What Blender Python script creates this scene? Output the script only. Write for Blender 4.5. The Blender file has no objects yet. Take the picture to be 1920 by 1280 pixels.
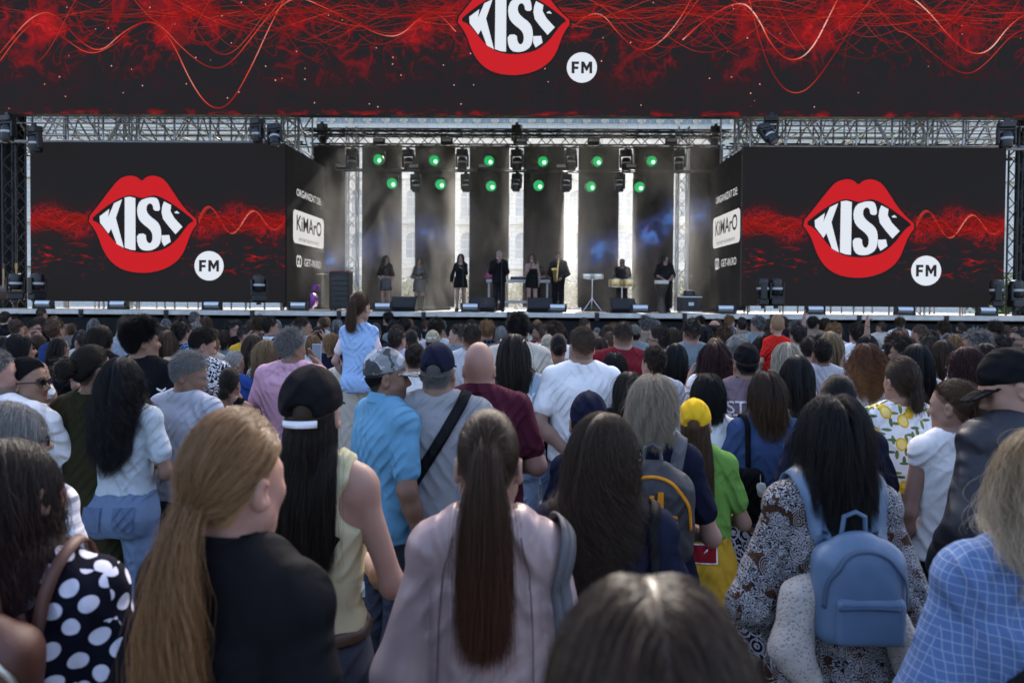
import bpy, math, random
import numpy as np
from mathutils import Vector, Matrix, Euler
rad = math.radians
random.seed(7)
RNG = np.random.default_rng(7)
SC = bpy.context.scene
COL = SC.collection

# ---------------------------------------------------------------- camera, sky, sun, exposure
EXPO = 2.22
CAM_H, FPX, HOR = 1.98, 1280.0, 570.0
PITCH, YAW, ROLL = rad(-1.05), rad(0.76), rad(0.42)
PPY = HOR + FPX * math.tan(-PITCH)          # the photograph is a crop: its principal point sits above the centre
cam_d = bpy.data.cameras.new('camera')
cam = bpy.data.objects.new('camera', cam_d)
COL.objects.link(cam)
SC.camera = cam
cam_d.sensor_width = 36.0
cam_d.lens = 36.0 * FPX / 1920
cam_d.shift_y = -(640 - PPY) / 1920
cam_d.clip_start = 0.05
cam_d.clip_end = 3000
cam_d.dof.use_dof = True
cam_d.dof.focus_distance = 4.6
cam_d.dof.aperture_fstop = 3.2
CAM_M = Matrix.Rotation(YAW, 4, 'Z') @ Matrix.Rotation(rad(90) + PITCH, 4, 'X') @ Matrix.Rotation(ROLL, 4, 'Z')
CAM_M = Matrix.Translation((0, 0, CAM_H)) @ CAM_M
cam.matrix_world = CAM_M

SUN_EL, SUN_AZ = 31.0, 5.5            # behind the stage, a little to the right of straight ahead
w = bpy.data.worlds.new('World')
SC.world = w
w.use_nodes = True
wn = w.node_tree.nodes
sky = wn.new('ShaderNodeTexSky')
sky.sky_type = 'NISHITA'
sky.sun_disc = False
sky.sun_elevation = rad(SUN_EL)
sky.sun_rotation = rad(SUN_AZ)
sky.air_density = 0.75
sky.dust_density = 5.0
sky.ozone_density = 0.6
w.node_tree.links.new(sky.outputs[0], wn['Background'].inputs[0])
wn['Background'].inputs[1].default_value = 0.15
sd = bpy.data.lights.new('sun', 'SUN')
sd.energy = 2.0
sd.angle = rad(0.6)
sd.color = (1.0, 0.94, 0.85)
sun = bpy.data.objects.new('sun', sd)
COL.objects.link(sun)
sdir = Vector((math.sin(rad(SUN_AZ)) * math.cos(rad(SUN_EL)), math.cos(rad(SUN_AZ)) * math.cos(rad(SUN_EL)), math.sin(rad(SUN_EL))))
sun.rotation_euler = sdir.to_track_quat('Z', 'Y').to_euler()
sun.location = sdir * 60
vs = SC.view_settings
vs.view_transform = 'Standard'
vs.look = 'None'
vs.exposure = EXPO
vs.gamma = 1.0
vs.use_curve_mapping = False
SC.cycles.max_bounces = 6
SC.cycles.diffuse_bounces = 3
SC.cycles.glossy_bounces = 3
SC.cycles.transmission_bounces = 4
SC.cycles.transparent_max_bounces = 16
SC.cycles.volume_bounces = 0
SC.cycles.volume_step_rate = 2.0
SC.cycles.use_denoising = True
SC.cycles.sample_clamp_indirect = 6.0
SC.cycles_curves.shape = 'RIBBONS'

# ---------------------------------------------------------------- pixel -> place
def ray(px, py):
    v = Vector(((px - 960) / FPX, -(py - PPY) / FPX, -1.0))
    return (CAM_M.to_3x3() @ v)
def PY(px, py, Y):
    r = ray(px, py)
    return Vector((0, 0, CAM_H)) + r * (Y / r.y)
def PZ(px, py, z):
    r = ray(px, py)
    return Vector((0, 0, CAM_H)) + r * ((z - CAM_H) / r.z)
def s2l(c):
    return tuple((x / 12.92 if x <= 0.04045 else ((x + 0.055) / 1.055) ** 2.4) for x in c)
def hexc(h):
    return tuple(int(h[i:i + 2], 16) / 255 for i in (0, 2, 4))

# ---------------------------------------------------------------- materials
MC = {}
class NT:
    """small node-tree writer"""
    def __init__(self, name):
        self.m = bpy.data.materials.new(name)
        self.m.use_nodes = True
        self.t = self.m.node_tree
        self.b = self.t.nodes['Principled BSDF']
        self.out = self.t.nodes['Material Output']
    def n(self, typ, **kw):
        nd = self.t.nodes.new(typ)
        for k, v in kw.items():
            if k.startswith('i_'):
                k = k[2:]
                nd.inputs[int(k) if k.isdigit() else k].default_value = v
            else:
                setattr(nd, k, v)
        return nd
    def l(self, a, b):
        self.t.links.new(a, b)
    def math(self, op, a, b=0.0, c=0.0, clamp=False):
        nd = self.t.nodes.new('ShaderNodeMath')
        nd.operation = op
        nd.use_clamp = clamp
        for i, x in enumerate((a, b, c)):
            if hasattr(x, 'links'):
                self.l(x, nd.inputs[i])
            else:
                nd.inputs[i].default_value = x
        return nd.outputs[0]
    def mix(self, f, a, b):
        nd = self.t.nodes.new('ShaderNodeMix')
        nd.data_type = 'RGBA'
        for s, x in ((0, f), (6, a), (7, b)):
            if hasattr(x, 'links'):
                self.l(x, nd.inputs[s])
            else:
                nd.inputs[s].default_value = x if s == 0 else (*x[:3], 1)
        return nd.outputs[2]
    def coord(self, out='Object'):
        return self.n('ShaderNodeTexCoord').outputs[out]
    def mapping(self, v, scale=(1, 1, 1), loc=(0, 0, 0), rot=(0, 0, 0)):
        m = self.n('ShaderNodeMapping')
        m.inputs['Scale'].default_value = scale
        m.inputs['Location'].default_value = loc
        m.inputs['Rotation'].default_value = rot
        self.l(v, m.inputs[0])
        return m.outputs[0]
    def noise(self, v, scale, detail=3, rough=0.55, dist=0.0, out=0):
        nd = self.n('ShaderNodeTexNoise')
        nd.inputs['Scale'].default_value = scale
        nd.inputs['Detail'].default_value = detail
        nd.inputs['Roughness'].default_value = rough
        nd.inputs['Distortion'].default_value = dist
        if v is not None:
            self.l(v, nd.inputs['Vector'])
        return nd.outputs[out]
    def sep(self, v):
        s = self.n('ShaderNodeSeparateXYZ')
        self.l(v, s.inputs[0])
        return s.outputs
    def comb(self, x, y, z):
        s = self.n('ShaderNodeCombineXYZ')
        for i, q in enumerate((x, y, z)):
            if hasattr(q, 'links'):
                self.l(q, s.inputs[i])
            else:
                s.inputs[i].default_value = q
        return s.outputs[0]
    def bump(self, h, strength=0.3, dist=0.01):
        b = self.n('ShaderNodeBump')
        b.inputs['Strength'].default_value = strength
        b.inputs['Distance'].default_value = dist
        self.l(h, b.inputs['Height'])
        self.l(b.outputs[0], self.b.inputs['Normal'])
    def base(self, c):
        if hasattr(c, 'links'):
            self.l(c, self.b.inputs['Base Color'])
        else:
            self.b.inputs['Base Color'].default_value = (*c[:3], 1)

def plain(name, col, rough=0.6, metal=0.0, var=0.15, scale=6.0, bump=0.0, bscale=60):
    if name in MC:
        return MC[name]
    t = NT(name)
    v = t.coord()
    f = t.noise(v, scale, 4)
    d = tuple(c * (1 - var) for c in col)
    e = tuple(min(1, c * (1 + var)) for c in col)
    t.base(t.mix(f, d, e))
    t.b.inputs['Roughness'].default_value = rough
    t.b.inputs['Metallic'].default_value = metal
    if bump:
        t.bump(t.noise(v, bscale, 3), bump, 0.004)
    MC[name] = t.m
    return t.m
def glow(name, srgb, gain=1.0):
    """an emitting screen colour that shows as srgb at the scene's exposure"""
    if name in MC:
        return MC[name]
    t = NT(name)
    c = s2l(srgb)
    t.base((0.004, 0.004, 0.0045))
    t.b.inputs['Roughness'].default_value = 0.7
    t.b.inputs['Specular IOR Level'].default_value = 0.05
    t.b.inputs['Emission Color'].default_value = (*c, 1)
    t.b.inputs['Emission Strength'].default_value = gain / 2 ** EXPO
    MC[name] = t.m
    return t.m

# ---------------------------------------------------------------- objects
def tag(o, label=None, cat=None, group=None, kind=None):
    if label: o['label'] = label
    if cat: o['category'] = cat
    if group: o['group'] = group
    if kind: o['kind'] = kind
    return o
def empty(name, loc=(0, 0, 0), rz=0, parent=None):
    o = bpy.data.objects.new(name, None)
    o.empty_display_size = 0.1
    COL.objects.link(o)
    o.location = loc
    o.rotation_euler = (0, 0, rz)
    o.parent = parent
    return o
def link(name, data, parent=None, mat=None, loc=None, rot=None, scale=None):
    o = bpy.data.objects.new(name, data)
    COL.objects.link(o)
    o.parent = parent
    if mat is not None:
        if not data.materials:
            data.materials.append(mat)
        o.material_slots[0].link = 'OBJECT'
        o.material_slots[0].material = mat
    if loc is not None: o.location = loc
    if rot is not None: o.rotation_euler = rot
    if scale is not None: o.scale = scale
    return o
def fast_mesh(name, V, Q, smooth=True):
    V = np.asarray(V, np.float32)
    Q = np.asarray(Q, np.int32)
    me = bpy.data.meshes.new(name)
    n, k = Q.shape
    me.vertices.add(len(V)); me.vertices.foreach_set('co', V.ravel())
    me.loops.add(n * k); me.loops.foreach_set('vertex_index', Q.ravel())
    me.polygons.add(n); me.polygons.foreach_set('loop_start', np.arange(0, n * k, k, dtype=np.int32))
    if smooth: me.polygons.foreach_set('use_smooth', np.ones(n, bool))
    me.update(calc_edges=True)
    return me
def pymesh(name, V, F, smooth=False):
    me = bpy.data.meshes.new(name)
    me.from_pydata([tuple(v) for v in V], [], F)
    if smooth:
        me.polygons.foreach_set('use_smooth', np.ones(len(me.polygons), bool))
    me.update()
    return me
class MB:
    """collects shapes into one mesh"""
    def __init__(self):
        self.V, self.F = [], []
    def add(self, V, F):
        o = len(self.V)
        self.V += [tuple(v) for v in V]
        self.F += [tuple(i + o for i in f) for f in F]
        return self
    def box(self, c, s, bev=0.0, rot=None):
        x, y, z = s[0] / 2, s[1] / 2, s[2] / 2
        if bev <= 0:
            V = [(a * x, b * y, d * z) for a in (-1, 1) for b in (-1, 1) for d in (-1, 1)]
            F = [(0, 1, 3, 2), (4, 6, 7, 5), (0, 4, 5, 1), (2, 3, 7, 6), (0, 2, 6, 4), (1, 5, 7, 3)]
        else:
            b_ = min(bev, x * .9, y * .9, z * .9)
            ring = lambda zz, i: [(-x + i, -y + b_, zz), (-x + b_, -y + i, zz), (x - b_, -y + i, zz), (x - i, -y + b_, zz), (x - i, y - b_, zz), (x - b_, y - i, zz), (-x + b_, y - i, zz), (-x + i, y - b_, zz)]
            V = ring(-z, b_ * .7) + ring(-z + b_, 0) + ring(z - b_, 0) + ring(z, b_ * .7)
            F = [tuple(range(7, -1, -1)), tuple(range(24, 32))]
            for r in range(3):
                for i in range(8):
                    j = (i + 1) % 8
                    F.append((r * 8 + i, r * 8 + j, r * 8 + 8 + j, r * 8 + 8 + i))
        M = Matrix.Identity(3) if rot is None else Euler(rot).to_matrix()
        return self.add([M @ Vector(v) + Vector(c) for v in V], F)
    def tube(self, pts, r, n=8, cap=True):
        pts = [Vector(p) for p in pts]
        rs = r if isinstance(r, (list, tuple)) else [r] * len(pts)
        o = []
        up = None
        for i, p in enumerate(pts):
            d = (pts[min(i + 1, len(pts) - 1)] - pts[max(i - 1, 0)]).normalized()
            if up is None:
                up = Vector((0, 0, 1)) if abs(d.z) < 0.9 else Vector((1, 0, 0))
            a = d.cross(up).normalized()
            up = a.cross(d).normalized()
            for k in range(n):
                t = 2 * math.pi * k / n
                o.append(p + (a * math.cos(t) + up * math.sin(t)) * rs[i])
        F = []
        for i in range(len(pts) - 1):
            for k in range(n):
                j = (k + 1) % n
                F.append((i * n + k, i * n + j, (i + 1) * n + j, (i + 1) * n + k))
        if cap:
            F += [tuple(range(n - 1, -1, -1)), tuple(range((len(pts) - 1) * n, len(pts) * n))]
        return self.add(o, F)
    def lathe(self, prof, c=(0, 0, 0), n=16, axis='Z'):
        V, F = [], []
        for r, z in prof:
            for k in range(n):
                t = 2 * math.pi * k / n
                p = (r * math.cos(t), r * math.sin(t), z)
                if axis == 'Y': p = (p[0], p[2], p[1])
                if axis == 'X': p = (p[2], p[0], p[1])
                V.append((p[0] + c[0], p[1] + c[1], p[2] + c[2]))
        for i in range(len(prof) - 1):
            for k in range(n):
                j = (k + 1) % n
                F.append((i * n + k, i * n + j, (i + 1) * n + j, (i + 1) * n + k))
        F += [tuple(range(n - 1, -1, -1)), tuple(range((len(prof) - 1) * n, len(prof) * n))]
        return self.add(V, F)
    def mesh(self, name, smooth=False):
        me = pymesh(name, self.V, self.F, False)
        if smooth:
            me.polygons.foreach_set('use_smooth', np.ones(len(me.polygons), bool))
            try: me.set_sharp_from_angle(angle=rad(38))
            except Exception: pass
        return me
    def obj(self, name, mat, parent=None, smooth=False, loc=None):
        return link(name, self.mesh(name, smooth), parent, mat, loc)
UNIT = {}
def unit_tube(n=8):
    if n not in UNIT:
        UNIT[n] = MB().tube([(0, 0, 0), (0, 0, 1)], 1.0, n).mesh('tube', True)
    return UNIT[n]
def bar(name, a, b, r, mat, parent=None, n=8):
    """a straight tube between two points, sharing one mesh"""
    a, b = Vector(a), Vector(b)
    d = b - a
    o = link(name, unit_tube(n), parent, mat)
    o.matrix_basis = Matrix.Translation(a) @ d.to_track_quat('Z', 'Y').to_matrix().to_4x4() @ Matrix.Diagonal((r, r, d.length, 1))
    return o
def copy_tree(o, parent=None):
    c = o.copy()
    COL.objects.link(c)
    c.parent = parent
    for ch in o.children:
        copy_tree(ch, c)
    return c
TEXTS = {}
def text_mesh(s, size=1.0, bold=0.0, extrude=0.0, align='CENTER', spacing=1.0):
    key = (s, size, bold, spacing)
    if key in TEXTS:
        return TEXTS[key].copy()
    cu = bpy.data.curves.new('lettering', 'FONT')
    cu.body = s
    cu.size = size
    cu.offset = bold
    cu.extrude = extrude
    cu.align_x = align
    cu.align_y = 'CENTER'
    cu.space_character = spacing
    cu.resolution_u = 4
    o = bpy.data.objects.new('lettering', cu)
    COL.objects.link(o)
    bpy.context.view_layer.update()
    me = bpy.data.meshes.new_from_object(o.evaluated_get(bpy.context.evaluated_depsgraph_get()))
    bpy.data.objects.remove(o)
    bpy.data.curves.remove(cu)
    me.name = 'lettering'
    TEXTS[key] = me
    return me.copy()
def poly_sheet(name, pts, mat, parent, M, off):
    """flat filled outline (2D points) on a plane: M maps (u, v, depth) to the parent's space"""
    from mathutils.geometry import tessellate_polygon
    P = [Vector((p[0], p[1], 0)) for p in pts]
    tri = tessellate_polygon([P])
    return link(name, pymesh(name, [M @ Vector((p.x, p.y, off)) for p in P], [tuple(t) for t in tri]), parent, mat)
def smooth_loop(pts, it=2, closed=True):
    for _ in range(it):
        q = []
        n = len(pts)
        for i in range(n if closed else n - 1):
            a, b = pts[i], pts[(i + 1) % n]
            q.append((a[0] * .75 + b[0] * .25, a[1] * .75 + b[1] * .25))
            q.append((a[0] * .25 + b[0] * .75, a[1] * .25 + b[1] * .75))
        pts = q if closed else [pts[0]] + q + [pts[-1]]
    return pts
for a_ in (('ORGANIZAT DE:', .27, .003), ('KiMArO', .62, .010), ('entertainment', .2, .001, 1.25), ('GET-IN.RO', .30, .002), ('GD', .40, .010), ('adidas', .085, .0008), ('STWD', .115, .001), ('STWD', .13, .001), ('STWD', .125, .001), ('JERRY', .085, .0015), ('MALTA', .030, .0006)):
    text_mesh(a_[0], a_[1], a_[2], spacing=a_[3] if len(a_) > 3 else 1.0)
# ================================================================ IMPLICIT SHAPES -> MESH
# prim = (kind, params, blend)   kinds: cap (a,b,ra,rb)  ell (c,r,R)  loft (z,w,d,yc,n)  box (c,h,r,R)
A3 = lambda *v: np.array(v, float)
def rotz(a):
    c, s = math.cos(a), math.sin(a)
    return np.array([[c, -s, 0], [s, c, 0], [0, 0, 1.0]])
def rotx(a):
    c, s = math.cos(a), math.sin(a)
    return np.array([[1.0, 0, 0], [0, c, -s], [0, s, c]])
def roty(a):
    c, s = math.cos(a), math.sin(a)
    return np.array([[c, 0, s], [0, 1.0, 0], [-s, 0, c]])
def cap(a, b, ra, rb, k=.03): return ('cap', (A3(*a), A3(*b), ra, rb), k)
def ell(c, r, R=None, k=.03): return ('ell', (A3(*c), A3(*r), R), k)
def rbox(c, h, r, R=None, k=.01): return ('box', (A3(*c), A3(*h), r, R), k)
def loft(z, w, d, yc, n=2.4, k=.03): return ('loft', tuple(np.asarray(q, float) for q in (z, w, d, yc)) + (n,), k)
def prim_eval(p, X, Y, Z):
    kind, q, k = p
    if kind == 'cap':
        a, b, ra, rb = q
        ba = b - a
        x, y, z = X - a[0], Y - a[1], Z - a[2]
        h = np.clip((x * ba[0] + y * ba[1] + z * ba[2]) / max(ba @ ba, 1e-9), 0, 1)
        return np.sqrt((x - h * ba[0]) ** 2 + (y - h * ba[1]) ** 2 + (z - h * ba[2]) ** 2) - (ra + (rb - ra) * h)
    if kind == 'ell':
        c, r, R = q
        x, y, z = X - c[0], Y - c[1], Z - c[2]
        if R is not None:
            x, y, z = R[0, 0] * x + R[1, 0] * y + R[2, 0] * z, R[0, 1] * x + R[1, 1] * y + R[2, 1] * z, R[0, 2] * x + R[1, 2] * y + R[2, 2] * z
        k0 = np.sqrt((x / r[0]) ** 2 + (y / r[1]) ** 2 + (z / r[2]) ** 2)
        k1 = np.sqrt((x / r[0] ** 2) ** 2 + (y / r[1] ** 2) ** 2 + (z / r[2] ** 2) ** 2)
        return k0 * (k0 - 1) / np.maximum(k1, 1e-6)
    if kind == 'box':
        c, h, r, R = q
        x, y, z = X - c[0], Y - c[1], Z - c[2]
        if R is not None:
            x, y, z = R[0, 0] * x + R[1, 0] * y + R[2, 0] * z, R[0, 1] * x + R[1, 1] * y + R[2, 1] * z, R[0, 2] * x + R[1, 2] * y + R[2, 2] * z
        x, y, z = abs(x) - h[0] + r, abs(y) - h[1] + r, abs(z) - h[2] + r
        return np.sqrt(np.maximum(x, 0) ** 2 + np.maximum(y, 0) ** 2 + np.maximum(z, 0) ** 2) + np.minimum(np.maximum(x, np.maximum(y, z)), 0) - r
    zz, w, d, yc, n = q
    wi, di, yi = np.interp(Z, zz, w), np.interp(Z, zz, d), np.interp(Z, zz, yc)
    s = (np.abs(X / wi) ** n + np.abs((Y - yi) / di) ** n) ** (1 / n)
    f = (s - 1) * np.minimum(wi, di)
    return np.maximum(f, np.maximum(zz[0] - Z, Z - zz[-1]))
def prim_box(p):
    kind, q, k = p
    if kind == 'cap':
        a, b, ra, rb = q
        r = max(ra, rb)
        return np.minimum(a, b) - r, np.maximum(a, b) + r
    if kind == 'ell':
        c, r, R = q
        m = r if R is None else np.full(3, r.max())
        return c - m, c + m
    if kind == 'box':
        c, h, r, R = q
        m = h if R is None else np.full(3, np.sqrt(h @ h))
        return c - m, c + m
    z, w, d, yc, n = q
    return A3(-w.max(), (yc - d).min(), z[0]), A3(w.max(), (yc + d).max(), z[-1])
def inflate(p, e):
    kind, q, k = p
    if kind == 'cap': return ('cap', (q[0], q[1], q[2] + e, q[3] + e), k)
    if kind == 'ell': return ('ell', (q[0], q[1] + e, q[2]), k)
    if kind == 'box': return ('box', (q[0], q[1] + e, q[2] + e * .5, q[3]), k)
    return ('loft', (q[0], q[1] + e, q[2] + e, q[3], q[4]), k)
def smin(a, b, k):
    h = np.maximum(k - np.abs(a - b), 0) / k
    return np.minimum(a, b) - h * h * k * .25
def field(prims, P):
    """implicit value at scattered points P (n,3)"""
    F = np.full(len(P), 1.0)
    for p in prims:
        F = smin(F, prim_eval(p, P[:, 0], P[:, 1], P[:, 2]), p[2])
    return F
def field_grad(prims, P, e=.004):
    f = field(prims, P)
    g = np.stack([field(prims, P + A3(*(e * (i == j) for j in range(3)))) - f for i in range(3)], 1) / e
    n = np.linalg.norm(g, axis=1, keepdims=True)
    return f, g / np.maximum(n, 1e-6)
def push_out(prims, P, off, bias=None):
    """move the points that lie deeper than off back out"""
    f = field(prims, P)
    off = np.broadcast_to(off, f.shape)
    i = np.nonzero(f < off)[0]
    if len(i) == 0: return P
    Q = P[i]
    _, g = field_grad(prims, Q)
    if bias is not None: g = bias(Q, g)
    P = P.copy()
    P[i] = Q + g * (off[i] - f[i])[:, None]
    return P
def axis(lo, hi, h, fine=None, hf=None):
    if fine is None or hf is None or hf >= h:
        return np.linspace(lo, hi, max(4, int(math.ceil((hi - lo) / h)) + 1))
    a, b = max(lo, fine[0]), min(hi, fine[1])
    if b <= a: return axis(lo, hi, h)
    parts = []
    if a - lo > 1e-6: parts.append(np.linspace(lo, a, max(2, int(math.ceil((a - lo) / h)) + 1))[:-1])
    parts.append(np.linspace(a, b, int(math.ceil((b - a) / hf)) + 1))
    if hi - b > 1e-6: parts.append(np.linspace(b, hi, max(2, int(math.ceil((hi - b) / h)) + 1))[1:])
    return np.concatenate(parts)
def grid_field(prims, xs, ys, zs, carve=()):
    F = np.full((len(xs), len(ys), len(zs)), .15)
    for op, L in ((0, prims), (1, carve)):
        for p in L:
            lo, hi = prim_box(p)
            m = .045 + p[2] * .5
            s = []
            for ax, i in ((xs, 0), (ys, 1), (zs, 2)):
                s.append(slice(max(0, int(np.searchsorted(ax, lo[i] - m)) - 1), int(np.searchsorted(ax, hi[i] + m)) + 1))
            X, Y, Z = xs[s[0], None, None], ys[None, s[1], None], zs[None, None, s[2]]
            if 0 in (X.size, Y.size, Z.size): continue
            v = np.broadcast_to(prim_eval(p, X, Y, Z), (X.size, Y.size, Z.size))
            B = F[s[0], s[1], s[2]]
            F[s[0], s[1], s[2]] = smin(B, v, p[2]) if op == 0 else -smin(-B, v, p[2])
    return F
def nets(F, xs, ys, zs):
    ins = F < 0
    c = np.zeros(tuple(n - 1 for n in F.shape), np.int8)
    for i in (0, 1):
        for j in (0, 1):
            for k in (0, 1):
                c += ins[i:F.shape[0] - 1 + i, j:F.shape[1] - 1 + j, k:F.shape[2] - 1 + k]
    m = (c > 0) & (c < 8)
    idx = np.full(m.shape, -1, np.int32)
    n = int(m.sum())
    idx[m] = np.arange(n)
    I, J, K = np.nonzero(m)
    acc, cnt = np.zeros((n, 3)), np.zeros(n)
    cor = [(i, j, k) for i in (0, 1) for j in (0, 1) for k in (0, 1)]
    val = {q: F[I + q[0], J + q[1], K + q[2]] for q in cor}
    for a in cor:
        for d in range(3):
            if a[d]: continue
            b = tuple(1 if e == d else a[e] for e in range(3))
            fa, fb = val[a], val[b]
            x = (fa < 0) != (fb < 0)
            if not x.any(): continue
            t = np.where(x, fa / np.where(x, fa - fb, 1), 0)
            for e in range(3):
                acc[:, e] += np.where(x, a[e] + (t if e == d else 0), 0)
            cnt += x
    acc /= cnt[:, None]
    V = np.empty((n, 3))
    for e, (ax, q) in enumerate(((xs, I), (ys, J), (zs, K))):
        V[:, e] = ax[q] + acc[:, e] * (ax[np.minimum(q + 1, len(ax) - 1)] - ax[q])
    Q = []
    for d in range(3):
        u, v = (d + 1) % 3, (d + 2) % 3
        sl0 = [slice(1, -1)] * 3; sl1 = [slice(1, -1)] * 3
        sl0[d] = slice(0, -1); sl1[d] = slice(1, None)
        A, B = ins[tuple(sl0)], ins[tuple(sl1)]
        for flip, msk in ((False, A & ~B), (True, ~A & B)):
            g = np.array(np.nonzero(msk))
            if g.shape[1] == 0: continue
            g[u] += 1; g[v] += 1
            def cell(du, dv):
                q = [g[0], g[1], g[2]]
                q = [x.copy() for x in q]
                q[u] -= du; q[v] -= dv
                return idx[q[0], q[1], q[2]]
            f = np.stack([cell(1, 1), cell(0, 1), cell(0, 0), cell(1, 0)], 1)
            if flip: f = f[:, ::-1]
            Q.append(f)
    Q = np.concatenate(Q) if Q else np.zeros((0, 4), np.int32)
    return V, Q[(Q >= 0).all(1)]
def bounds(prims, pad=.03):
    B = [prim_box(p) for p in prims]
    return np.min([b[0] for b in B], 0) - pad, np.max([b[1] for b in B], 0) + pad
def solid(prims, h, carve=(), post=None, fine=None, hf=None, lo=None, hi=None):
    """V, Q of the surface; fine = ((x0,x1),(y0,y1),(z0,z1)) gets the smaller step hf"""
    a, b = bounds(prims)
    if lo is not None: a = np.maximum(a, lo)
    if hi is not None: b = np.minimum(b, hi)
    ax = [axis(a[i], b[i], h, fine[i] if fine else None, hf) for i in range(3)]
    F = grid_field(prims, *ax, carve)
    if post is not None:
        F = post(F, ax[0][:, None, None], ax[1][None, :, None], ax[2][None, None, :])
    F[0], F[-1], F[:, 0], F[:, -1], F[:, :, 0], F[:, :, -1] = (np.maximum(q, .01) for q in (F[0], F[-1], F[:, 0], F[:, -1], F[:, :, 0], F[:, :, -1]))
    return nets(F, *ax)
WV = np.random.default_rng(3).normal(0, 1, (9, 3))
def folds(X, Y, Z, seed=0):
    """cloth folds with rounded crests and creased valleys, about -1..1"""
    s = seed * 1.7
    wx_ = X + .030 * np.sin(Z * 12 + s) + .02 * np.sin(Y * 17 + s)
    wz_ = Z + .055 * np.sin(X * 8 + 2 * s) + .03 * np.sin(Y * 11 + s)
    side = np.tanh(X * 14)
    r = lambda q: 1 - 2 * np.abs(np.sin(q)) ** .8
    f = r(wz_ * 17 + side * wx_ * 26 + s) * .42 + r(wz_ * 10 - side * wx_ * 21 + 2.1 * s) * .38 + np.sin(wx_ * 48 + Y * 26 + wz_ * 14 + s) * .2
    return f * (.55 + .45 * np.sin(X * 7 + Z * 5 + s * 2))
# ================================================================ THE SETTING
STEEL = plain('galvanised_steel', (0.42, 0.43, 0.44), 0.38, 0.85, 0.25, 9)
BLACKM = plain('black_powdercoat', (0.007, 0.007, 0.008), 0.5, 0.0, 0.3, 8, 0.15)
BLACKP = plain('black_plastic', (0.008, 0.008, 0.009), 0.4, 0.0, 0.3, 8, 0.1)
DRAPE = plain('black_drape', (0.004, 0.004, 0.0045), 0.95, 0.0, 0.3, 3, 0.3, 25)
ALU = plain('brushed_aluminium', (0.55, 0.55, 0.56), 0.35, 0.7, 0.2, 14)
STAGE_Z, LIP_Y, SCR_Y, BACK_Y = 1.75, 18.5, 19.8, 25.0

def ground():
    t = NT('ground_asphalt')
    v = t.coord()
    f = t.noise(v, 3.0, 6, 0.65)
    t.base(t.mix(f, (0.06, 0.06, 0.062), (0.13, 0.125, 0.12)))
    t.b.inputs['Roughness'].default_value = 0.9
    t.bump(t.noise(v, 90, 3), 0.4, 0.01)
    S = 600
    o = link('ground', pymesh('ground', [(-S, -S, -0.02), (S, -S, -0.02), (S, S, -0.02), (-S, S, -0.02)], [(0, 1, 2, 3)]), None, t.m)
    o['kind'] = 'structure'
    # pavers of the square: each one a bevelled block with sunk joints
    t = NT('paver_stone')
    oi = t.n('ShaderNodeObjectInfo')
    gp = t.n('ShaderNodeNewGeometry').outputs['Position']
    isl = t.n('ShaderNodeNewGeometry').outputs['Random Per Island']
    f = t.noise(gp, 7, 5, 0.7)
    rnd = t.math('FRACT', t.math('ADD', oi.outputs['Random'], isl))
    c = t.mix(f, (0.055, 0.054, 0.053), (0.115, 0.112, 0.11))
    c = t.mix(t.math('MULTIPLY', rnd, 0.45), c, (0.06, 0.058, 0.06))
    c = t.mix(t.math('GREATER_THAN', t.noise(gp, 34, 2), 0.72), c, (0.04, 0.04, 0.04))
    t.base(c)
    t.b.inputs['Roughness'].default_value = 0.85
    t.bump(t.noise(gp, 130, 4), 0.5, 0.006)
    pav = empty('paving')
    pav['kind'] = 'structure'
    W, D, H = 0.30, 0.20, 0.05
    proto = MB().box((0, 0, 0), (W - .010, D - .010, H), 0.008).mesh('paver')
    spots = []
    for j in range(int(17 / D)):
        y = 1.2 + j * D
        for i in range(-34, 35):
            x = (i + 0.5 * (j % 2)) * W
            if abs(x) < y * 0.86 + 0.6:
                spots.append((x, y))
    vis = [(720, 1200), (715, 1050), (1400, 900), (1405, 1050), (1660, 1230), (1690, 1140), (1015, 930), (1000, 880), (600, 1270)]
    C = [PZ(px, py, 0) for px, py in vis]
    spots.sort(key=lambda s: min((s[0] - c.x) ** 2 + (s[1] - c.y) ** 2 for c in C))
    V0 = [v.co.copy() for v in proto.vertices]
    F0 = [tuple(p.vertices) for p in proto.polygons]
    rest = MB()
    for k, (x, y) in enumerate(spots):
        dz = random.uniform(-.004, .004)
        rz = random.uniform(-.012, .012)
        if k < 300:
            link('paver', proto, pav, t.m, (x, y, -H / 2 + dz), (random.uniform(-.01, .01), random.uniform(-.01, .01), rz))
        else:
            rest.add([v + Vector((x, y, -H / 2 + dz)) for v in V0], F0)
    rest.obj('pavers', t.m, pav)['kind'] = 'stuff'
ground()

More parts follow.
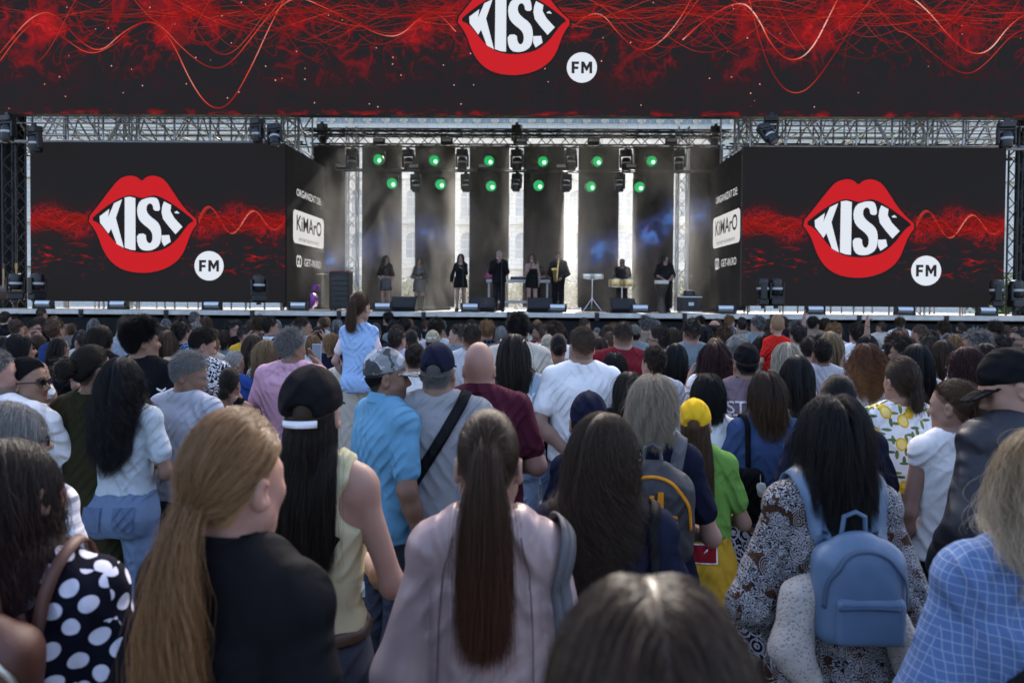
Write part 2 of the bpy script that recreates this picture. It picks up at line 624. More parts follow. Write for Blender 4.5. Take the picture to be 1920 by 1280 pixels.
# ---------------------------------------------------------------- palace far behind the stage
def palace():
    Y = 110.0
    t = NT('pale_limestone')
    gp = t.n('ShaderNodeNewGeometry').outputs['Position']
    x, y, z = t.sep(gp)
    br = t.n('ShaderNodeTexBrick')
    br.inputs['Scale'].default_value = 1.0
    br.inputs['Brick Width'].default_value = 1.6
    br.inputs['Row Height'].default_value = 0.75
    br.inputs['Mortar Size'].default_value = 0.03
    br.inputs['Color1'].default_value = (0.86, 0.80, 0.70, 1)
    br.inputs['Color2'].default_value = (0.82, 0.76, 0.66, 1)
    br.inputs['Mortar'].default_value = (0.45, 0.43, 0.39, 1)
    t.l(t.comb(x, z, 0), br.inputs['Vector'])
    t.base(t.mix(t.math('MULTIPLY', t.noise(gp, 0.6, 5), 0.3), br.outputs[0], (0.5, 0.47, 0.43)))
    t.b.inputs['Roughness'].default_value = 0.9
    stone = t.m
    t = NT('palace_glass')
    t.base((0.30, 0.36, 0.42))
    t.b.inputs['Roughness'].default_value = 0.15
    glass = t.m
    b = empty('palace_building', (0, Y, 0))
    tag(b, 'pale stone palace with rows of arched windows behind the stage', 'building')
    X0, X1, TOP = -92, 92, 39
    MB().box((0, 6, TOP / 2), (X1 - X0, 12, TOP)).obj('wall', stone, b)
    for z, d, h in ((35.6, 1.0, 0.8), (29.2, 0.7, 0.6), (22.2, .7, .6), (15.0, .7, .6), (8.0, 1.1, .9), (38.6, 1.5, 1.0), (30.2, 0.35, 0.3)):
        MB().box((0, -d / 2 - 0.01, z), (X1 - X0 + d, d, h)).obj('cornice', stone, b)
    # arched window: surround + pane + glazing bars
    def arch(w, h, n=10):
        return [(-w, 0)] + [(w * math.cos(math.pi - math.pi * i / n), h + w * math.sin(math.pi * i / n)) for i in range(n + 1)] + [(w, 0)]
    def make(w, h):
        A, B = arch(w * 1.28, h), arch(w, h)
        V, F = [], []
        n = len(A)
        for yy in (-0.55, 0.0):
            V += [(p[0], yy, p[1]) for p in A] + [(p[0], yy, p[1]) for p in B]
        for i in range(n - 1):
            F += [(i, i + 1, n + i + 1, n + i), (2 * n + i, i, i + 1, 2 * n + i + 1)[::-1], (n + i, n + i + 1, 3 * n + i + 1, 3 * n + i)]
        su = pymesh('window', V, F)
        P = [(p[0], -0.08, p[1]) for p in B]
        pa = pymesh('pane', P, [tuple(range(n))])
        m = MB()
        m.box((0, -0.14, h * .62), (0.16, 0.1, h * 1.24)); m.box((0, -0.14, h * .95), (w * 1.9, 0.1, 0.16)); m.box((0, -0.14, h * .45), (w * 1.9, 0.1, 0.12))
        return su, pa, m.mesh('glazing_bar')
    top, low = make(0.85, 1.3), make(1.0, 3.0)
    pil = MB().box((0, -0.25, 3.0), (0.7, 0.5, 6.0)).mesh('pilaster')
    frame = plain('window_paint', (0.55, 0.55, 0.53), 0.6)
    pitch = 2.92
    for i in range(-30, 31):
        x = i * pitch
        kinds = [(top, 31.0)]
        if abs(x + 1) < 33:
            kinds += [(low, 23.2), (low, 16.2), (low, 9.4), (low, 2.6)]
        for (su, pa, gb), z in kinds:
            wi = link('window', su, b, stone, (x, -0.005, z))
            link('pane', pa, wi, glass)
            link('glazing_bar', gb, wi, frame)
        if abs(x + 1) < 33:
            for z in (22.55, 15.4, 8.5):
                link('pilaster', pil, b, stone, (x + pitch / 2, -0.01, z))
palace()

# ---------------------------------------------------------------- lawn and trees seen under the back of the stage
def leaf_mat(name, a, b_):
    t = NT(name)
    isl = t.n('ShaderNodeNewGeometry').outputs['Random Per Island']
    t.base(t.mix(isl, a, b_))
    t.b.inputs['Roughness'].default_value = 0.6
    return t.m
LEAF = leaf_mat('tree_leaves', (0.045, 0.10, 0.02), (0.10, 0.17, 0.04))
def greens():
    t = NT('lawn_grass')
    gp = t.n('ShaderNodeNewGeometry').outputs['Position']
    t.base(t.mix(t.noise(gp, 0.8, 6), (0.06, 0.11, 0.025), (0.12, 0.17, 0.05)))
    lw = link('lawn', pymesh('lawn', [(-70, 34, 0.0), (70, 34, 0.0), (70, 100, 0.0), (-70, 100, 0.0)], [(0, 1, 2, 3)]), None, t.m)
    lw['kind'] = 'structure'
    bark = plain('bark', (0.09, 0.065, 0.045), 0.9, 0, 0.4, 12, 0.5)
    meshes = []
    for s in range(3):
        r = np.random.default_rng(50 + s)
        n = 2600
        cl = r.normal(0, 1, (26, 3)); cl /= np.linalg.norm(cl, axis=1)[:, None]
        cl *= r.uniform(.3, 1, (26, 1)) * np.array([1.9, 1.9, 1.5])
        p = cl[r.integers(0, 26, n)] + r.normal(0, .42, (n, 3)) + np.array([0, 0, 4.0])
        a = r.normal(0, 1, (n, 3)); a /= np.linalg.norm(a, axis=1)[:, None]
        bb = np.cross(a, r.normal(0, 1, (n, 3))); bb /= np.linalg.norm(bb, axis=1)[:, None]
        sz = r.uniform(.10, .2, (n, 1))
        V = np.stack([p - a * sz, p + bb * sz * .5, p + a * sz, p - bb * sz * .5], 1).reshape(-1, 3)
        crown = fast_mesh('crown', V, np.arange(4 * n).reshape(-1, 4), False)
        m = MB()
        m.tube([(0, 0, 0), (.05, 0, 1.4), (0, .05, 2.6), (.1, 0, 3.8)], [.2, .15, .12, .06], 8)
        for k in range(5):
            q = cl[k] * .8 + np.array([0, 0, 4.0])
            m.tube([(0, 0, 2.0 + .2 * k), tuple(q * .5 + np.array([0, 0, 1.4])), tuple(q)], [.08, .05, .02], 6)
        meshes.append((crown, m.mesh('trunk', True)))
    where = [(612, 47, 'behind the curtain side of the stage'), (664, 50, 'showing through the first gap beside the truss tower'), (764, 54, 'showing through the gap behind the backing singers'), (866, 50, 'showing behind the singer in the flared black dress'),
             (967, 55, 'showing behind the keyboard table'), (1069, 52, 'showing behind the saxophone player'), (1171, 48, 'showing behind the timbales player'), (1276, 50, 'showing behind the djembe player'),
             (1888, 40, 'showing in the slit beyond the far edge of the right-hand screen')]
    for k, (px, Y, wh) in enumerate(where):
        p = PY(px, 560, Y)
        e = empty('tree', (p.x, Y, 0), random.uniform(0, 6))
        e.scale = (1, 1, random.uniform(.62, .75))
        tag(e, 'small leafy green tree ' + wh, 'tree', 'trees behind the stage')
        link('crown', meshes[k % 3][0], e, LEAF)
        link('trunk', meshes[k % 3][1], e, bark)
greens()
# ================================================================ THE STAGE
def wx(px, Y):
    return PY(px, HOR, Y).x
def wz(px, py, Y):
    return PY(px, py, Y).z
XL, XR = -17.0, 17.0
def stage():
    s = empty('stage_platform', (0, LIP_Y, 0))
    tag(s, 'raised black stage with a pale metal edge along its front', 'stage')
    floor = plain('stage_floor', (0.10, 0.098, 0.095), 0.5, 0, 0.4, 2, 0.1)
    MB().box((0, 4.75, STAGE_Z / 2 - .06), (XR - XL, 9.3, STAGE_Z - .12 - .2)).obj('under_frame', DRAPE, s)
    deck = MB()
    deck.box((0, 4.8, STAGE_Z - .06), (XR - XL, 9.4, 0.12))
    deck.obj('deck', floor, s)
    # front skirt with cloth folds
    n = 500
    V, F = [], []
    for i in range(n + 1):
        x = XL + (XR - XL) * i / n
        y = 0.02 + 0.018 * math.sin(x * 9) + .012 * math.sin(x * 23 + 1)
        V += [(x, y + .03, 0.02), (x, y, STAGE_Z - .24)]
        if i: F.append((2 * i - 2, 2 * i, 2 * i + 1, 2 * i - 1))
    link('skirt', pymesh('skirt', V, F, True), s, DRAPE)
    edge = plain('worn_edge_metal', (0.52, 0.50, 0.46), 0.5, 0.25, 0.35, 5)
    cl = BLACKM
    xs = [wx(p, LIP_Y) for p in (-160, -5, 155, 314, 475, 637, 795, 955, 1119, 1283, 1446, 1609, 1772, 1932, 2090)]
    for a, b in zip(xs[:-1], xs[1:]):
        MB().box(((a + b) / 2, -.04, STAGE_Z - .065), (b - a - .09, .06, .125), 0.008).obj('edge_rail', edge, s)
    for x in xs:
        m = MB(); m.box((x, -.05, STAGE_Z - .10), (.12, .10, .22), .01); m.box((x, -.11, STAGE_Z - .13), (.05, .05, .07), .008)
        m.obj('rail_clamp', cl, s)
stage()

# ---------------------------------------------------------------- LED screens
LIPS_OUT = [(492, 333), (560, 250), (620, 170), (670, 110), (710, 92), (745, 88), (778, 98), (800, 121), (822, 98), (855, 88), (892, 92), (930, 112), (970, 168), (1015, 238), (1065, 295), (1120, 340),
            (1078, 400), (1057, 455), (1036, 512), (1000, 562), (940, 602), (870, 624), (800, 631), (720, 622), (660, 597), (610, 552), (575, 490), (555, 430), (530, 382)]
MOUTH = [(512, 334), (560, 292), (620, 247), (680, 212), (728, 197), (765, 203), (800, 214), (835, 206), (872, 196), (915, 210), (975, 245), (1040, 292), (1098, 338), (1068, 352), (1040, 387), (1000, 442), (940, 492), (880, 511), (810, 519), (740, 511), (690, 492), (640, 452), (600, 402), (560, 356)]
LETTERS = [
    [(563, 316), (618, 275), (611, 322), (645, 243), (690, 221), (655, 325), (699, 491), (660, 470), (628, 385), (613, 412), (566, 352)],
    [(705, 211), (735, 206), (765, 214), (765, 504), (735, 501), (704, 490)],
    [(790, 228), (825, 214), (860, 208), (890, 214), (902, 250), (903, 285), (867, 283), (863, 252), (846, 240), (828, 255), (827, 288), (848, 315), (890, 345), (908, 378), (911, 430), (900, 476), (868, 500), (830, 507), (795, 500), (776, 470), (772, 413), (823, 410), (826, 450), (843, 468), (860, 452), (861, 412), (845, 386), (800, 352), (779, 322), (773, 270)],
    [(916, 258), (926, 231), (966, 252), (962, 285), (985, 325), (1029, 372), (990, 413), (950, 367), (920, 328), (912, 290)],
    [(911, 420), (955, 418), (963, 455), (926, 481), (912, 455)],
    [(984, 291), (1000, 284), (1013, 298), (988, 297)]]
def logo(parent, cx, cz, s, y):
    """red lips with white lettering and the round badge, flat print on the screen face"""
    M = Matrix(((s, 0, 0, cx - 805 * s), (0, 0, -1, y), (0, -s, 0, cz + 360 * s), (0, 0, 0, 1)))
    grow = [(805 + (p[0] - 805) * 1.035, 360 + (p[1] - 360) * 1.045) for p in LIPS_OUT]
    blk = glow('screen_black', hexc('1d1b1d'))
    poly_sheet('lips_outline', smooth_loop(grow, 1), blk, parent, M, 0.004)
    poly_sheet('lips_logo', smooth_loop(LIPS_OUT, 1), glow('screen_red', hexc('c81d22')), parent, M, 0.008)
    poly_sheet('mouth', smooth_loop(MOUTH, 1), blk, parent, M, 0.012)
    wh = glow('screen_white', hexc('e2e8f2'))
    for k, L in enumerate(LETTERS):
        poly_sheet('letter', smooth_loop(L, 1) if k in (2,) else L, wh, parent, M, 0.016)
    poly_sheet('round_badge', [(1178 + 82 * math.cos(t * math.pi / 24), 588 + 82 * math.sin(t * math.pi / 24)) for t in range(48)], wh, parent, M, 0.012)
    dk = glow('screen_dark', hexc('2a282b'))
    for G in ([(1122, 556), (1162, 556), (1162, 570), (1138, 570), (1138, 583), (1159, 583), (1159, 597), (1138, 597), (1138, 620), (1122, 620)],
              [(1174, 556), (1190, 556), (1204, 582), (1218, 556), (1234, 556), (1234, 620), (1219, 620), (1219, 584), (1208, 606), (1200, 606), (1189, 584), (1189, 620), (1174, 620)]):
        poly_sheet('badge_letter', G, dk, parent, M, 0.016)
def ribbons(parent, lines, y, mat, name='wave_graphic'):
    V, F, A = [], [], []
    for pts, wd, br in lines:
        o = len(V)
        for i, p in enumerate(pts):
            q = pts[min(i + 1, len(pts) - 1)]; r = pts[max(i - 1, 0)]
            d = Vector((q[0] - r[0], q[1] - r[1])); d = d.normalized() if d.length else Vector((1, 0))
            nx, nz = -d.y * wd, d.x * wd
            V += [(p[0] + nx, y - random.random() * .002, p[1] + nz), (p[0] - nx, y - random.random() * .002, p[1] - nz)]
            e = br * (0.35 + 0.65 * (0.5 + 0.5 * math.sin(i * .11 + o)))
            A += [e, e]
            if i: F.append((o + 2 * i - 2, o + 2 * i, o + 2 * i + 1, o + 2 * i - 1))
    me = pymesh(name, V, F)
    at = me.attributes.new('bright', 'FLOAT', 'POINT')
    at.data.foreach_set('value', np.array(A, np.float32))
    return link(name, me, parent, mat)
def ribbon_mat():
    if 'wave_glow' in MC: return MC['wave_glow']
    t = NT('wave_glow')
    a = t.n('ShaderNodeAttribute', attribute_name='bright').outputs['Fac']
    r = t.n('ShaderNodeValToRGB')
    e = r.color_ramp.elements
    e[0].position = 0; e[0].color = (*s2l(hexc('5a0e10')), 1)
    e[1].position = 1; e[1].color = (*s2l(hexc('ffc9b8')), 1)
    for p, c in ((.35, 'b02420'), (.65, 'e2523f')):
        k = r.color_ramp.elements.new(p); k.color = (*s2l(hexc(c)), 1)
    t.l(a, r.inputs[0])
    t.base((0, 0, 0))
    t.b.inputs['Specular IOR Level'].default_value = 0
    t.l(r.outputs[0], t.b.inputs['Emission Color'])
    t.b.inputs['Emission Strength'].default_value = 1 / 2 ** EXPO
    MC['wave_glow'] = t.m
    return t.m
def display_mat(name, kind, zc, sc=1.0):
    """LED picture: near-black with a red glowing cloud round the wave line (object space, metres)"""
    t = NT(name)
    v = t.coord()
    x, y, z = t.sep(v)
    if kind == 'main':
        dz = t.math('SUBTRACT', z, zc)
        g = t.math('POWER', 2.718, t.math('MULTIPLY', t.math('POWER', t.math('DIVIDE', t.math('ABSOLUTE', dz), 1.35), 2.0), -1))
        n1 = t.noise(v, 0.55, 4, 0.55, .5)
        n2 = t.noise(v, 1.3, 4, 0.6, .8)
        f = t.math('MULTIPLY', t.math('SUBTRACT', t.math('ADD', n1, t.math('MULTIPLY', n2, .6)), .78, clamp=True), t.math('MULTIPLY', g, 1.9))
        ridg = t.math('SUBTRACT', 1.0, t.math('MULTIPLY', t.math('ABSOLUTE', t.math('SUBTRACT', t.noise(v, .8, 2, .5, 1.4), .5)), 26.0), clamp=True)
        f = t.math('ADD', f, t.math('MULTIPLY', t.math('MULTIPLY', ridg, .22), t.math('ADD', g, .10)))
        ridg2 = t.math('SUBTRACT', 1.0, t.math('MULTIPLY', t.math('ABSOLUTE', t.math('SUBTRACT', t.noise(t.mapping(v, (1, 1, 1), (7, 3, 5)), 1.5, 2, .5, 2.0), .5)), 24.0), clamp=True)
        f = t.math('ADD', f, t.math('MULTIPLY', t.math('MULTIPLY', ridg2, .22), t.math('MULTIPLY', t.noise(v, .7, 2), t.math('ADD', g, .22))))
        foot = t.math('SUBTRACT', 1.0, t.math('DIVIDE', t.math('ABSOLUTE', z), .22), clamp=True)
        f = t.math('ADD', f, t.math('MULTIPLY', foot, t.math('MULTIPLY', t.math('SUBTRACT', t.noise(t.mapping(v, (1, 1, 3)), 2.2, 4), .45, clamp=True), 2.2)))
    else:
        dz = t.math('SUBTRACT', z, zc)
        wv = t.math('MULTIPLY', t.math('SINE', t.math('MULTIPLY', x, 3.4)), .16)
        g = t.math('POWER', 2.718, t.math('MULTIPLY', t.math('POWER', t.math('DIVIDE', t.math('ABSOLUTE', t.math('SUBTRACT', dz, wv)), .38), 2.0), -1))
        n1 = t.noise(v, 2.6, 7, 0.72, 1.8)
        ridg = t.math('SUBTRACT', 1.0, t.math('MULTIPLY', t.math('ABSOLUTE', t.math('SUBTRACT', t.noise(v, 3.4, 5, .65, 2.2), .5)), 8.0), clamp=True)
        f = t.math('MULTIPLY', g, t.math('ADD', t.math('MULTIPLY', ridg, .5), t.math('MULTIPLY', t.math('SUBTRACT', n1, .47, clamp=True), 1.3)))
        dz2 = t.math('ADD', dz, 1.0)
        g2 = t.math('POWER', 2.718, t.math('MULTIPLY', t.math('POWER', t.math('DIVIDE', t.math('ABSOLUTE', dz2), .50), 2.0), -1))
        sp = t.noise(t.mapping(v, (1, 1, 3.2)), 2.0, 6, .7, .8)
        sp2 = t.noise(v, .75, 2)
        f2 = t.math('MULTIPLY', t.math('MULTIPLY', t.math('SUBTRACT', sp, .54, clamp=True), 6.5), t.math('MULTIPLY', g2, t.math('MULTIPLY', sp2, 1.6)))
        f = t.math('ADD', f, f2)
    # sparks
    vo = t.n('ShaderNodeTexVoronoi')
    vo.inputs['Scale'].default_value = 3.0 / sc
    t.l(v, vo.inputs['Vector'])
    spk = t.math('LESS_THAN', vo.outputs['Distance'], .06 if kind == 'main' else .0)
    r = t.n('ShaderNodeValToRGB')
    el = r.color_ramp.elements
    el[0].position = 0; el[0].color = (*s2l(hexc('201f20')), 1)
    el[1].position = 1; el[1].color = (*s2l(hexc('f0604a')), 1)
    for p, c in ((.10, '2e1a1c'), (.35, '7d1416'), (.65, 'b3191b'), (.85, 'd42d26')):
        k = el.new(p); k.color = (*s2l(hexc(c)), 1)
    t.l(f, r.inputs[0])
    col = t.mix(t.math('MULTIPLY', spk, .8), r.outputs[0], s2l(hexc('ffb0a0')))
    t.base((0.004, 0.004, 0.0045))
    t.b.inputs['Roughness'].default_value = 0.7
    t.b.inputs['Specular IOR Level'].default_value = 0.05
    t.l(col, t.b.inputs['Emission Color'])
    t.b.inputs['Emission Strength'].default_value = 1 / 2 ** EXPO
    return t.m
def led_screen(name, label, x0, x1, z0, z1, Y, kind, zc, depth=.16):
    e = empty(name, ((x0 + x1) / 2, Y, z0))
    tag(e, label, 'screen')
    W, H = x1 - x0, z1 - z0
    MB().box((0, depth / 2 + .004, H / 2), (W, depth, H)).obj('cabinet', BLACKM, e)
    link('display', pymesh('display', [(-W / 2, 0, 0), (W / 2, 0, 0), (W / 2, 0, H), (-W / 2, 0, H)], [(0, 1, 2, 3)]), e, display_mat(name + '_picture', kind, zc))
    return e, W, H
def side_lines(W, zc, cx, half, seed):
    r = random.Random(seed)
    L = []
    for k in range(30):
        ph, a, fr = r.uniform(0, 6), r.uniform(.04, .30), r.uniform(2.2, 5.0)
        ph2, fr2 = r.uniform(0, 6), r.uniform(5, 10)
        for (xa, xb) in ((-W / 2 + .02, cx - half - .05), (cx + half + .05, W / 2 - .02)):
            pts = []
            n = 60
            gain = 1.0 if xa < cx else 1.25
            base = r.uniform(-.05, .05)
            for i in range(n + 1):
                x = xa + (xb - xa) * i / n
                env = .35 + .65 * math.sin(math.pi * min(max((i + 4) / (n + 8), 0), 1))
                pts.append((x, zc + base + env * gain * (a * math.sin(x * fr + ph) + .06 * math.sin(x * fr2 + ph2))))
            L.append((pts, r.choice([.004, .005, .007]), r.choice([.12, .18, .25, .4])))
    for k in range(3):
        pts = []
        for i in range(81):
            x = cx + half + .05 + (W / 2 - .02 - cx - half - .05) * i / 80
            u = (x - cx - half) / (W / 2 - cx - half)
            pts.append((x, zc + .02 * k + (.42 - .18 * u) * math.sin(2 * math.pi * (u * 2.05 + .02 * k) - .55)))
        L.append((pts, .012, .8 if k == 0 else .5))
    return L
px2 = lambda Y: Y / FPX
def screens():
    for nm, lab, (xa, xb, ya, yb), (lx, ly) in (
            ('side_screen', 'wide video screen on the left with red lips logo beside the black side panel', (57, 535, 268, 566), (268, 421)),
            ('side_screen', 'wide video screen on the right with red lips logo, farthest from the guitars', (1392, 1884, 276, 575), (1609.5, 429))):
        a, b = PY(xa, (ya + yb) / 2, SCR_Y), PY(xb, (ya + yb) / 2, SCR_Y)
        mid = (xa + xb) / 2
        z0, z1 = PY(mid, yb, SCR_Y).z, PY(mid, ya, SCR_Y).z
        c = PY(lx, ly, SCR_Y)
        e, W, H = led_screen(nm, lab, a.x, b.x, z0, z1, SCR_Y, 'side', c.z - z0 + .10)
        cx = c.x - (a.x + b.x) / 2
        SL = side_lines(W, c.z - z0 + .10, cx, 1.55, 3)
        ribbons(e, [q for q in SL if q[0][0][0] < cx], -.003, ribbon_mat())
        ribbons(e, [q for q in SL if q[0][0][0] > cx], -.003, ribbon_mat())
        logo(e, cx, c.z - z0, px2(SCR_Y) * (209 / 626) * 1.01, -.004)
    # the great screen over the stage
    Y = 19.2
    z0 = PY(960, 217, Y).z
    e, W, H = led_screen('header_screen', 'huge video screen spanning the top of the stage with red light waves', -16.5, 16.3, z0, 12.4, Y, 'main', PY(960, 45, Y).z - z0, .3)
    c = PY(963, 48, Y)
    ex = e.location.x
    zc = PY(960, 45, Y).z - z0
    r = random.Random(11)
    L = []
    for k in range(120):
        ph, fr = r.uniform(0, 6.3), r.uniform(.75, 1.7)
        a = r.uniform(.25, 1.5)
        ph2, fr2 = r.uniform(0, 6.3), r.uniform(.25, .6)
        xa = r.uniform(-16, 12); xb = min(16, xa + r.uniform(4, 12))
        pts = []
        for i in range(140):
            x = xa + (xb - xa) * i / 139
            side = min(1, abs(x - (c.x - ex)) / 5.0)
            pts.append((x, zc + .25 + (.28 + .72 * side) * a * (.55 + .45 * math.sin(x * fr2 + ph2)) * math.sin(x * fr + ph)))
        L.append((pts, r.choice([.004, .005, .007]), r.choice([.16, .22, .3, .4, .5])))
    def trace(P, wd, br):
        Q = smooth_loop([(PY(p[0], p[1], Y).x - ex, PY(p[0], p[1], Y).z - z0) for p in P], 4, False)
        L.append((Q, wd, br))
    trace([(-40, 150), (20, 75), (60, 30), (100, 20), (150, 80), (190, 100), (230, 60), (280, 35), (320, 70), (360, 160), (395, 205), (430, 200), (470, 130), (510, 40), (550, -30)], .013, .75)
    trace([(0, 115), (40, 60), (75, 35), (130, 80), (170, 105), (215, 85), (265, 38), (300, 45), (340, 90), (390, 130), (430, 125), (480, 60), (520, 10), (560, -30)], .011, .62)
    trace([(330, -20), (380, 80), (420, 110), (460, 80), (520, -10)], .009, .5)
    trace([(500, 40), (550, -10), (600, 10), (660, 40), (710, 66), (750, 70), (790, 30), (820, 22), (855, 60)], .012, .8)
    trace([(1072, 55), (1100, 28), (1130, 25), (1160, 65), (1200, 100), (1240, 80), (1280, 30), (1310, -30)], .012, .8)
    trace([(1280, 75), (1330, 30), (1390, 0), (1420, 30), (1445, 85), (1480, 118), (1520, 100), (1560, 20), (1585, -30)], .016, .98)
    trace([(1400, -20), (1430, 100), (1460, 160), (1490, 178), (1520, 165), (1560, 110), (1610, 30), (1640, -10)], .011, .55)
    trace([(1690, -20), (1740, 20), (1780, 70), (1820, 103), (1855, 98), (1890, 50), (1930, 20), (1970, 60)], .015, .95)
    trace([(1620, -20), (1680, 60), (1700, 60), (1760, 110), (1810, 145), (1850, 120), (1900, 60), (1950, 50)], .010, .5)
    ribbons(e, L, -.003, ribbon_mat())
    logo(e, c.x - ex, c.z - z0, px2(Y) * (214 / 626), -.006)
screens()

# ---------------------------------------------------------------- angled side panels with sponsors
def side_panel(side):
    px0, px1 = (537, 608) if side < 0 else (1391, 1330)
    x0 = wx(px0, SCR_Y) ; Yb = 23.0
    z0, z1 = STAGE_Z + .1, wz(px0, 271 if side < 0 else 277, SCR_Y)
    x1 = wx(px1, Yb)
    e = empty('sponsor_panel', (x0, SCR_Y + .02, z0))
    tag(e, 'black sponsor panel angled back beside the ' + ('left' if side < 0 else 'right') + '-hand video screen', 'panel')
    D = Vector((x1 - x0, Yb - SCR_Y - .02, 0)); Ln = D.length; D.normalize()
    nrm = Vector((D.y, -D.x, 0)) if side < 0 else Vector((-D.y, D.x, 0))
    H = z1 - z0
    V = []
    for off in (0, -.12):
        V += [tuple(D * u + nrm * off + Vector((0, 0, zz))) for u, zz in ((0, 0), (Ln, 0), (Ln, H), (0, H))]
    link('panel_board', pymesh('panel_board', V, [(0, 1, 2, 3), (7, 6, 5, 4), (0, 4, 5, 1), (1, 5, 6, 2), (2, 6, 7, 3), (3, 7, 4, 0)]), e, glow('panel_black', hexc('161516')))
    # print, laid out in (u along, v up)
    def put(name, me, u, v, kx, ky, mat, off):
        for q in me.vertices:
            uu = u + q.co.x * kx
            if side < 0: p = D * uu
            else: p = D * (Ln - uu)
            q.co = p + nrm * off + Vector((0, 0, v + q.co.y * ky))
        return link(name, me, e, mat)
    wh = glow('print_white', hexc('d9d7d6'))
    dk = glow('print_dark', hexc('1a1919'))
    U = lambda px: 0
    cu = Ln * (.56 if side < 0 else .52)
    zat = lambda py: wz((px0 + px1) / 2, py, 21.3) - z0
    put('lettering', text_mesh('ORGANIZAT DE:', .27, .003), cu, zat(368), 1.05, 1.15, wh, .006)
    m = []
    w2, h2, rr = 1.32, .50, .16
    for cx, cy, a0 in ((w2 - rr, h2 - rr, 0), (-w2 + rr, h2 - rr, 90), (-w2 + rr, -h2 + rr, 180), (w2 - rr, -h2 + rr, 270)):
        for k in range(7):
            a = rad(a0 + 15 * k); m.append((cx + rr * math.cos(a), cy + rr * math.sin(a), 0))
    put('badge', pymesh('badge', m, [tuple(range(len(m)))]), cu, zat(430), 1, 1, wh, .006)
    put('badge_lettering', text_mesh('KiMArO', .62, .010), cu, zat(424), 1.0, 1.05, dk, .010)
    put('badge_small_lettering', text_mesh('entertainment', .2, .001, spacing=1.25), cu, zat(451), 1.2, 1.0, dk, .010)
    put('lettering', text_mesh('GET-IN.RO', .30, .002), cu + .3, zat(493), 1.0, 1.1, wh, .006)
    put('emblem', text_mesh('GD', .40, .010), cu - .85, zat(493), .75, 1.25, wh, .006)
side_panel(-1); side_panel(1)

# ---------------------------------------------------------------- strips of LED along the back
def back_strip_mat():
    t = NT('back_led_picture')
    gp = t.n('ShaderNodeNewGeometry').outputs['Position']
    x, y, z = t.sep(gp)
    xa, xb = wx(600, BACK_Y), wx(1330, BACK_Y)
    u = t.math('DIVIDE', t.math('SUBTRACT', x, xa), xb - xa)
    fc = t.n('ShaderNodeFloatCurve')
    pts = [(600, 490), (700, 462), (745, 432), (800, 438), (860, 448), (960, 460), (1090, 478), (1140, 468), (1190, 452), (1230, 436), (1262, 408), (1330, 404)]
    cv = fc.mapping.curves[0]
    zl, zh = 2.0, 8.0
    co = [((p - 600) / 730, (wz(p, q, BACK_Y) - zl) / (zh - zl)) for p, q in pts]
    cv.points[0].location = co[0]; cv.points[1].location = co[-1]
    for c in co[1:-1]: cv.points.new(*c)
    fc.mapping.update()
    t.l(u, fc.inputs['Value'])
    zc = t.math('ADD', t.math('MULTIPLY', fc.outputs[0], zh - zl), zl)
    n1 = t.noise(gp, .8, 5, .65, 1.5)
    d = t.math('ABSOLUTE', t.math('SUBTRACT', t.math('SUBTRACT', z, zc), t.math('MULTIPLY', t.math('SUBTRACT', n1, .5), 1.2)))
    g = t.math('SUBTRACT', 1.0, t.math('DIVIDE', d, .75), clamp=True)
    r = t.n('ShaderNodeValToRGB'); e = r.color_ramp.elements     # how strong the cloud is along the wall
    e[0].position = 0; e[0].color = (.75, .75, .75, 1); e[1].position = 1; e[1].color = (1, 1, 1, 1)
    for p, c in ((.12, .7), (.33, .55), (.40, .0), (.64, .0), (.70, .8), (.9, 1)):
        k = e.new(p); k.color = (c, c, c, 1)
    t.l(u, r.inputs[0])
    f = t.math('MULTIPLY', t.math('MULTIPLY', g, r.outputs[0]), t.math('MULTIPLY', t.math('SUBTRACT', t.noise(gp, 1.7, 5, .65, 1.0), .28, clamp=True), 2.4), clamp=True)
    r2 = t.n('ShaderNodeValToRGB'); e = r2.color_ramp.elements
    e[0].color = (*s2l(hexc('121212')), 1); e[1].position = 1; e[1].color = (*s2l(hexc('5fb4e6')), 1)
    for p, c in ((.3, '2a3560'), (.65, '3f78c8')):
        k = e.new(p); k.color = (*s2l(hexc(c)), 1)
    t.l(f, r2.inputs[0])
    n3 = t.math('MULTIPLY', t.math('SUBTRACT', t.noise(t.mapping(gp, (1, 1, 1), (4, 0, 9)), .9, 4, .6, .8), .66, clamp=True), 9.0, clamp=True)
    mg = t.math('MULTIPLY', n3, t.math('SUBTRACT', 1.0, t.math('DIVIDE', t.math('ABSOLUTE', t.math('SUBTRACT', z, 3.6)), 1.6), clamp=True))
    t.l(t.mix(mg, r2.outputs[0], s2l(hexc('a8429c'))), t.b.inputs['Emission Color'])
    t.base((0.003, 0.003, 0.0035))
    t.b.inputs['Specular IOR Level'].default_value = .05
    t.b.inputs['Emission Strength'].default_value = .9 / 2 ** EXPO
    return t.m
STRIPS = [(585, 646), (678, 752), (777, 852), (879, 953), (980, 1056), (1083, 1158), (1185, 1261), (1291, 1352)]
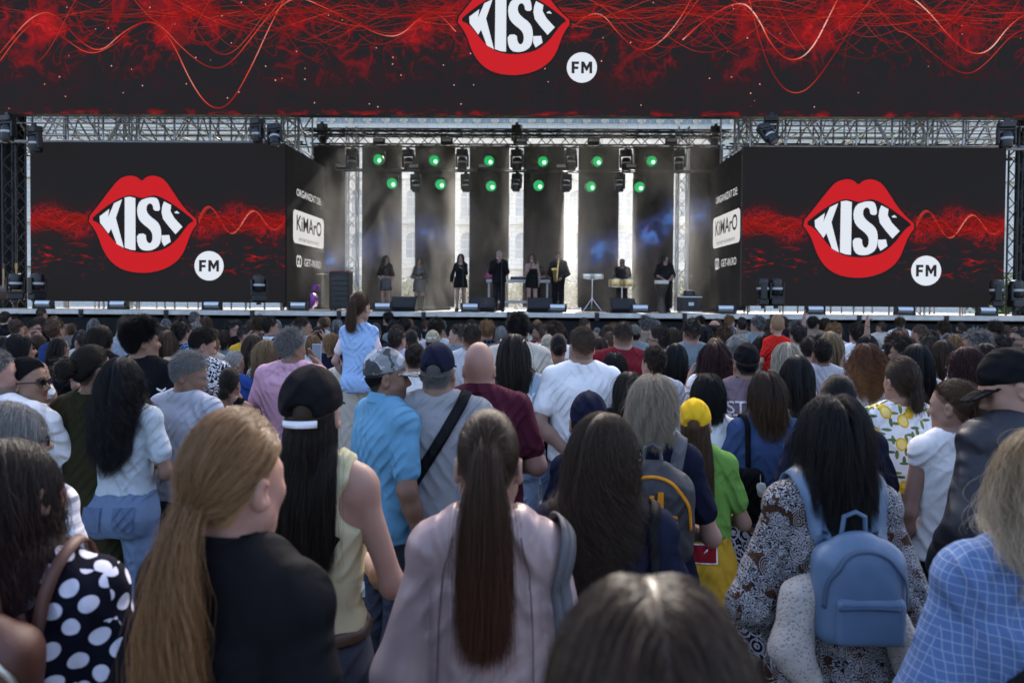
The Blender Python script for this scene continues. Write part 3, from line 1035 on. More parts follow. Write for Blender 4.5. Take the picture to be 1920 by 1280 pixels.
def back_strips():
    m = back_strip_mat()
    nth = ['left-hand end strip half hidden by the sponsor panel', 'behind the first backing singer', 'behind the second backing singer', 'behind the man with the microphone', 'behind the curly haired singer', 'beside the saxophone player', 'behind the timbales player', 'right-hand end strip half hidden by the sponsor panel']
    for (a, b), wh in zip(STRIPS, nth):
        xa, xb = wx(a, BACK_Y), wx(b, BACK_Y)
        z0, z1 = STAGE_Z + .12, wz(960, 273, BACK_Y)
        e = empty('video_strip', ((xa + xb) / 2, BACK_Y, z0))
        tag(e, 'tall narrow black video strip ' + wh, 'screen', 'video strips along the back of the stage')
        W, H = xb - xa, z1 - z0
        MB().box((0, .07, H / 2), (W, .12, H)).obj('cabinet', BLACKM, e)
        n = 6
        for i in range(n):     # the strip is built of stacked LED tiles
            za, zb = H * i / n + .004, H * (i + 1) / n - .004
            link('led_tile', pymesh('led_tile', [(-W / 2 + .004, 0, za), (W / 2 - .004, 0, za), (W / 2 - .004, 0, zb), (-W / 2 + .004, 0, zb)], [(0, 1, 2, 3)]), e, m)
        MB().box((0, .06, -.06), (W * .8, .4, .12)).obj('foot', BLACKM, e)
back_strips()

# ---------------------------------------------------------------- trusses and scaffolding
def truss(label, a, b, w, mat, seg, r=.026, name='truss', group=None, sides=4):
    a, b = Vector(a), Vector(b)
    e = empty(name, a)
    tag(e, label, 'truss', group)
    d = b - a
    L = d.length; d.normalize()
    up = Vector((0, 0, 1)) if abs(d.z) < .9 else Vector((0, 1, 0))
    s = d.cross(up).normalized(); up = s.cross(d)
    C = [(s * i + up * j) * w / 2 for i, j in ((-1, -1), (1, -1), (1, 1), (-1, 1))]
    for c in C: bar('chord', c, c + d * L, r, mat, e)
    n = max(2, round(L / seg))
    for f in range(sides):
        c0, c1 = C[f], C[(f + 1) % 4]
        for i in range(n):
            p, q = (c0, c1) if i % 2 == 0 else (c1, c0)
            bar('brace', p + d * (L * i / n), q + d * (L * (i + 1) / n), r * .55, mat, e, 6)
    return e
def rigging():
    bx = lambda px, Y=BACK_Y: wx(px, Y)
    tr = lambda px: px
    truss('silver lattice truss tower standing between two video strips on the left', (bx(660, 24.6), 24.6, STAGE_Z), (bx(660, 24.6), 24.6, wz(660, 240, 24.6)), .36, STEEL, .4, .03, 'truss_tower', 'truss towers')
    truss('silver lattice truss tower standing between two video strips on the right', (bx(1277, 24.6), 24.6, STAGE_Z), (bx(1277, 24.6), 24.6, wz(1277, 240, 24.6)), .36, STEEL, .4, .03, 'truss_tower', 'truss towers')
    Y = 24.2
    truss('long black lighting truss hung across the stage above the green lamps', (bx(585, Y), Y, wz(960, 262, Y)), (bx(1352, Y), Y, wz(960, 262, Y)), .44, BLACKM, .42, .03)
    truss('thin black truss above the long lighting truss', (bx(570, 25.4), 25.4, wz(960, 250, 25.4)), (bx(1365, 25.4), 25.4, wz(960, 250, 25.4)), .25, BLACKM, .6, .025)
    for k, (py, YY) in enumerate(((319, 24.2), (322, 24.0))):
        bar('lighting_bar', (bx(645, YY), YY, wz(960, py, YY)), (bx(1330, YY), YY, wz(960, py, YY)), .03, BLACKM)
        tag(bpy.context.scene.objects[-1] if False else COL.objects[-1], ['upper straight black lighting bar below the green lamps', 'lower straight black lighting bar carrying the second lamp row'][k], 'bar')
    # scaffold over each side screen
    r = random.Random(5)
    for side in (-1, 1):
        x0, x1 = (bx(-60, 20.6), bx(532, 20.6)) if side < 0 else (bx(1398, 20.6), bx(1990, 20.6))
        e = empty('scaffold', ((x0 + x1) / 2, 20.6, STAGE_Z))
        tag(e, 'galvanised tube scaffold above the ' + ('left' if side < 0 else 'right') + '-hand video screen', 'scaffold')
        L = e.location
        zb, zt = wz(300, 270, 20.6), wz(300, 190, 20.6) + .6
        P = lambda x, y, z: Vector((x, y, z)) - L
        nb = 9
        for row in range(3):
            yy = 20.4 + row * 1.5
            for i in range(nb + 1):
                x = x0 + (x1 - x0) * i / nb
                bar('standard', P(x, yy, STAGE_Z), P(x, yy, zt), .03, STEEL, e)
            for zz in (zb - .03, zb + .55, zb + 1.1):
                bar('ledger', P(x0, yy - .04, zz), P(x1, yy - .04, zz), .028, STEEL, e)
            for i in range(nb):
                xa, xb = x0 + (x1 - x0) * i / nb, x0 + (x1 - x0) * (i + 1) / nb
                if (i + row) % 2: xa, xb = xb, xa
                bar('diagonal', P(xa, yy + .05, zb - .1), P(xb, yy + .05, zt - .2), .026, STEEL, e)
                if r.random() < .5:
                    bar('diagonal', P(xb, yy + .1, zb - .1), P((xa + xb) / 2, yy + .1, zt - .1), .024, STEEL, e)
        for i in range(nb + 1):
            x = x0 + (x1 - x0) * i / nb
            for zz in (zb + .2, zb + .8): bar('transom', P(x + .04, 20.4, zz), P(x + .04, 23.4, zz), .026, STEEL, e)
        # steel rail along the top of the screen
        bar('top_rail', P(x0 + 1, 19.86, wz(300, 267 if side < 0 else 274, SCR_Y) + .03), P(x1 - .3, 19.86, wz(300, 267 if side < 0 else 274, SCR_Y) + .03), .04, STEEL, e)
        truss('black lattice truss behind the scaffold over the ' + ('left' if side < 0 else 'right') + '-hand screen', (x0, 22.6, zb + .3), (x1, 22.6, zb + .3), .4, BLACKM, .45, .028)
        # vertical lattice mast
        mx = bx(238 if side < 0 else 1706, 20.9)
        truss('silver lattice mast rising behind the ' + ('left' if side < 0 else 'right') + '-hand screen', (mx, 20.9, STAGE_Z), (mx, 20.9, zt + 2), .4, STEEL, .4, .028, 'truss_mast')
        mx = bx(546 if side < 0 else 1388, 21.2)
        truss('silver lattice mast at the inner edge of the ' + ('left' if side < 0 else 'right') + '-hand screen', (mx, 21.2, STAGE_Z), (mx, 21.2, zt + 2), .36, STEEL, .4, .028, 'truss_mast')
    # roof over the stage
    canvas = plain('roof_canvas', (0.30, 0.28, 0.25), 0.9, 0, .2, 1.2, .2, 8)
    e = empty('stage_roof', (0, 19.6, 9))
    tag(e, 'beige canvas stage roof behind the header screen', 'roof')
    V = [(-17, 0, 3.2), (17, 0, 3.2), (17, 9.0, 1.15), (-17, 9.0, 1.15), (-17, 9.2, 1.15), (17, 9.2, 1.15), (17, .2, 3.35), (-17, .2, 3.35)]
    link('canvas', pymesh('canvas', V, [(0, 1, 2, 3), (4, 5, 6, 7), (0, 7, 6, 1), (3, 2, 5, 4)]), e, canvas)
    for i in range(12):
        x = -16.5 + 3 * i
        bar('rafter', (x, .3, 3.0), (x, 8.9, 1.02), .05, STEEL, e)
    bar('eave_tube', (-17, 8.9, 1.0), (17, 8.9, 1.0), .06, STEEL, e)
    # black drapes that close the wings
    for side in (-1, 1):
        xa, xb = (bx(-330, 20.6), bx(47, 20.6)) if side < 0 else (bx(1897, 20.6), bx(2280, 20.6))
        n = 160
        V, F = [], []
        for i in range(n + 1):
            x = xa + (xb - xa) * i / n
            y = .05 * math.sin(x * 17) + .03 * math.sin(x * 31)
            V += [(x - xa, y, 0), (x - xa, y, 6.4)]
            if i: F.append((2 * i - 2, 2 * i, 2 * i + 1, 2 * i - 1))
        o = link('wing_drape', pymesh('wing_drape', V, F, True), None, DRAPE, (xa, 20.6, STAGE_Z))
        tag(o, 'black pleated drape closing the ' + ('left' if side < 0 else 'right') + ' wing beyond the slit of daylight', 'curtain')
        mx = bx(28 if side < 0 else 1908, 20.2)
        truss('black lattice mast in front of the ' + ('left' if side < 0 else 'right') + ' wing drape', (mx, 20.2, STAGE_Z), (mx, 20.2, 8.0), .4, BLACKM, .4, .028, 'truss_mast')
rigging()

# ---------------------------------------------------------------- lamps
LENS = plain('lamp_lens', (0.25, 0.26, 0.28), 0.1, 0.6)
def moving_head():
    e = empty('moving_head_lamp')
    m = MB(); m.box((0, 0, -.10), (.40, .26, .18), .03); m.box((0, 0, .02), (.12, .08, .12), .01)
    m.obj('base', BLACKP, e)
    y = MB()
    for s in (-1, 1): y.box((s * .20, 0, -.40), (.06, .16, .46), .02)
    y.box((0, 0, -.22), (.44, .18, .07), .02)
    y.obj('yoke', BLACKP, e)
    h = MB(); h.lathe([(.05, .20), (.12, .19), (.155, .12), (.16, .0), (.165, -.18), (.15, -.24), (.13, -.25)], (0, 0, -.48), 18)
    hd = h.obj('head', BLACKP, e, True)
    l = MB(); l.lathe([(.128, -.252), (.11, -.262), (.06, -.272), (.01, -.275)], (0, 0, -.48), 18)
    l.obj('lens', LENS, hd, True)
    b = MB(); b.lathe([(.162, .04), (.168, .04), (.168, -.02), (.162, -.02)], (0, 0, -.48), 18)
    b.obj('pale_band', plain('pale_band', (.45, .45, .45), .5), hd, True)
    return e
GREEN = None
def green_lamp():
    e = empty('green_stage_lamp')
    m = MB(); m.lathe([(.10, .30), (.16, .26), (.19, .08), (.20, .0), (.185, -.005)], (0, 0, 0), 20, 'Y')
    m.obj('housing', BLACKP, e, True)
    MB().tube([(-.22, .12, 0), (-.22, .12, .30), (.22, .12, .30), (.22, .12, 0)], .018, 6).obj('bracket', BLACKP, e)
    t = NT('lit_green_led')
    c = s2l((.12, .86, .45))
    t.base((0.02, .1, .05))
    t.b.inputs['Emission Color'].default_value = (*c, 1)
    t.b.inputs['Emission Strength'].default_value = 1.6 / 2 ** EXPO
    d = MB()
    k = 0
    for ring, cnt in ((0, 1), (.062, 6), (.115, 11), (.165, 16)):
        for i in range(cnt):
            a = 2 * math.pi * i / cnt
            d.lathe([(.019, -.012), (.014, -.022), (.004, -.026)], (ring * math.cos(a), 0, ring * math.sin(a)), 6, 'Y')
    d.obj('diodes', t.m, e)
    t2 = NT('hot_green_led')
    t2.base((.1, .2, .15))
    t2.b.inputs['Emission Color'].default_value = (*s2l((.80, 1.0, .90)), 1)
    t2.b.inputs['Emission Strength'].default_value = 4.0 / 2 ** EXPO
    q = MB()
    for ring, cnt in ((0, 1), (.05, 6)):
        for i in range(cnt):
            a = 2 * math.pi * i / cnt
            q.lathe([(.020, -.022), (.014, -.030), (.004, -.033)], (.05 + ring * math.cos(a), 0, -.04 + ring * math.sin(a)), 6, 'Y')
    q.obj('bright_diodes', t2.m, e)
    face = NT('green_lamp_face')
    face.base((.02, .12, .06))
    face.b.inputs['Emission Color'].default_value = (*s2l((.05, .6, .3)), 1)
    face.b.inputs['Emission Strength'].default_value = .35 / 2 ** EXPO
    f = MB(); f.lathe([(.184, -.006), (.18, -.010), (.001, -.011)], (0, 0, 0), 20, 'Y')
    f.obj('face', face.m, e)
    return e
def strobe():
    e = empty('strobe_light')
    m = MB(); m.box((0, 0, .04), (.52, .22, .06), .015)
    for s in (-1, 1): m.box((s * .245, 0, .14), (.03, .16, .22), .008)
    m.obj('base', BLACKP, e)
    b = MB(); b.box((0, .02, .15), (.455, .14, .19), .015); b.obj('housing', BLACKP, e)
    ref = plain('strobe_reflector', (.62, .63, .64), .3, .6, .1)
    r = MB()
    V = []
    n = 8
    for i in range(n + 1):
        z = .075 + .15 * i / n
        yy = -.052 - .035 * math.sin(math.pi * i / n)
        V += [(-.20, yy, z), (.20, yy, z)]
    r.add(V, [(2 * i, 2 * i + 1, 2 * i + 3, 2 * i + 2) for i in range(n)])
    r.obj('reflector', ref, e, True)
    MB().tube([(-.19, -.096, .15), (.19, -.096, .15)], .012, 8).obj('flash_tube', plain('flash_tube', (.8, .8, .8), .2), e)
    return e
def wedge():
    e = empty('floor_monitor')
    m = MB()
    V = [(-.36, -.22, 0), (.36, -.22, 0), (.36, .30, 0), (-.36, .30, 0), (-.36, -.26, .10), (.36, -.26, .10), (.36, .16, .42), (-.36, .16, .42), (-.36, .30, .36), (.36, .30, .36)]
    m.add(V, [(0, 3, 2, 1), (0, 1, 5, 4), (4, 5, 6, 7), (7, 6, 9, 8), (8, 9, 2, 3), (1, 2, 9, 6, 5), (0, 4, 7, 8, 3)])
    m.obj('cabinet', BLACKM, e)
    g = MB(); g.add([(-.33, -.252, .125), (.33, -.252, .125), (.33, .140, .422), (-.33, .140, .422)], [(0, 1, 2, 3)])
    g.obj('grille', plain('speaker_grille', (.022, .022, .024), .7, 0, .3, 90), e)
    return e
def place(proto, loc, rot, label, cat, group, first, scale=1.0):
    o = proto if first else copy_tree(proto)
    o.location = loc
    o.rotation_euler = rot
    o.scale = (scale,) * 3
    tag(o, label, cat, group)
    return o
def lamps():
    mh = moving_head()
    row1 = [660, 764, 865, 967, 1067, 1171, 1270]
    k = 0
    who = ['before the left lattice tower', 'second from the left', 'third from the left', 'in the middle of the row', 'third from the right', 'second from the right', 'before the right lattice tower']
    for px, wh in zip(row1, who):
        Y = 24.0
        place(mh, (wx(px, Y), Y, wz(px, 280, Y)), (rad(random.uniform(-8, 8)), 0, rad(random.uniform(-20, 20))), 'moving head lamp in the upper row under the truss, ' + wh, 'stage lamp', 'moving heads under the truss', k == 0, 1.0)
        k += 1
    for px, wh in zip([778, 872, 968, 1060, 1160], ['at the left end', 'second from the left', 'pale backlit one in the middle', 'second from the right', 'at the right end']):
        Y = 23.8
        place(mh, (wx(px, Y), Y, wz(px, 326, Y)), (rad(random.uniform(-8, 8)), 0, rad(random.uniform(-50, 50))), 'moving head lamp in the lower row between green lamps, ' + wh, 'stage lamp', 'moving heads on the lower bar', False, .85)
    for (px, py, rx, wh, sc) in ((481, 222, 5, 'over the inner corner of the left-hand screen', .9), (514, 236, -25, 'tilted beside the left-hand sponsor panel', .9), (1442, 216, 10, 'over the inner corner of the right-hand screen', .9),
                                 (1424, 236, -35, 'tilted beside the right-hand sponsor panel', .9), (16, 216, 0, 'at the far left top edge', 1.0), (66, 236, 5, 'over the outer corner of the left-hand screen', 1.0), (1880, 228, 0, 'over the outer corner of the right-hand screen', 1.0), (967, 234, 8, 'standing above the middle of the lighting truss', .9), (603, 232, 8, 'above the left end of the lighting truss', .9), (1338, 236, 8, 'above the right end of the lighting truss', .9)):
        Y = 19.0 if wh.find('truss') < 0 else 24.6
        place(mh, (wx(px, Y), Y, wz(px, py, Y)), (rad(rx), rad(rx * .4), rad(px % 60 - 30)), 'moving head lamp ' + wh, 'stage lamp', 'moving heads round the screens', False, sc)
    for px in (100, 150, 1830, 1895, 24, 52, 480, 1440):
        pass
    gl = green_lamp()
    g1 = [(709, 299), (814, 301), (917, 302), (1018, 303), (1120, 303), (1222, 302)]
    g2 = [(735, 344), (826, 346), (921, 349), (1010, 348), (1108, 350), (1199, 351)]
    o6 = ['first from the left', 'second from the left', 'third from the left', 'third from the right', 'second from the right', 'first from the right']
    for row, (L, Y) in enumerate(((g1, 23.7), (g2, 23.5))):
        for j, (px, py) in enumerate(L):
            p = PY(px, py, Y)
            place(gl, p, (rad(random.uniform(-4, 10)), 0, rad(random.uniform(-14, 14))), 'round lamp glowing green in the ' + ('upper' if row == 0 else 'lower') + ' row, ' + o6[j], 'stage lamp', 'green lamps', row == 0 and j == 0, .95)
    st = strobe()
    for j, px in enumerate((82, 222, 398, 560, 718, 882, 1045, 1200, 1360, 1528, 1696, 1850)):
        place(st, (wx(px, LIP_Y + .22), LIP_Y + .22, STAGE_Z + .002), (rad(0), 0, 0), 'silver strobe light on the stage edge, %s from the left' % ['first', 'second', 'third', 'fourth', 'fifth', 'sixth', 'seventh', 'eighth', 'ninth', 'tenth', 'eleventh', 'twelfth'][j], 'stage lamp', 'strobes along the stage edge', j == 0, 1.0)
    for j, px in enumerate((640, 710, 775, 836, 905, 975, 1050, 1110, 1180, 1255)):
        Y = 23.9
        place(st, (wx(px, Y), Y, wz(px, 270 if j % 2 else 318, Y)), (rad(0), 0, 0), 'black strobe hung on the lighting truss, %s from the left' % ['first', 'second', 'third', 'fourth', 'fifth', 'sixth', 'seventh', 'eighth', 'ninth', 'tenth'][j], 'stage lamp', 'strobes on the truss', False, .8)
    wd = wedge()
    for j, (px, wh) in enumerate(((757, 'between the two backing singers'), (904, 'at the feet of the man with the microphone'), (1013, 'at the feet of the curly haired singer'), (1168, 'in front of the timbales player'))):
        place(wd, (wx(px, 19.6), 19.6, STAGE_Z + .002), (0, 0, rad(180) if False else 0), 'black floor monitor speaker ' + wh, 'speaker', 'floor monitors', j == 0, 1.0)
    # moving heads standing on the deck beside the screens
    for (px, wh) in ((30, 'by the guitars at the left end'), (70, 'right of the guitars at the left end'), (485, 'below the inner corner of the left-hand screen'), (1430, 'first of the pair below the right-hand screen'), (1455, 'second of the pair below the right-hand screen'), (1868, 'below the outer corner of the right-hand screen'), (1905, 'at the right end of the stage')):
        o = place(mh, (wx(px, 18.95), 18.95, STAGE_Z + .24), (rad(180), 0, rad(px % 90)), 'moving head lamp standing on the stage ' + wh, 'stage lamp', 'moving heads on the deck', False, 1.0)
lamps()

# ---------------------------------------------------------------- smoke drifting under the roof, and smoke added to whiten the gaps
def smoke():
    t = NT('stage_smoke')
    t.t.nodes.remove(t.b)
    pv = t.n('ShaderNodeVolumePrincipled')
    pv.inputs['Color'].default_value = (.9, .9, .88, 1)
    pv.inputs['Density'].default_value = 0.03
    pv.inputs['Anisotropy'].default_value = 0.55
    gp = t.n('ShaderNodeNewGeometry').outputs['Position']
    n = t.noise(t.mapping(gp, (1, 1, .45)), .7, 4, .6, .8)
    t.l(t.math('MULTIPLY', t.math('POWER', t.math('SUBTRACT', n, .46, clamp=True), 1.4), 1.05), pv.inputs['Density'])
    t.l(pv.outputs[0], t.out.inputs['Volume'])
    xa, xb = wx(612, 23.2), wx(1330, 23.2)
    o = MB().box((0, 0, 0), (xb - xa, 5.6, 6.4)).obj('smoke', t.m)
    o.location = ((xa + xb) / 2, 22.0, STAGE_Z + 3.25)
    tag(o, 'thin white stage smoke drifting between the side panels', 'smoke', None, 'stuff')
    t = NT('gap_whitening_smoke')  # box of smoke added behind the strips so sunlight in it washes out the facade
    t.t.nodes.remove(t.b)
    pv = t.n('ShaderNodeVolumePrincipled')
    pv.inputs['Color'].default_value = (.92, .92, .9, 1)
    pv.inputs['Density'].default_value = 0.048
    pv.inputs['Anisotropy'].default_value = 0.55
    t.l(pv.outputs[0], t.out.inputs['Volume'])
    o = MB().box((0, 0, 0), (xb - xa + 1.5, 1.9, 6.6)).obj('smoke', t.m)
    o.location = ((xa + xb) / 2, 26.2, STAGE_Z + 3.35)
    tag(o, 'added white smoke behind the video strips that whitens the gaps', 'smoke', None, 'stuff')
smoke()
# ================================================================ PEOPLE
SKINS = {'fair': (.34, .22, .17), 'light': (.29, .18, .133), 'mid': (.24, .145, .10), 'tan': (.19, .11, .074), 'pink': (.32, .185, .148)}
HAIRS = {'black': (.010, .009, .010), 'dark': (.022, .015, .011), 'brown': (.055, .032, .019), 'chestnut': (.095, .050, .027), 'auburn': (.11, .040, .022), 'burgundy': (.045, .010, .012), 'grey': (.22, .215, .21), 'darkgrey': (.08, .078, .076),
         'silver': (.45, .44, .42), 'blond': (.34, .23, .12), 'darkblond': (.30, .165, .075), 'platinum': (.58, .50, .38), 'ash': (.34, .28, .20), 'red': (.22, .075, .03), 'ginger': (.34, .15, .055)}
def skin_mat(skin, hair):
    key = 'skin_%s_%s' % (skin, hair)
    if key in MC: return MC[key]
    t = NT(key)
    v = t.coord()
    m = t.n('ShaderNodeAttribute', attribute_name='mask')
    sp = t.n('ShaderNodeSeparateColor')
    t.l(m.outputs['Color'], sp.inputs[0])
    c = SKINS[skin]
    red = (c[0] * .98, c[1] * .78, c[2] * .74)
    col = t.mix(t.math('POWER', t.noise(v, 14, 5, .7), 1.3), c, red)
    col = t.mix(t.math('MULTIPLY', t.noise(v, 60, 3, .6), .25), col, tuple(q * .75 for q in c))
    col = t.mix(sp.outputs[1], col, (c[0] * .75, c[1] * .42, c[2] * .45))
    h = HAIRS[hair]
    nn = t.math('ADD', t.math('MULTIPLY', t.noise(v, 240, 2), .5), .6, clamp=True)
    col = t.mix(t.math('MULTIPLY', sp.outputs[2], nn), col, tuple(q * .9 + .004 for q in h))
    col = t.mix(t.math('MULTIPLY', sp.outputs[0], .96), col, tuple(q * .8 for q in h))
    t.base(col)
    t.b.inputs['Roughness'].default_value = .52
    t.b.inputs['Subsurface Weight'].default_value = .08
    t.b.inputs['Subsurface Radius'].default_value = (.012, .005, .003)
    t.b.inputs['Subsurface Scale'].default_value = .6
    t.b.inputs['Specular IOR Level'].default_value = .35
    t.bump(t.noise(v, 170, 3), .12, .002)
    MC[key] = t.m
    return t.m
def hair_mat(hair, tip=None):
    key = 'hair_%s_%s' % (hair, tip or '')
    if key in MC: return MC[key]
    t = NT(key)
    ci = t.n('ShaderNodeHairInfo')
    c = tuple(q * .52 for q in HAIRS[hair])
    r = t.n('ShaderNodeValToRGB')
    e = r.color_ramp.elements
    e[0].color = (*(q * .35 for q in c), 1); e[1].color = (*(min(1, q * 1.9 + .003) for q in c), 1)
    t.l(ci.outputs['Random'], r.inputs[0])
    col = r.outputs[0]
    if tip:
        col = t.mix(t.math('POWER', ci.outputs['Intercept'], 1.6), col, tuple(q * .65 for q in HAIRS[tip]))
    if hair in ('grey', 'darkgrey', 'ash'):
        col = t.mix(t.math('GREATER_THAN', t.math('FRACT', t.math('MULTIPLY', ci.outputs['Random'], 37.7)), .62), col, (.28, .275, .27) if hair != 'ash' else (.34, .29, .22))
    t.base(col)
    t.b.inputs['Roughness'].default_value = .40
    t.b.inputs['Specular IOR Level'].default_value = .22
    t.b.inputs['Sheen Weight'].default_value = .0
    MC[key] = t.m
    return t.m

# ---------------------------------------------------------------- cloth
def cloth(name, c, kind='plain', c2=(.8, .8, .8), rough=.9, s=1.0, c3=(.1, .1, .1)):
    if name in MC: return MC[name]
    t = NT(name)
    v = t.coord()
    x, y, z = t.sep(v)
    nx, ny, nz = (t.math('ABSOLUTE', q) for q in t.sep(t.coord('Normal')))
    sidef = t.math('GREATER_THAN', nx, t.math('MAXIMUM', t.math('MULTIPLY', ny, 1.15), nz))
    topf = t.math('GREATER_THAN', nz, t.math('MAXIMUM', t.math('MULTIPLY', ny, 1.3), nx))
    x_ = t.math('ADD', t.math('MULTIPLY', x, t.math('SUBTRACT', 1.0, sidef)), t.math('MULTIPLY', t.math('ADD', y, .31), sidef))
    z_ = t.math('ADD', t.math('MULTIPLY', z, t.math('SUBTRACT', 1.0, topf)), t.math('MULTIPLY', t.math('ADD', y, .17), topf))
    if kind in ('dots', 'windowpane', 'lemons', 'scribble', 'lace', 'ikat', 'check'):
        x, z = x_, z_
    xz = t.comb(x, z, 0)
    big = t.noise(v, 5, 4, .6)
    tone = lambda q: t.mix(big, tuple(k * .86 for k in q), tuple(min(.95, k * 1.1) for k in q))
    col = tone(c)
    def bands(a, per, duty, ph=0.0):
        return t.math('LESS_THAN', t.math('FRACT', t.math('ADD', t.math('DIVIDE', a, per), ph)), duty)
    def vor(vec, scale, rnd=1.0, feat='F1'):
        n = t.n('ShaderNodeTexVoronoi')
        n.voronoi_dimensions = '2D'
        n.feature = feat
        n.inputs['Scale'].default_value = scale
        n.inputs['Randomness'].default_value = rnd
        t.l(vec, n.inputs['Vector'])
        return n
    if kind == 'dots':
        n = vor(t.mapping(xz, rot=(0, 0, rad(38))), 19 * s, .22)
        col = t.mix(t.math('LESS_THAN', n.outputs['Distance'], .33), col, c2)
    elif kind == 'stripes':
        col = t.mix(bands(t.math('ADD', z, t.math('MULTIPLY', t.noise(v, 3, 2), .03)), .042 / s, .38), col, c2)
    elif kind == 'vstripes':
        col = t.mix(bands(x, .06 / s, .3), col, c2)
    elif kind == 'windowpane':
        wob = t.math('MULTIPLY', t.noise(v, 6, 2), .02)
        a = t.math('MAXIMUM', bands(t.math('ADD', x, wob), .018 / s, .10), bands(t.math('ADD', z, wob), .020 / s, .10))
        fine = t.math('MAXIMUM', bands(x, .0075, .5), bands(z, .0075, .5))
        col = t.mix(t.math('MULTIPLY', fine, .18), col, tuple(k * .7 for k in c))
        col = t.mix(t.math('MULTIPLY', a, .75), col, c2)
    elif kind == 'check':
        a = bands(x, .05 / s, .12); b = bands(z, .05 / s, .12)
        col = t.mix(t.math('MAXIMUM', a, b), col, c2)
    elif kind == 'lemons':
        w = t.n('ShaderNodeVectorMath', operation='ADD')
        t.l(xz, w.inputs[0])
        w.inputs[1].default_value = (.31, .07, 0)
        n = vor(t.mapping(xz, (1, .8, 1), rot=(0, 0, .5)), 11 * s, .8)
        rndc = t.sep(n.outputs['Color'])
        lemon = t.math('MULTIPLY', t.math('LESS_THAN', n.outputs['Distance'], .30), t.math('GREATER_THAN', rndc[0], .30))
        inner = t.math('LESS_THAN', n.outputs['Distance'], .21)
        slice_ = t.math('MULTIPLY', t.math('GREATER_THAN', rndc[1], .6), inner)
        yel = t.mix(t.math('MULTIPLY', n.outputs['Distance'], 2.2), (.80, .55, .06), (.62, .36, .03))
        yel = t.mix(slice_, yel, (.85, .66, .22))
        n2 = vor(t.mapping(w.outputs[0], (2.6, .95, 1), rot=(0, 0, .9)), 10 * s, .8)
        leaf = t.math('LESS_THAN', n2.outputs['Distance'], .22)
        n3 = vor(t.mapping(xz, (.9, 2.7, 1), (.4, .2, 0), (0, 0, .55)), 10 * s, .8)
        leaf2 = t.math('LESS_THAN', n3.outputs['Distance'], .20)
        col = t.mix(leaf, col, t.mix(t.sep(n2.outputs['Color'])[0], (.05, .12, .05), (.18, .22, .05)))
        col = t.mix(leaf2, col, t.mix(t.sep(n3.outputs['Color'])[0], (.04, .10, .06), (.22, .25, .07)))
        col = t.mix(lemon, col, yel)
    elif kind == 'paisley':
        wv = t.n('ShaderNodeTexWave', wave_type='RINGS', rings_direction='SPHERICAL')
        wv.inputs['Scale'].default_value = 34 * s
        wv.inputs['Distortion'].default_value = 22
        wv.inputs['Detail'].default_value = 3
        wv.inputs['Detail Scale'].default_value = 1.6
        t.l(v, wv.inputs['Vector'])
        n = vor(t.mapping(xz, (1, .7, 1), rot=(0, 0, .7)), 36 * s, 1.0)
        ring = t.math('LESS_THAN', t.math('ABSOLUTE', t.math('SUBTRACT', t.math('FRACT', t.math('MULTIPLY', n.outputs['Distance'], 5.0)), .5)), .13)
        wh = t.math('GREATER_THAN', wv.outputs['Fac'], .70)
        col = t.mix(wh, col, c2)
        col = t.mix(t.math('MULTIPLY', t.math('GREATER_THAN', t.noise(v, 14, 3), .57), t.math('GREATER_THAN', wv.outputs['Fac'], .3)), col, c3)
        col = t.mix(t.math('MULTIPLY', ring, t.math('GREATER_THAN', t.sep(n.outputs['Color'])[0], .35)), col, c2)
    elif kind == 'scribble':
        n = t.noise(t.mapping(xz, (1, 1, 1)), 13 * s, 2, .5, 2.6)
        a = t.math('LESS_THAN', t.math('ABSOLUTE', t.math('SUBTRACT', n, .5)), .055)
        col = t.mix(a, col, c2)
    elif kind == 'lace':
        n = vor(xz, 14 * s, .4)
        pet = t.math('SINE', t.math('MULTIPLY', t.n('ShaderNodeTexGradient').outputs[0], 6))
        a = t.math('LESS_THAN', t.math('ABSOLUTE', t.math('SUBTRACT', t.math('FRACT', t.math('MULTIPLY', n.outputs['Distance'], 3.4)), .5)), .22)
        col = t.mix(t.math('MULTIPLY', a, t.math('GREATER_THAN', t.noise(xz, 22, 2, .5), .42)), col, c2)
    elif kind == 'camo':
        n1 = t.noise(v, 16 * s, 2, .5, .4); n2 = t.noise(t.mapping(v, loc=(3, 2, 1)), 15 * s, 2, .5, .4)
        col = t.mix(t.math('GREATER_THAN', n1, .53), col, c2)
        col = t.mix(t.math('GREATER_THAN', n2, .56), col, c3)
    elif kind == 'ikat':
        n = vor(t.mapping(xz, (1, .8, 1)), 17 * s, .55)
        a = t.math('LESS_THAN', t.math('ABSOLUTE', t.math('SUBTRACT', t.math('FRACT', t.math('MULTIPLY', n.outputs['Distance'], 3.0)), .5)), .20)
        b = t.math('GREATER_THAN', t.noise(xz, 20 * s, 2, .5, 2), .56)
        col = t.mix(t.math('MAXIMUM', a, b), col, c2)
    elif kind == 'denim':
        tw = t.noise(t.mapping(v, (1, 1, .25)), 420, 2, .6)
        col = t.mix(t.math('MULTIPLY', tw, .6), col, tuple(min(1, k * 1.6 + .03) for k in c))
        fade = t.math('GREATER_THAN', t.noise(v, 4, 3), .5)
        col = t.mix(t.math('MULTIPLY', t.noise(t.mapping(v, (1, 1, .4)), 7, 4, .65), .8), col, tuple(min(1, k * 1.7 + .02) for k in c))
    elif kind == 'melange':
        col = t.mix(t.math('MULTIPLY', t.noise(t.mapping(v, (1, 1, .3)), 260, 3, .7), .55), col, tuple(k * .6 for k in c))
    elif kind == 'satin':
        rough = .38
    t.base(col)
    t.b.inputs['Roughness'].default_value = rough
    t.b.inputs['Sheen Weight'].default_value = .0
    t.b.inputs['Specular IOR Level'].default_value = .08 if rough > .6 else .4
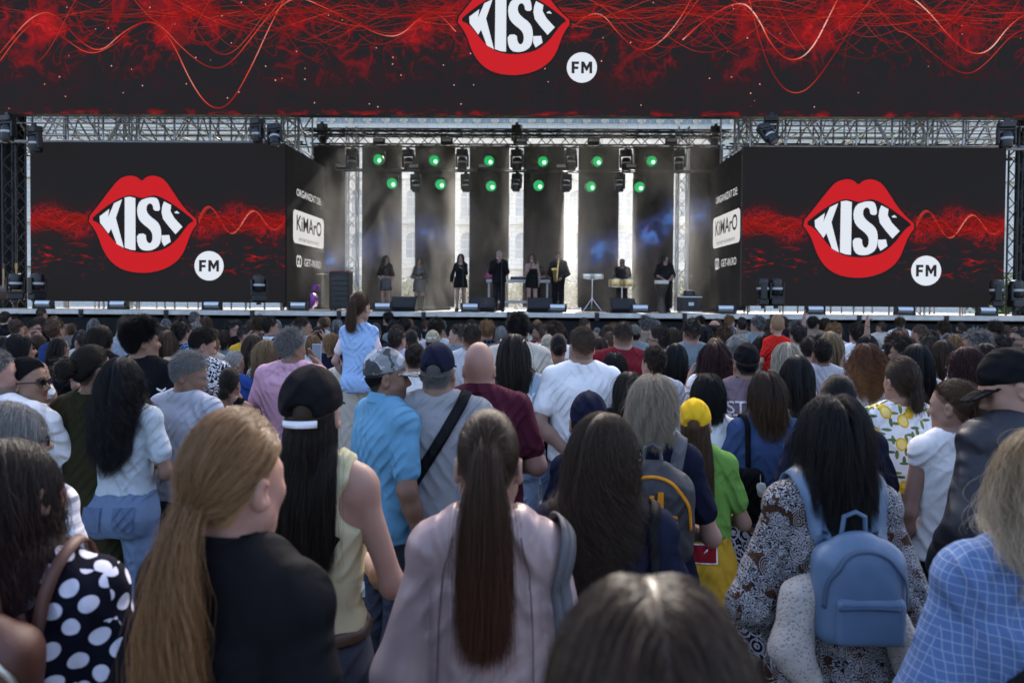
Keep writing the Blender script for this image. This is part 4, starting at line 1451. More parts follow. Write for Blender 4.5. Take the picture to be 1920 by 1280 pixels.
    # long folds that come and go in patches, in two slants, over a fine weave
    ho = (sum(ord(q) * (i + 3) for i, q in enumerate(name)) % 97) * .13
    def wave(rot, sc, dist):
        w_ = t.n('ShaderNodeTexWave', wave_type='BANDS', bands_direction='X', wave_profile='SIN')
        w_.inputs['Scale'].default_value = sc
        w_.inputs['Distortion'].default_value = dist
        w_.inputs['Detail'].default_value = 1.5
        w_.inputs['Detail Scale'].default_value = .7
        t.l(t.mapping(v, (1, .6, 1), (ho, ho * .7, ho * 1.3), rot), w_.inputs['Vector'])
        return t.math('POWER', w_.outputs['Fac'], 1.6)
    m1 = t.math('MULTIPLY', t.math('SUBTRACT', t.noise(t.mapping(v, loc=(ho, 0, ho)), 4.2, 2, .5), .46, clamp=True), 5.0, clamp=True)
    m2 = t.math('MULTIPLY', t.math('SUBTRACT', t.noise(t.mapping(v, loc=(3, ho, 2)), 4.8, 2, .5), .48, clamp=True), 5.0, clamp=True)
    hgt = t.math('ADD', t.math('MULTIPLY', wave((0, rad(24 + ho), .2), 6.0, 3.2), m1), t.math('MULTIPLY', wave((0, rad(-34 - ho), -.2), 7.0, 3.8), m2))
    hgt = t.math('ADD', hgt, t.math('MULTIPLY', wave((0, rad(72), .2), 5.0, 5.0), t.math('MULTIPLY', t.math('SUBTRACT', t.noise(t.mapping(v, loc=(1, 5, ho)), 3.6, 2, .5), .54, clamp=True), 4.0, clamp=True)))
    hgt = t.math('ADD', hgt, t.math('MULTIPLY', t.noise(v, 9, 2), .35))
    t.bump(t.math('ADD', hgt, t.math('MULTIPLY', t.noise(v, 420, 2), .02)), .62 if rough > .5 else .5, .022)
    MC[name] = t.m
    return t.m

# ---------------------------------------------------------------- the body
POSES = {  # (elbow, wrist) for the right side, x mirrored for the left
    'down': ((.268, -.03, 1.12), (.275, .05, .87)),
    'relax': ((.285, -.05, 1.13), (.22, .13, .92)),
    'front': ((.290, -.015, 1.12), (.09, .25, 1.10)),
    'belly': ((.295, -.02, 1.11), (.07, .22, .98)),
    'hips': ((.33, -.08, 1.14), (.20, .02, .98)),
    'behind': ((.285, -.10, 1.13), (.06, -.185, .93)),
    'phone': ((.23, .20, 1.20), (.10, .33, 1.46)),
    'up': ((.24, .10, 1.66), (.20, .16, 1.93)),
    'chin': ((.20, .17, 1.14), (.07, .17, 1.40)),
    'mic': ((.24, .10, 1.14), (.04, .22, 1.40)),
    'strum': ((.27, -.02, 1.13), (.12, .24, 1.02)),
    'side': ((.30, -.02, 1.12), (.36, .08, .90)),
    'clap': ((.23, .18, 1.16), (.05, .34, 1.30)),
}
def spec(sex='m', poseR='down', poseL='down', hyaw=0, hpitch=0, hroll=0, bulk=1.0, sit=False):
    S = {}
    f = sex == 'f'; ch = sex == 'c'
    zs = 1.345 if ch else (1.42 if f else 1.43)              # shoulder height
    kz = zs / 1.43
    hs = 1.22 if ch else (.97 if f else 1.0)
    sw = (.145 if ch else .150 if f else .184) * (1 + (bulk - 1) * .55)
    if f:   w = [.155, .178, .172, .135, .138, .150, .142, .095, .055]; d = [.10, .115, .115, .098, .10, .112, .10, .072, .055]; yc = [-.005, -.015, -.012, .0, .002, .006, .0, -.005, -.008]
    elif ch: w = [.13, .145, .145, .135, .135, .14, .13, .085, .05]; d = [.09, .105, .105, .10, .095, .095, .085, .065, .05]; yc = [0, -.008, -.005, .004, .004, 0, 0, -.004, -.008]
    else:   w = [.15, .165, .168, .155, .162, .178, .168, .11, .06]; d = [.10, .112, .112, .105, .11, .12, .108, .078, .058]; yc = [-.005, -.01, -.008, .004, .002, .0, -.004, -.008, -.01]
    z = np.array([.80, .88, .95, 1.07, 1.19, 1.30, 1.38, 1.445, 1.50]) * kz
    bw = np.array([bulk] * 7 + [1 + (bulk - 1) * .5] * 2)
    S['torso'] = [loft(z, np.array(w) * bw, np.array(d) * (1 + (bw - 1) * 1.3), yc, 2.35, .03)]
    if f:
        for s in (-1, 1): S['torso'].append(ell((s * .065, .085, 1.245 * kz), (.062 * bulk, .055 * bulk, .065), None, .05))
        for s in (-1, 1): S['torso'].append(ell((s * .075, -.075, .875 * kz), (.085, .075, .085), None, .06))
    else:
        for s in (-1, 1): S['torso'].append(ell((s * .07, -.065, .875 * kz), (.08, .07, .08), None, .06))
        for s in (-1, 1): S['torso'].append(ell((s * .085, -.055, 1.30 * kz), (.075 * bulk, .055, .10), None, .06))
    nz = 1.50 * kz
    for s in (-1, 1):
        S['torso'].append(cap((s * (sw - .015), -.012, zs - .002), (s * .035, -.018, nz - .015), .054, .046, .045))
    nr = .043 if f else (.040 if ch else .056 * (1 + (bulk - 1) * .5))
    hc = 1.75 - .112 * hs                                       # cranium centre
    R = rotz(rad(hyaw)) @ rotx(rad(hpitch)) @ roty(rad(hroll))
    piv = A3(0, -.012, hc - .10 * hs)
    def H(p): return piv + R @ (A3(*p) * hs)
    S['headR'], S['headC'], S['hs'], S['H'] = R, H((0, .0, .10)), hs, H
    S['neck'] = [cap((0, -.02, nz - .08), H((0, -.012, .06)), nr * 1.12, nr, .03)]
    fem = .93 if (f or ch) else 1.0
    S['cran'] = [('ell', (H((0, -.012, .108)), A3(.074, .094, .103) * hs, R), .03)]
    face = [('ell', (H((0, .035, .055)), A3(.060 * fem, .062, .085) * hs, R), .045),
            ('ell', (H((0, .047, .002)), A3(.043 * fem, .042, .040) * hs, R), .04),
            cap(H((-.048 * fem, .02, .012)), H((0, .066, -.026)), .026 * hs, .022 * hs, .03), cap(H((.048 * fem, .02, .012)), H((0, .066, -.026)), .026 * hs, .022 * hs, .03)]
    nl = (.006 if ch else .0)
    face += [cap(H((0, .090, .082)), H((0, .112 - nl, .048)), .009 * hs, .0125 * hs, .012), ('ell', (H((0, .103, .044)), A3(.017, .010, .008) * hs, R), .012)]
    for s in (-1, 1):
        face += [cap(H((s * .012, .086, .096)), H((s * .045, .068, .094)), .010 * hs, .008 * hs, .02),
                 ('ell', (H((s * .040, .066, .050)), A3(.020, .018, .020) * hs, R), .03)]
    face += [cap(H((-.020, .088, .013)), H((.020, .088, .013)), .0065 * hs, .0065 * hs, .008), cap(H((-.016, .086, .002)), H((.016, .086, .002)), .0075 * hs, .0075 * hs, .008)]
    S['face'] = face
    S['eyes'] = [('ell', (H((s * .031, .074, .076)), A3(.0135, .0125, .0125) * hs, None), .004) for s in (-1, 1)]
    S['sock'] = [('ell', (H((s * .031, .093, .077)), A3(.019, .016, .013) * hs, R), .016) for s in (-1, 1)]
    ears, earc = [], []
    for s in (-1, 1):
        Re = R @ rotz(-s * rad(22))
        ears += [('ell', (H((s * .079, -.008, .060)), A3(.010, .020, .033) * hs, Re), .01)]
        earc += [('ell', (H((s * .089, -.002, .063)), A3(.009, .011, .019) * hs, Re), .008)]
    S['ears'], S['earc'] = ears, earc
    # arms
    S['arm'] = {}
    for s, pn in ((1, poseR), (-1, poseL)):
        e, wv = POSES[pn]
        kx = sw / .195
        ka = kz if pn not in ('phone', 'up', 'chin', 'mic', 'clap') else 1.0
        sh = A3(s * sw, -.005, zs - .03)
        off = zs - 1.43
        E = A3(s * (e[0] - .195 + sw), e[1], (e[2] + off)); W = A3(s * wv[0] * (kx if abs(wv[0]) > .15 else 1), wv[1], wv[2] + off)
        if ch and pn == 'down': E[2] += .04; W[2] += .09
        ra = (.041 if f else .034 if ch else .050) * (1 + (bulk - 1) * .8)
        S['arm'][s] = (sh, E, W, ra, ra * .86, ra * .62)
    # legs
    S['leg'] = {}
    for s in (-1, 1):
        hipp = A3(s * .085, -.005, .88 * kz)
        if sit:
            K, An = A3(s * .13, .24, .84 * kz), A3(s * .09, .27, .47)
            toe = A3(s * .09, .37, .42)
        else:
            K, An = A3(s * .098, .012, .48 * kz), A3(s * .105, -.02, .085)
            toe = A3(s * .135, .125, .035)
        lr = (.082 if f else .062 if ch else .082) * (1 + (bulk - 1) * .6)
        S['leg'][s] = (hipp, K, An, toe, lr, lr * .66, lr * .45)
    S['sex'] = sex; S['bulk'] = bulk; S['kz'] = kz; S['nz'] = nz; S['sw'] = sw; S['zs'] = zs; S['sit'] = sit
    return S
def arm_prims(S, s, upto=2.0, e=0.0, flare=0.0, kk=.035):
    sh, E, W, r0, r1, r2 = S['arm'][s]
    out = [ell(sh, (r0 * 1.12 + e,) * 3, None, .04)]
    t = min(upto, 1.0)
    if t > 0: out.append(cap(sh, sh + (E - sh) * t, r0 + e, r0 + (r1 - r0) * t + e + flare * t, kk))
    if upto > 1:
        t = upto - 1
        M = E + (W - E) * min(t, .32)
        out.append(cap(E, M, r1 + e + flare, r1 * .98 + e + flare, .03))
        if t > .32: out.append(cap(M, E + (W - E) * t, r1 * .98 + e + flare, r1 * .98 + (r2 - r1 * .98) * (t - .32) / .68 + e + flare, .03))
    return out
def leg_prims(S, s, upto=2.0, e=0.0, flare=0.0):
    h, K, An, toe, r0, r1, r2 = S['leg'][s]
    out = []
    t = min(upto, 1.0)
    out.append(cap(h, h + (K - h) * t, r0 + e, r0 + (r1 - r0) * t + e + flare * t, .03))
    if upto > 1:
        t = upto - 1
        calf = K + (An - K) * .3 + (A3(0, -.012, 0) if not S['sit'] else 0)
        out.append(cap(K, calf, r1 + e + flare, r1 * .95 + e + flare, .03))
        if t > .3: out.append(cap(calf, K + (An - K) * t, r1 * .95 + e + flare, r1 * .95 + (r2 - r1 * .95) * (t - .3) / .7 + e + flare, .03))
    return out
HANDS = {}
def hand_mesh(kind='open'):
    if kind in HANDS: return HANDS[kind]
    # along +Z from the wrist, palm faces -Y, thumb on +X
    P = [rbox((0, 0, .052), (.040, .013, .046), .012, None, .012), cap((0, 0, -.02), (0, 0, .03), .025, .026, .02)]
    curl = {'open': .28, 'grip': 1.15, 'point': 1.2}[kind]
    for i, (x, L) in enumerate(((-.030, .062), (-.010, .076), (.011, .080), (.031, .072))):
        c = curl * (1 if not (kind == 'point' and i >= 2) else .06) + .05 * (3 - i)
        p = A3(x, 0, .090); a = c * .6
        for k, (f, r) in enumerate(((.45, .0092), (.32, .0085), (.23, .0075))):
            q = p + A3(x * .05 * 0, -math.sin(a) * L * f, math.cos(a) * L * f)
            P.append(cap(p, q, r, r * .92, .006)); p = q; a += c * .8
    P += [cap((.030, -.004, .025), (.054, -.016, .058), .014, .011, .012), cap((.054, -.016, .058), (.056 - .012 * (kind != 'open'), -.028, .088), .0105, .0085, .006)]
    HANDS[kind] = solid(P, .0058)
    return HANDS[kind]
BODY = {}
def smoothstep(a, b, x):
    t = np.clip((x - a) / (b - a), 0, 1)
    return t * t * (3 - 2 * t)
def body_mesh(key, S, h=.015, hf=.0068, hands=('open', 'open'), stubble=0.0, scalp='full', fade=False):
    k = ('body', key, h, hands, stubble, scalp)
    if k in BODY: return BODY[k]
    P = S['torso'] + S['neck'] + S['cran'] + S['face'] + S['eyes'] + S['ears']
    for s in (-1, 1):
        P = P + arm_prims(S, s) + leg_prims(S, s)
        hp = S['leg'][s]
        P.append(cap(hp[2] + A3(0, -.03, -.04) if not S['sit'] else hp[2], hp[3], .036, .03, .03))
    # eyes after the sockets: carve sockets and ears, then add eyes back
    P1 = [p for p in P if p not in S['eyes']] if False else S['torso'] + S['neck'] + S['cran'] + S['face'] + S['ears'] + [q for s in (-1, 1) for q in arm_prims(S, s) + leg_prims(S, s)]
    for s in (-1, 1):
        hp = S['leg'][s]
        P1.append(cap(hp[2] + (A3(0, -.03, -.04) if not S['sit'] else A3(0, 0, 0)), hp[3], .036, .03, .03))
    a, b = bounds(P1)
    hc = S['headC']; rr = .125 * S['hs']
    fine = ((hc[0] - rr, hc[0] + rr), (hc[1] - rr, hc[1] + rr), (hc[2] - rr * 1.15, hc[2] + rr))
    ax = [axis(a[i], b[i], h, fine[i], hf) for i in range(3)]
    F = grid_field(P1, *ax, S['sock'] + S['earc'])
    for p in S['eyes']:
        lo, hi = prim_box(p)
        sl = [slice(max(0, int(np.searchsorted(ax[i], lo[i] - .02)) - 1), int(np.searchsorted(ax[i], hi[i] + .02)) + 1) for i in range(3)]
        v = prim_eval(p, ax[0][sl[0], None, None], ax[1][None, sl[1], None], ax[2][None, None, sl[2]])
        F[sl[0], sl[1], sl[2]] = smin(F[sl[0], sl[1], sl[2]], v, .004)
    V, Q = nets(F, *ax)
    # hands grown on at the wrists
    for s, hk in ((1, hands[0]), (-1, hands[1])):
        sh, E, W, *_ = S['arm'][s]
        HV, HQ = hand_mesh(hk)
        HV = HV * A3(-s if False else s, 1, 1) * (S['arm'][s][5] / .031 * .5 + .5) * (.86 if S['sex'] != 'm' else 1.0)
        d = (W - E) / np.linalg.norm(W - E)
        inn = A3(-s, 0, 0) if abs(d[2]) > .6 else A3(0, 0, -1)      # palm side
        yv = -(inn - d * (inn @ d)); yv /= np.linalg.norm(yv)
        xv = np.cross(yv, d) * s
        Mx = np.stack([xv * s if False else xv * 1, yv, d], 1)
        if np.linalg.det(Mx) * s < 0: Mx[:, 0] *= -1
        HV = W - d * .012 + HV @ Mx.T
        Q = np.concatenate([Q, (HQ if np.linalg.det(Mx) * s > 0 else HQ[:, ::-1]) + len(V)])
        V = np.concatenate([V, HV])
    me = fast_mesh('body', V, Q)
    # colour mask: r hair-covered scalp, g lips, b brows and stubble
    L = (V - (S['H']((0, 0, 0)))) @ S['headR'] / S['hs']
    x, y, z = L[:, 0], L[:, 1], L[:, 2]
    head = (z > -.02) & (np.abs(x) < .095) & (np.abs(y) < .125)
    hl = np.where(y > .045, .150, np.where(y > .0, .118 - .0, .028 if scalp == 'full' else .03))     # hairline height along the head
    hl = np.interp(y, [-.12, -.045, -.028, -.010, .02, .045, .062, .078, .09], [-.005, .0, .05, .075, .10, .128, .15, .160, .17])
    r = smoothstep(-.006, .006, z - hl) * head * (np.abs(x) < .0835)
    r = r * (1 - ((np.abs(x) > .076) & (z < .10)))
    if scalp == 'bald': r = r * .0
    if scalp == 'thin': r = r * smoothstep(.165, .12, z + .0 * y)
    if scalp == 'buzz': r = r * .72
    if scalp == 'fade': r = r * (.35 + .65 * smoothstep(.03, .12, z))
    g = np.exp(-((z - .008) / .009) ** 2 - (x / .022) ** 2) * (y > .075) * head
    bz = np.exp(-((z - .098 - .004 * np.cos(x * 60)) / .006) ** 2) * (np.abs(x) > .012) * (np.abs(x) < .048) * (y > .06) * head * .9
    pup = np.zeros(len(V))
    for s in (-1, 1):
        pup = np.maximum(pup, ((x - s * .031) ** 2 + (z - .076) ** 2 < .0062 ** 2) * (y > .078))
        pup = np.maximum(pup, .8 * (np.abs(np.hypot((x - s * .031) / 1.35, (z - .077)) - .0125) < .0028) * (y > .068) * (z > .074))
    st = np.zeros(len(V))
    if stubble: st = stubble * smoothstep(.035, .018, z) * smoothstep(-.01, .025, y) * head * (1 - np.minimum(1, g * 1.5))
    col = np.stack([np.clip(r, 0, 1), g, np.clip(np.maximum(np.maximum(bz, st), pup), 0, 1), np.ones(len(V))], 1).astype(np.float32)
    at = me.attributes.new('mask', 'FLOAT_COLOR', 'POINT')
    at.data.foreach_set('color', col.ravel())
    BODY[k] = me
    return me

# ---------------------------------------------------------------- clothes
def top_prims(S, sleeve=.62, e=.014, flare=.012, hem=.86, loose=.0):
    P = [inflate(p, e) for p in S['torso']]
    kz = S['kz']
    if loose:
        b = S['bulk']
        zz = np.array([hem - .03, .95 * kz, 1.08 * kz, 1.22 * kz, 1.34 * kz])
        f = 1 if S['sex'] == 'm' else .93 if S['sex'] == 'f' else .85
        P.append(loft(zz, np.array([.178, .178, .172, .172, .165]) * f * b + loose, np.array([.122, .122, .118, .120, .108]) * f * b + loose * .8, [-.008, -.01, -.006, -.002, -.002], 2.3, .04))
    for s in (-1, 1):
        if sleeve > 0: P += arm_prims(S, s, sleeve, e, flare, .006)
    return P
def top_mesh(key, S, kind='tee', h=.014, seed=0, sleeve=None, e=None, hem=None, loose=None, fold=.0088, neck=None):
    k = ('top', key, kind, h, seed % 4, sleeve, e, hem, loose, neck)
    if k in BODY: return BODY[k]
    D = {'tee': (.62, .014, .88, .012, .066), 'polo': (.66, .014, .86, .010, .052), 'long': (1.96, .015, .85, .012, .060), 'tank': (0, .014, .90, .0, .085), 'cap': (.12, .012, .88, .004, .072), 'jacket': (1.97, .022, .82, .014, .056), 'dress': (.3, .012, .62, .0, .075), 'strapless': (0, .009, .66, .0, .2), 'blouse': (1.55, .016, .84, .014, .062), 'elbow': (1.05, .018, .86, .014, .07)}[kind]
    sleeve = D[0] if sleeve is None else sleeve; e = D[1] if e is None else e; hem = D[2] if hem is None else hem; loose = D[3] if loose is None else loose; nk = D[4] if neck is None else neck
    if S['sex'] == 'c': nk *= .82
    flare = {'blouse': .018, 'jacket': .008, 'tee': .014, 'polo': .006, 'elbow': .014}.get(kind, .006)
    P = top_prims(S, sleeve, e, flare, hem, loose)
    kz, nz = S['kz'], S['nz']
    if kind in ('dress', 'strapless'):
        f = S['bulk']
        P.append(loft(np.array([hem - .03, .80, .92, 1.05, 1.10]) * 1.0, np.array([.225 if kind == 'dress' else .185, .205 if kind == 'dress' else .19, .19, .15, .14]) * f, np.array([.16, .15, .135, .112, .105]) * f, [-.01, -.012, -.012, 0, 0], 2.2, .04))
    carve = [cap((0, -.012, nz - (.012 if kind not in ('tank', 'cap') else .03)), (0, .02, nz + .35), nk, nk + .03, .008), cap((0, .05, nz - .035), (0, .10, nz + .1), nk * .85, nk, .01)]
    if kind == 'tank':
        for s in (-1, 1): carve.append(cap((s * (S['sw'] + .035), -.1, S['zs'] - .06), (s * (S['sw'] + .035), .1, S['zs'] - .06), .085, .085, .01)); carve.append(cap((s * (S['sw'] + .06), -.1, S['zs'] + .03), (s * (S['sw'] + .06), .1, S['zs'] + .03), .085, .085, .01))
    cut = 1.31 * kz if kind == 'strapless' else None
    def post(F, X, Y, Z):
        fo = folds(X, Y, Z, seed % 4)
        win = .40 + .7 * np.exp(-((Z - 1.00 * kz) / .13) ** 2) + .35 * (np.abs(X) > S['sw'] * .95)
        F = F + fo * fold * win
        if sleeve > 0:      # armhole seams
            F = F + .0055 * np.exp(-((np.abs(X) - S['sw'] * .93 - .05 * (S['zs'] - Z)) / .009) ** 2) * ((Z > S['zs'] - .20) & (Z < S['zs'] + .1))
        F = np.maximum(F, hem + .012 * np.sin(X * 9 + seed) - Z)
        if cut: F = np.maximum(F, Z - cut)
        return F
    V, Q = solid(P, h, carve, post)
    me = fast_mesh('top', V, Q)
    BODY[k] = me
    return me
def bottom_mesh(key, S, kind='jeans', h=.017, seed=0):
    k = ('bottom', key, kind, h)
    if k in BODY: return BODY[k]
    kz = S['kz']
    if kind == 'skirt':
        b = S['bulk']
        P = [loft([.16, .5, .80, .92, 1.02], np.array([.25, .23, .20, .185, .15]) * b, np.array([.21, .19, .155, .135, .11]) * b, [0, -.005, -.012, -.012, 0], 2.1, .03)]
        def post(F, X, Y, Z): return np.maximum(F + .010 * np.sin(np.arctan2(Y, X) * 11) * np.clip((1.0 - Z) * 1.4, 0, 1), .18 - Z)
    elif kind == 'mini':
        P = [loft([.62, .80, .92, 1.04], np.array([.205, .20, .188, .145]), np.array([.145, .145, .135, .11]), [-.01, -.012, -.012, 0], 2.2, .03)]
        post = lambda F, X, Y, Z: np.maximum(F, .64 - Z)
    else:
        e, up, fl = {'jeans': (.008, 1.97, .004), 'slacks': (.013, 1.97, .012), 'wide': (.014, 1.96, .05), 'shorts': (.016, .82, .015)}[kind]
        P = []
        wz0 = 1.03 * kz
        t = S['torso'][0]
        P += [inflate(p, e) for p in S['torso'] if p[0] == 'loft' or p[1][0][2] < 1.0]
        for s in (-1, 1):
            P += leg_prims(S, s, up, e, fl)
            if kind == 'wide':
                L = S['leg'][s]
                P.append(cap(L[0] + A3(s * .02, 0, -.05), L[2] + A3(s * .02, 0, .06), .105, .12, .03))
        def post(F, X, Y, Z): return np.maximum(F + .003 * folds(X, Y, Z, seed), np.maximum(Z - wz0, .05 - Z if not S['sit'] else -1))
    V, Q = solid(P, h, (), post)
    me = fast_mesh('trousers', V, Q)
    BODY[k] = me
    return me
def shoe_meshes(key, S):
    k = ('shoe', key)
    if k not in BODY:
        out = []
        for s in (-1, 1):
            h, K, An, toe, *_ = S['leg'][s]
            P = [cap(An + A3(0, -.035, -.035), toe + A3(0, .01, .004), .045, .038, .03), cap(An + A3(0, 0, 0), An + A3(0, -.01, -.03), .048, .047, .03), rbox((An + toe) / 2 + A3(0, -.012, -.045) if not S['sit'] else toe, (.045, .13, .014), .012, None, .012)] if not S['sit'] else [cap(An, toe, .044, .04, .03)]
            V, Q = solid(P, .013, (), (lambda F, X, Y, Z: np.maximum(F, .002 - Z)) if not S['sit'] else None)
            out.append(fast_mesh('shoe', V, Q))
        BODY[k] = out
    return BODY[k]

# ---------------------------------------------------------------- hair
def scalp_roots(n, rng, S, style):
    R, C, hs = S['headR'], S['H']((0, -.012, .108)), S['hs']
    out = np.zeros((0, 3))
    while len(out) < n:
        u = rng.normal(0, 1, (n * 3, 3)); u /= np.linalg.norm(u, axis=1)[:, None]
        p = u * A3(.074, .094, .103)
        y, z = p[:, 1] - .012, p[:, 2] + .108
        hl = np.interp(y, [-.12, -.045, -.028, -.010, .02, .045, .062, .078, .09], [-.005, .01, .05, .078, .10, .128, .15, .160, .17])
        if style == 'thin': ok = (z > hl) & (z < .15)
        elif style == 'hat': ok = (z > hl) & (z < .088 + .22 * np.clip(y, -.12, .05))
        else: ok = z > hl
        out = np.concatenate([out, u[ok]])
    return out[:n]
def hair_strands(S, style, n, rng, under_hat=False, length=.3, K=12, wave=0.0, volume=.012, tie=(0, -.11, .06), spread=.03, lift=0.0, zcut=None, part=.0, body=True, top_e=.016, side=0.0):
    """(n,K,3) strand points in the person's frame"""
    R, hs = S['headR'], S['hs']
    C = S['H']((0, -.012, .108))
    rad3 = A3(.074, .094, .103) * hs
    u = scalp_roots(n, rng, S, 'thin' if style == 'thin' else 'hat' if under_hat else 'full')
    loc = u * rad3
    nrm = u / rad3; nrm /= np.linalg.norm(nrm, axis=1)[:, None]
    root = C + loc @ R.T
    N = nrm @ R.T
    head = [('ell', (C, rad3, R), .02)] + S['face'][:2] + S['neck']
    tor = S['torso'] if n > 3000 else [p for p in S['torso'] if p[0] != 'ell']
    coll = head + ([inflate(p, top_e) for p in tor] + [q for s in (-1, 1) for q in arm_prims(S, s, .5, top_e)] if body else [])
    pts = np.zeros((n, K, 3)); pts[:, 0] = root
    layer = rng.uniform(0, 1, n)
    down = A3(0, 0, -1.0)
    back = R @ A3(0, -1, 0)
    xs = R @ A3(1, 0, 0)
    if style in ('short', 'thin', 'spiky'):
        # combed short hair
        L = length * rng.uniform(.7, 1.15, n) * (.55 + .65 * np.clip(u[:, 2] + .25, 0, 1))
        comb = (R @ A3(side, -.25 if lift < .5 else .5, -.55))
        d0 = N * (.55 + lift) + comb * .55 + rng.normal(0, .22, (n, 3))
        d0 /= np.linalg.norm(d0, axis=1)[:, None]
        p = root.copy(); d = d0
        for k in range(1, K):
            d = d + (comb * .35 - N * .05) / K * 3 + rng.normal(0, .05 + wave, (n, 3)); d /= np.linalg.norm(d, axis=1)[:, None]
            p = p + d * (L / (K - 1))[:, None]
            p = push_out(head[:1], p, .003)
            pts[:, k] = p
        return pts
    # clumps
    nc = max(20, n // 45)
    cl = rng.integers(0, nc, n)
    crnd = rng.uniform(0, 6.28, (nc, 3))
    if style in ('long', 'bob', 'curly'):
        L = length * (.62 + .46 * rng.beta(3.2, 1.3, n))
        px = loc[:, 0] - part
        tang = np.sign(px)[:, None] * xs * np.clip(.9 - np.abs(px) / .05, .15, 1)[:, None] * np.clip(u[:, 2], 0, 1)[:, None] + back * .55 * np.clip(u[:, 2] + .2, 0, 1)[:, None] + down * .8
        d = tang - N * (tang * N).sum(1)[:, None] + N * .25
        d /= np.linalg.norm(d, axis=1)[:, None]
        p = root.copy()
        off = .003 + volume * .62 * (.15 + .85 * layer)
        stp = L / (K - 1)
        def bias(q, g):
            g = np.where((q[:, 1] < .045)[:, None], g * A3(.30, 1, .45) + A3(0, -.55, 0), g)
            return g / np.maximum(np.linalg.norm(g, axis=1)[:, None], 1e-6)
        ang = rng.uniform(-.05, .05, (n, 3)) * np.array([1, .6, 0])
        for k in range(1, K):
            d = d * .62 + (down + ang * (1.5 if style == 'curly' else .8)) * .42
            if k < 3: d = d + back * .10
            if k > 3: d[:, 0] -= np.sign(p[:, 0]) * np.clip(np.abs(p[:, 0]) - .085, 0, .1) * 5.0
            d /= np.linalg.norm(d, axis=1)[:, None]
            p = p + d * stp[:, None]
            for _ in range(2 if n > 3000 else 1):
                p = push_out(coll if k > 2 else head, p, off, bias if k > 2 else None)
            d = p - pts[:, k - 1]; ln = np.linalg.norm(d, axis=1)[:, None]; d /= np.maximum(ln, 1e-6)
            p = pts[:, k - 1] + d * stp[:, None]
            pts[:, k] = p
    else:
        # hair gathered to a tie, then a tail or a bun
        T = S['H'](tie)
        nt = max(4, K // 3)
        s = np.linspace(0, 1, nt)
        tl = (R.T @ (T - C)) / rad3
        tl /= np.linalg.norm(tl)
        for k in range(1, nt):
            v = u * (1 - s[k]) + tl * s[k] * 1.0
            v /= np.linalg.norm(v, axis=1)[:, None]
            rr = 1.02 + volume * 6 * np.sin(math.pi * s[k]) * (.3 + .7 * layer) + .02 * s[k]
            q = C + (v * rad3 * rr[:, None]) @ R.T
            w_ = smoothstep(.7, 1.0, s[k])
            pts[:, k] = q * (1 - w_) + (T + (rng.normal(0, .008, (n, 3)))) * w_
        p = pts[:, nt - 1].copy()
        if style == 'pony':
            outd = (T - C) / np.linalg.norm(T - C)
            L = length * rng.uniform(.75, 1.08, n)
            ph = rng.uniform(0, 6.28, n); rr = np.sqrt(rng.uniform(0, 1, n))
            ex = np.stack([np.cos(ph), .55 * np.sin(ph), np.zeros(n)], 1) * (rr * spread)[:, None]
            d = np.repeat((outd * .9 + A3(0, 0, .15))[None], n, 0)
            stp = L / (K - nt)
            base = p.copy()
            for k in range(nt, K):
                t = (k - nt + 1) / (K - nt)
                d = d * .5 + down * .55 + ex / max(spread, .01) * .16 * (1 if t < .4 else .1); d /= np.linalg.norm(d, axis=1)[:, None]
                p = p + d * stp[:, None]
                for _ in range(2):
                    p = push_out(coll, p, .006 + .02 * layer)
                pts[:, k] = p
        else:      # bun
            rb = spread
            Bc = T + (T - C) / np.linalg.norm(T - C) * rb * .75
            ph, th = rng.uniform(0, 6.28, n), rng.uniform(0, math.pi, n)
            for k in range(nt, K):
                t = (k - nt + 1) / (K - nt)
                a = ph + t * 3.5; b = th + .6 * t
                q = np.stack([np.cos(a) * np.sin(b), np.sin(a) * np.sin(b), np.cos(b)], 1)
                pts[:, k] = Bc + q * rb * (.75 + .3 * layer)[:, None]
    # waves, clumping and flyaways
    s = np.linspace(0, 1, K)[None, :, None]
    if wave:
        fr = 2.6 if style != 'curly' else 5.5
        amp = wave * np.clip(s * 1.8 - .2, 0, 1)
        a = s * fr * 6.28 * (length / .4) + crnd[cl][:, None, 0:1]
        pts = pts + amp * np.concatenate([np.cos(a), np.sin(a) * .6 - .2, np.sin(a + 1) * .3], 2)
    gidx = np.array([np.nonzero(cl == c)[0][0] if (cl == c).any() else 0 for c in range(nc)])
    near = cl
    # nearest guide by root so that clumps stay local
    gr = root[gidx]
    D = ((root[:, None] - gr[None]) ** 2).sum(2) if n * nc < 4e6 else None
    if D is not None: near = D.argmin(1)
    pull = (.42 * s ** 1.3) * (0 if style == 'bun' else 1)
    pts = pts * (1 - pull) + pts[gidx[near]] * pull + pull * rng.normal(0, .006 if style != 'curly' else .014, (n, 1, 3))
    cn = rng.normal(0, 1, (nc, 3)) * A3(1, .8, .3)
    if style != 'bun': pts = pts + s ** .8 * cn[near][:, None] * (.0055 + wave * .25)
    fly = (rng.uniform(0, 1, n) < .05)[:, None, None]
    pts = pts + fly * s * rng.normal(0, .024, (n, 1, 3)) + fly * np.sin(s * 3.1) * rng.normal(0, .008, (n, 1, 3))
    pts = pts + rng.normal(0, .0008, pts.shape) * (s > 0)
    if body and style not in ('bun',) and n > 3000:
        q = pts[:, 1:].reshape(-1, 3)
        q = push_out(coll, q, .003)
        pts[:, 1:] = q.reshape(n, K - 1, 3)
    return pts
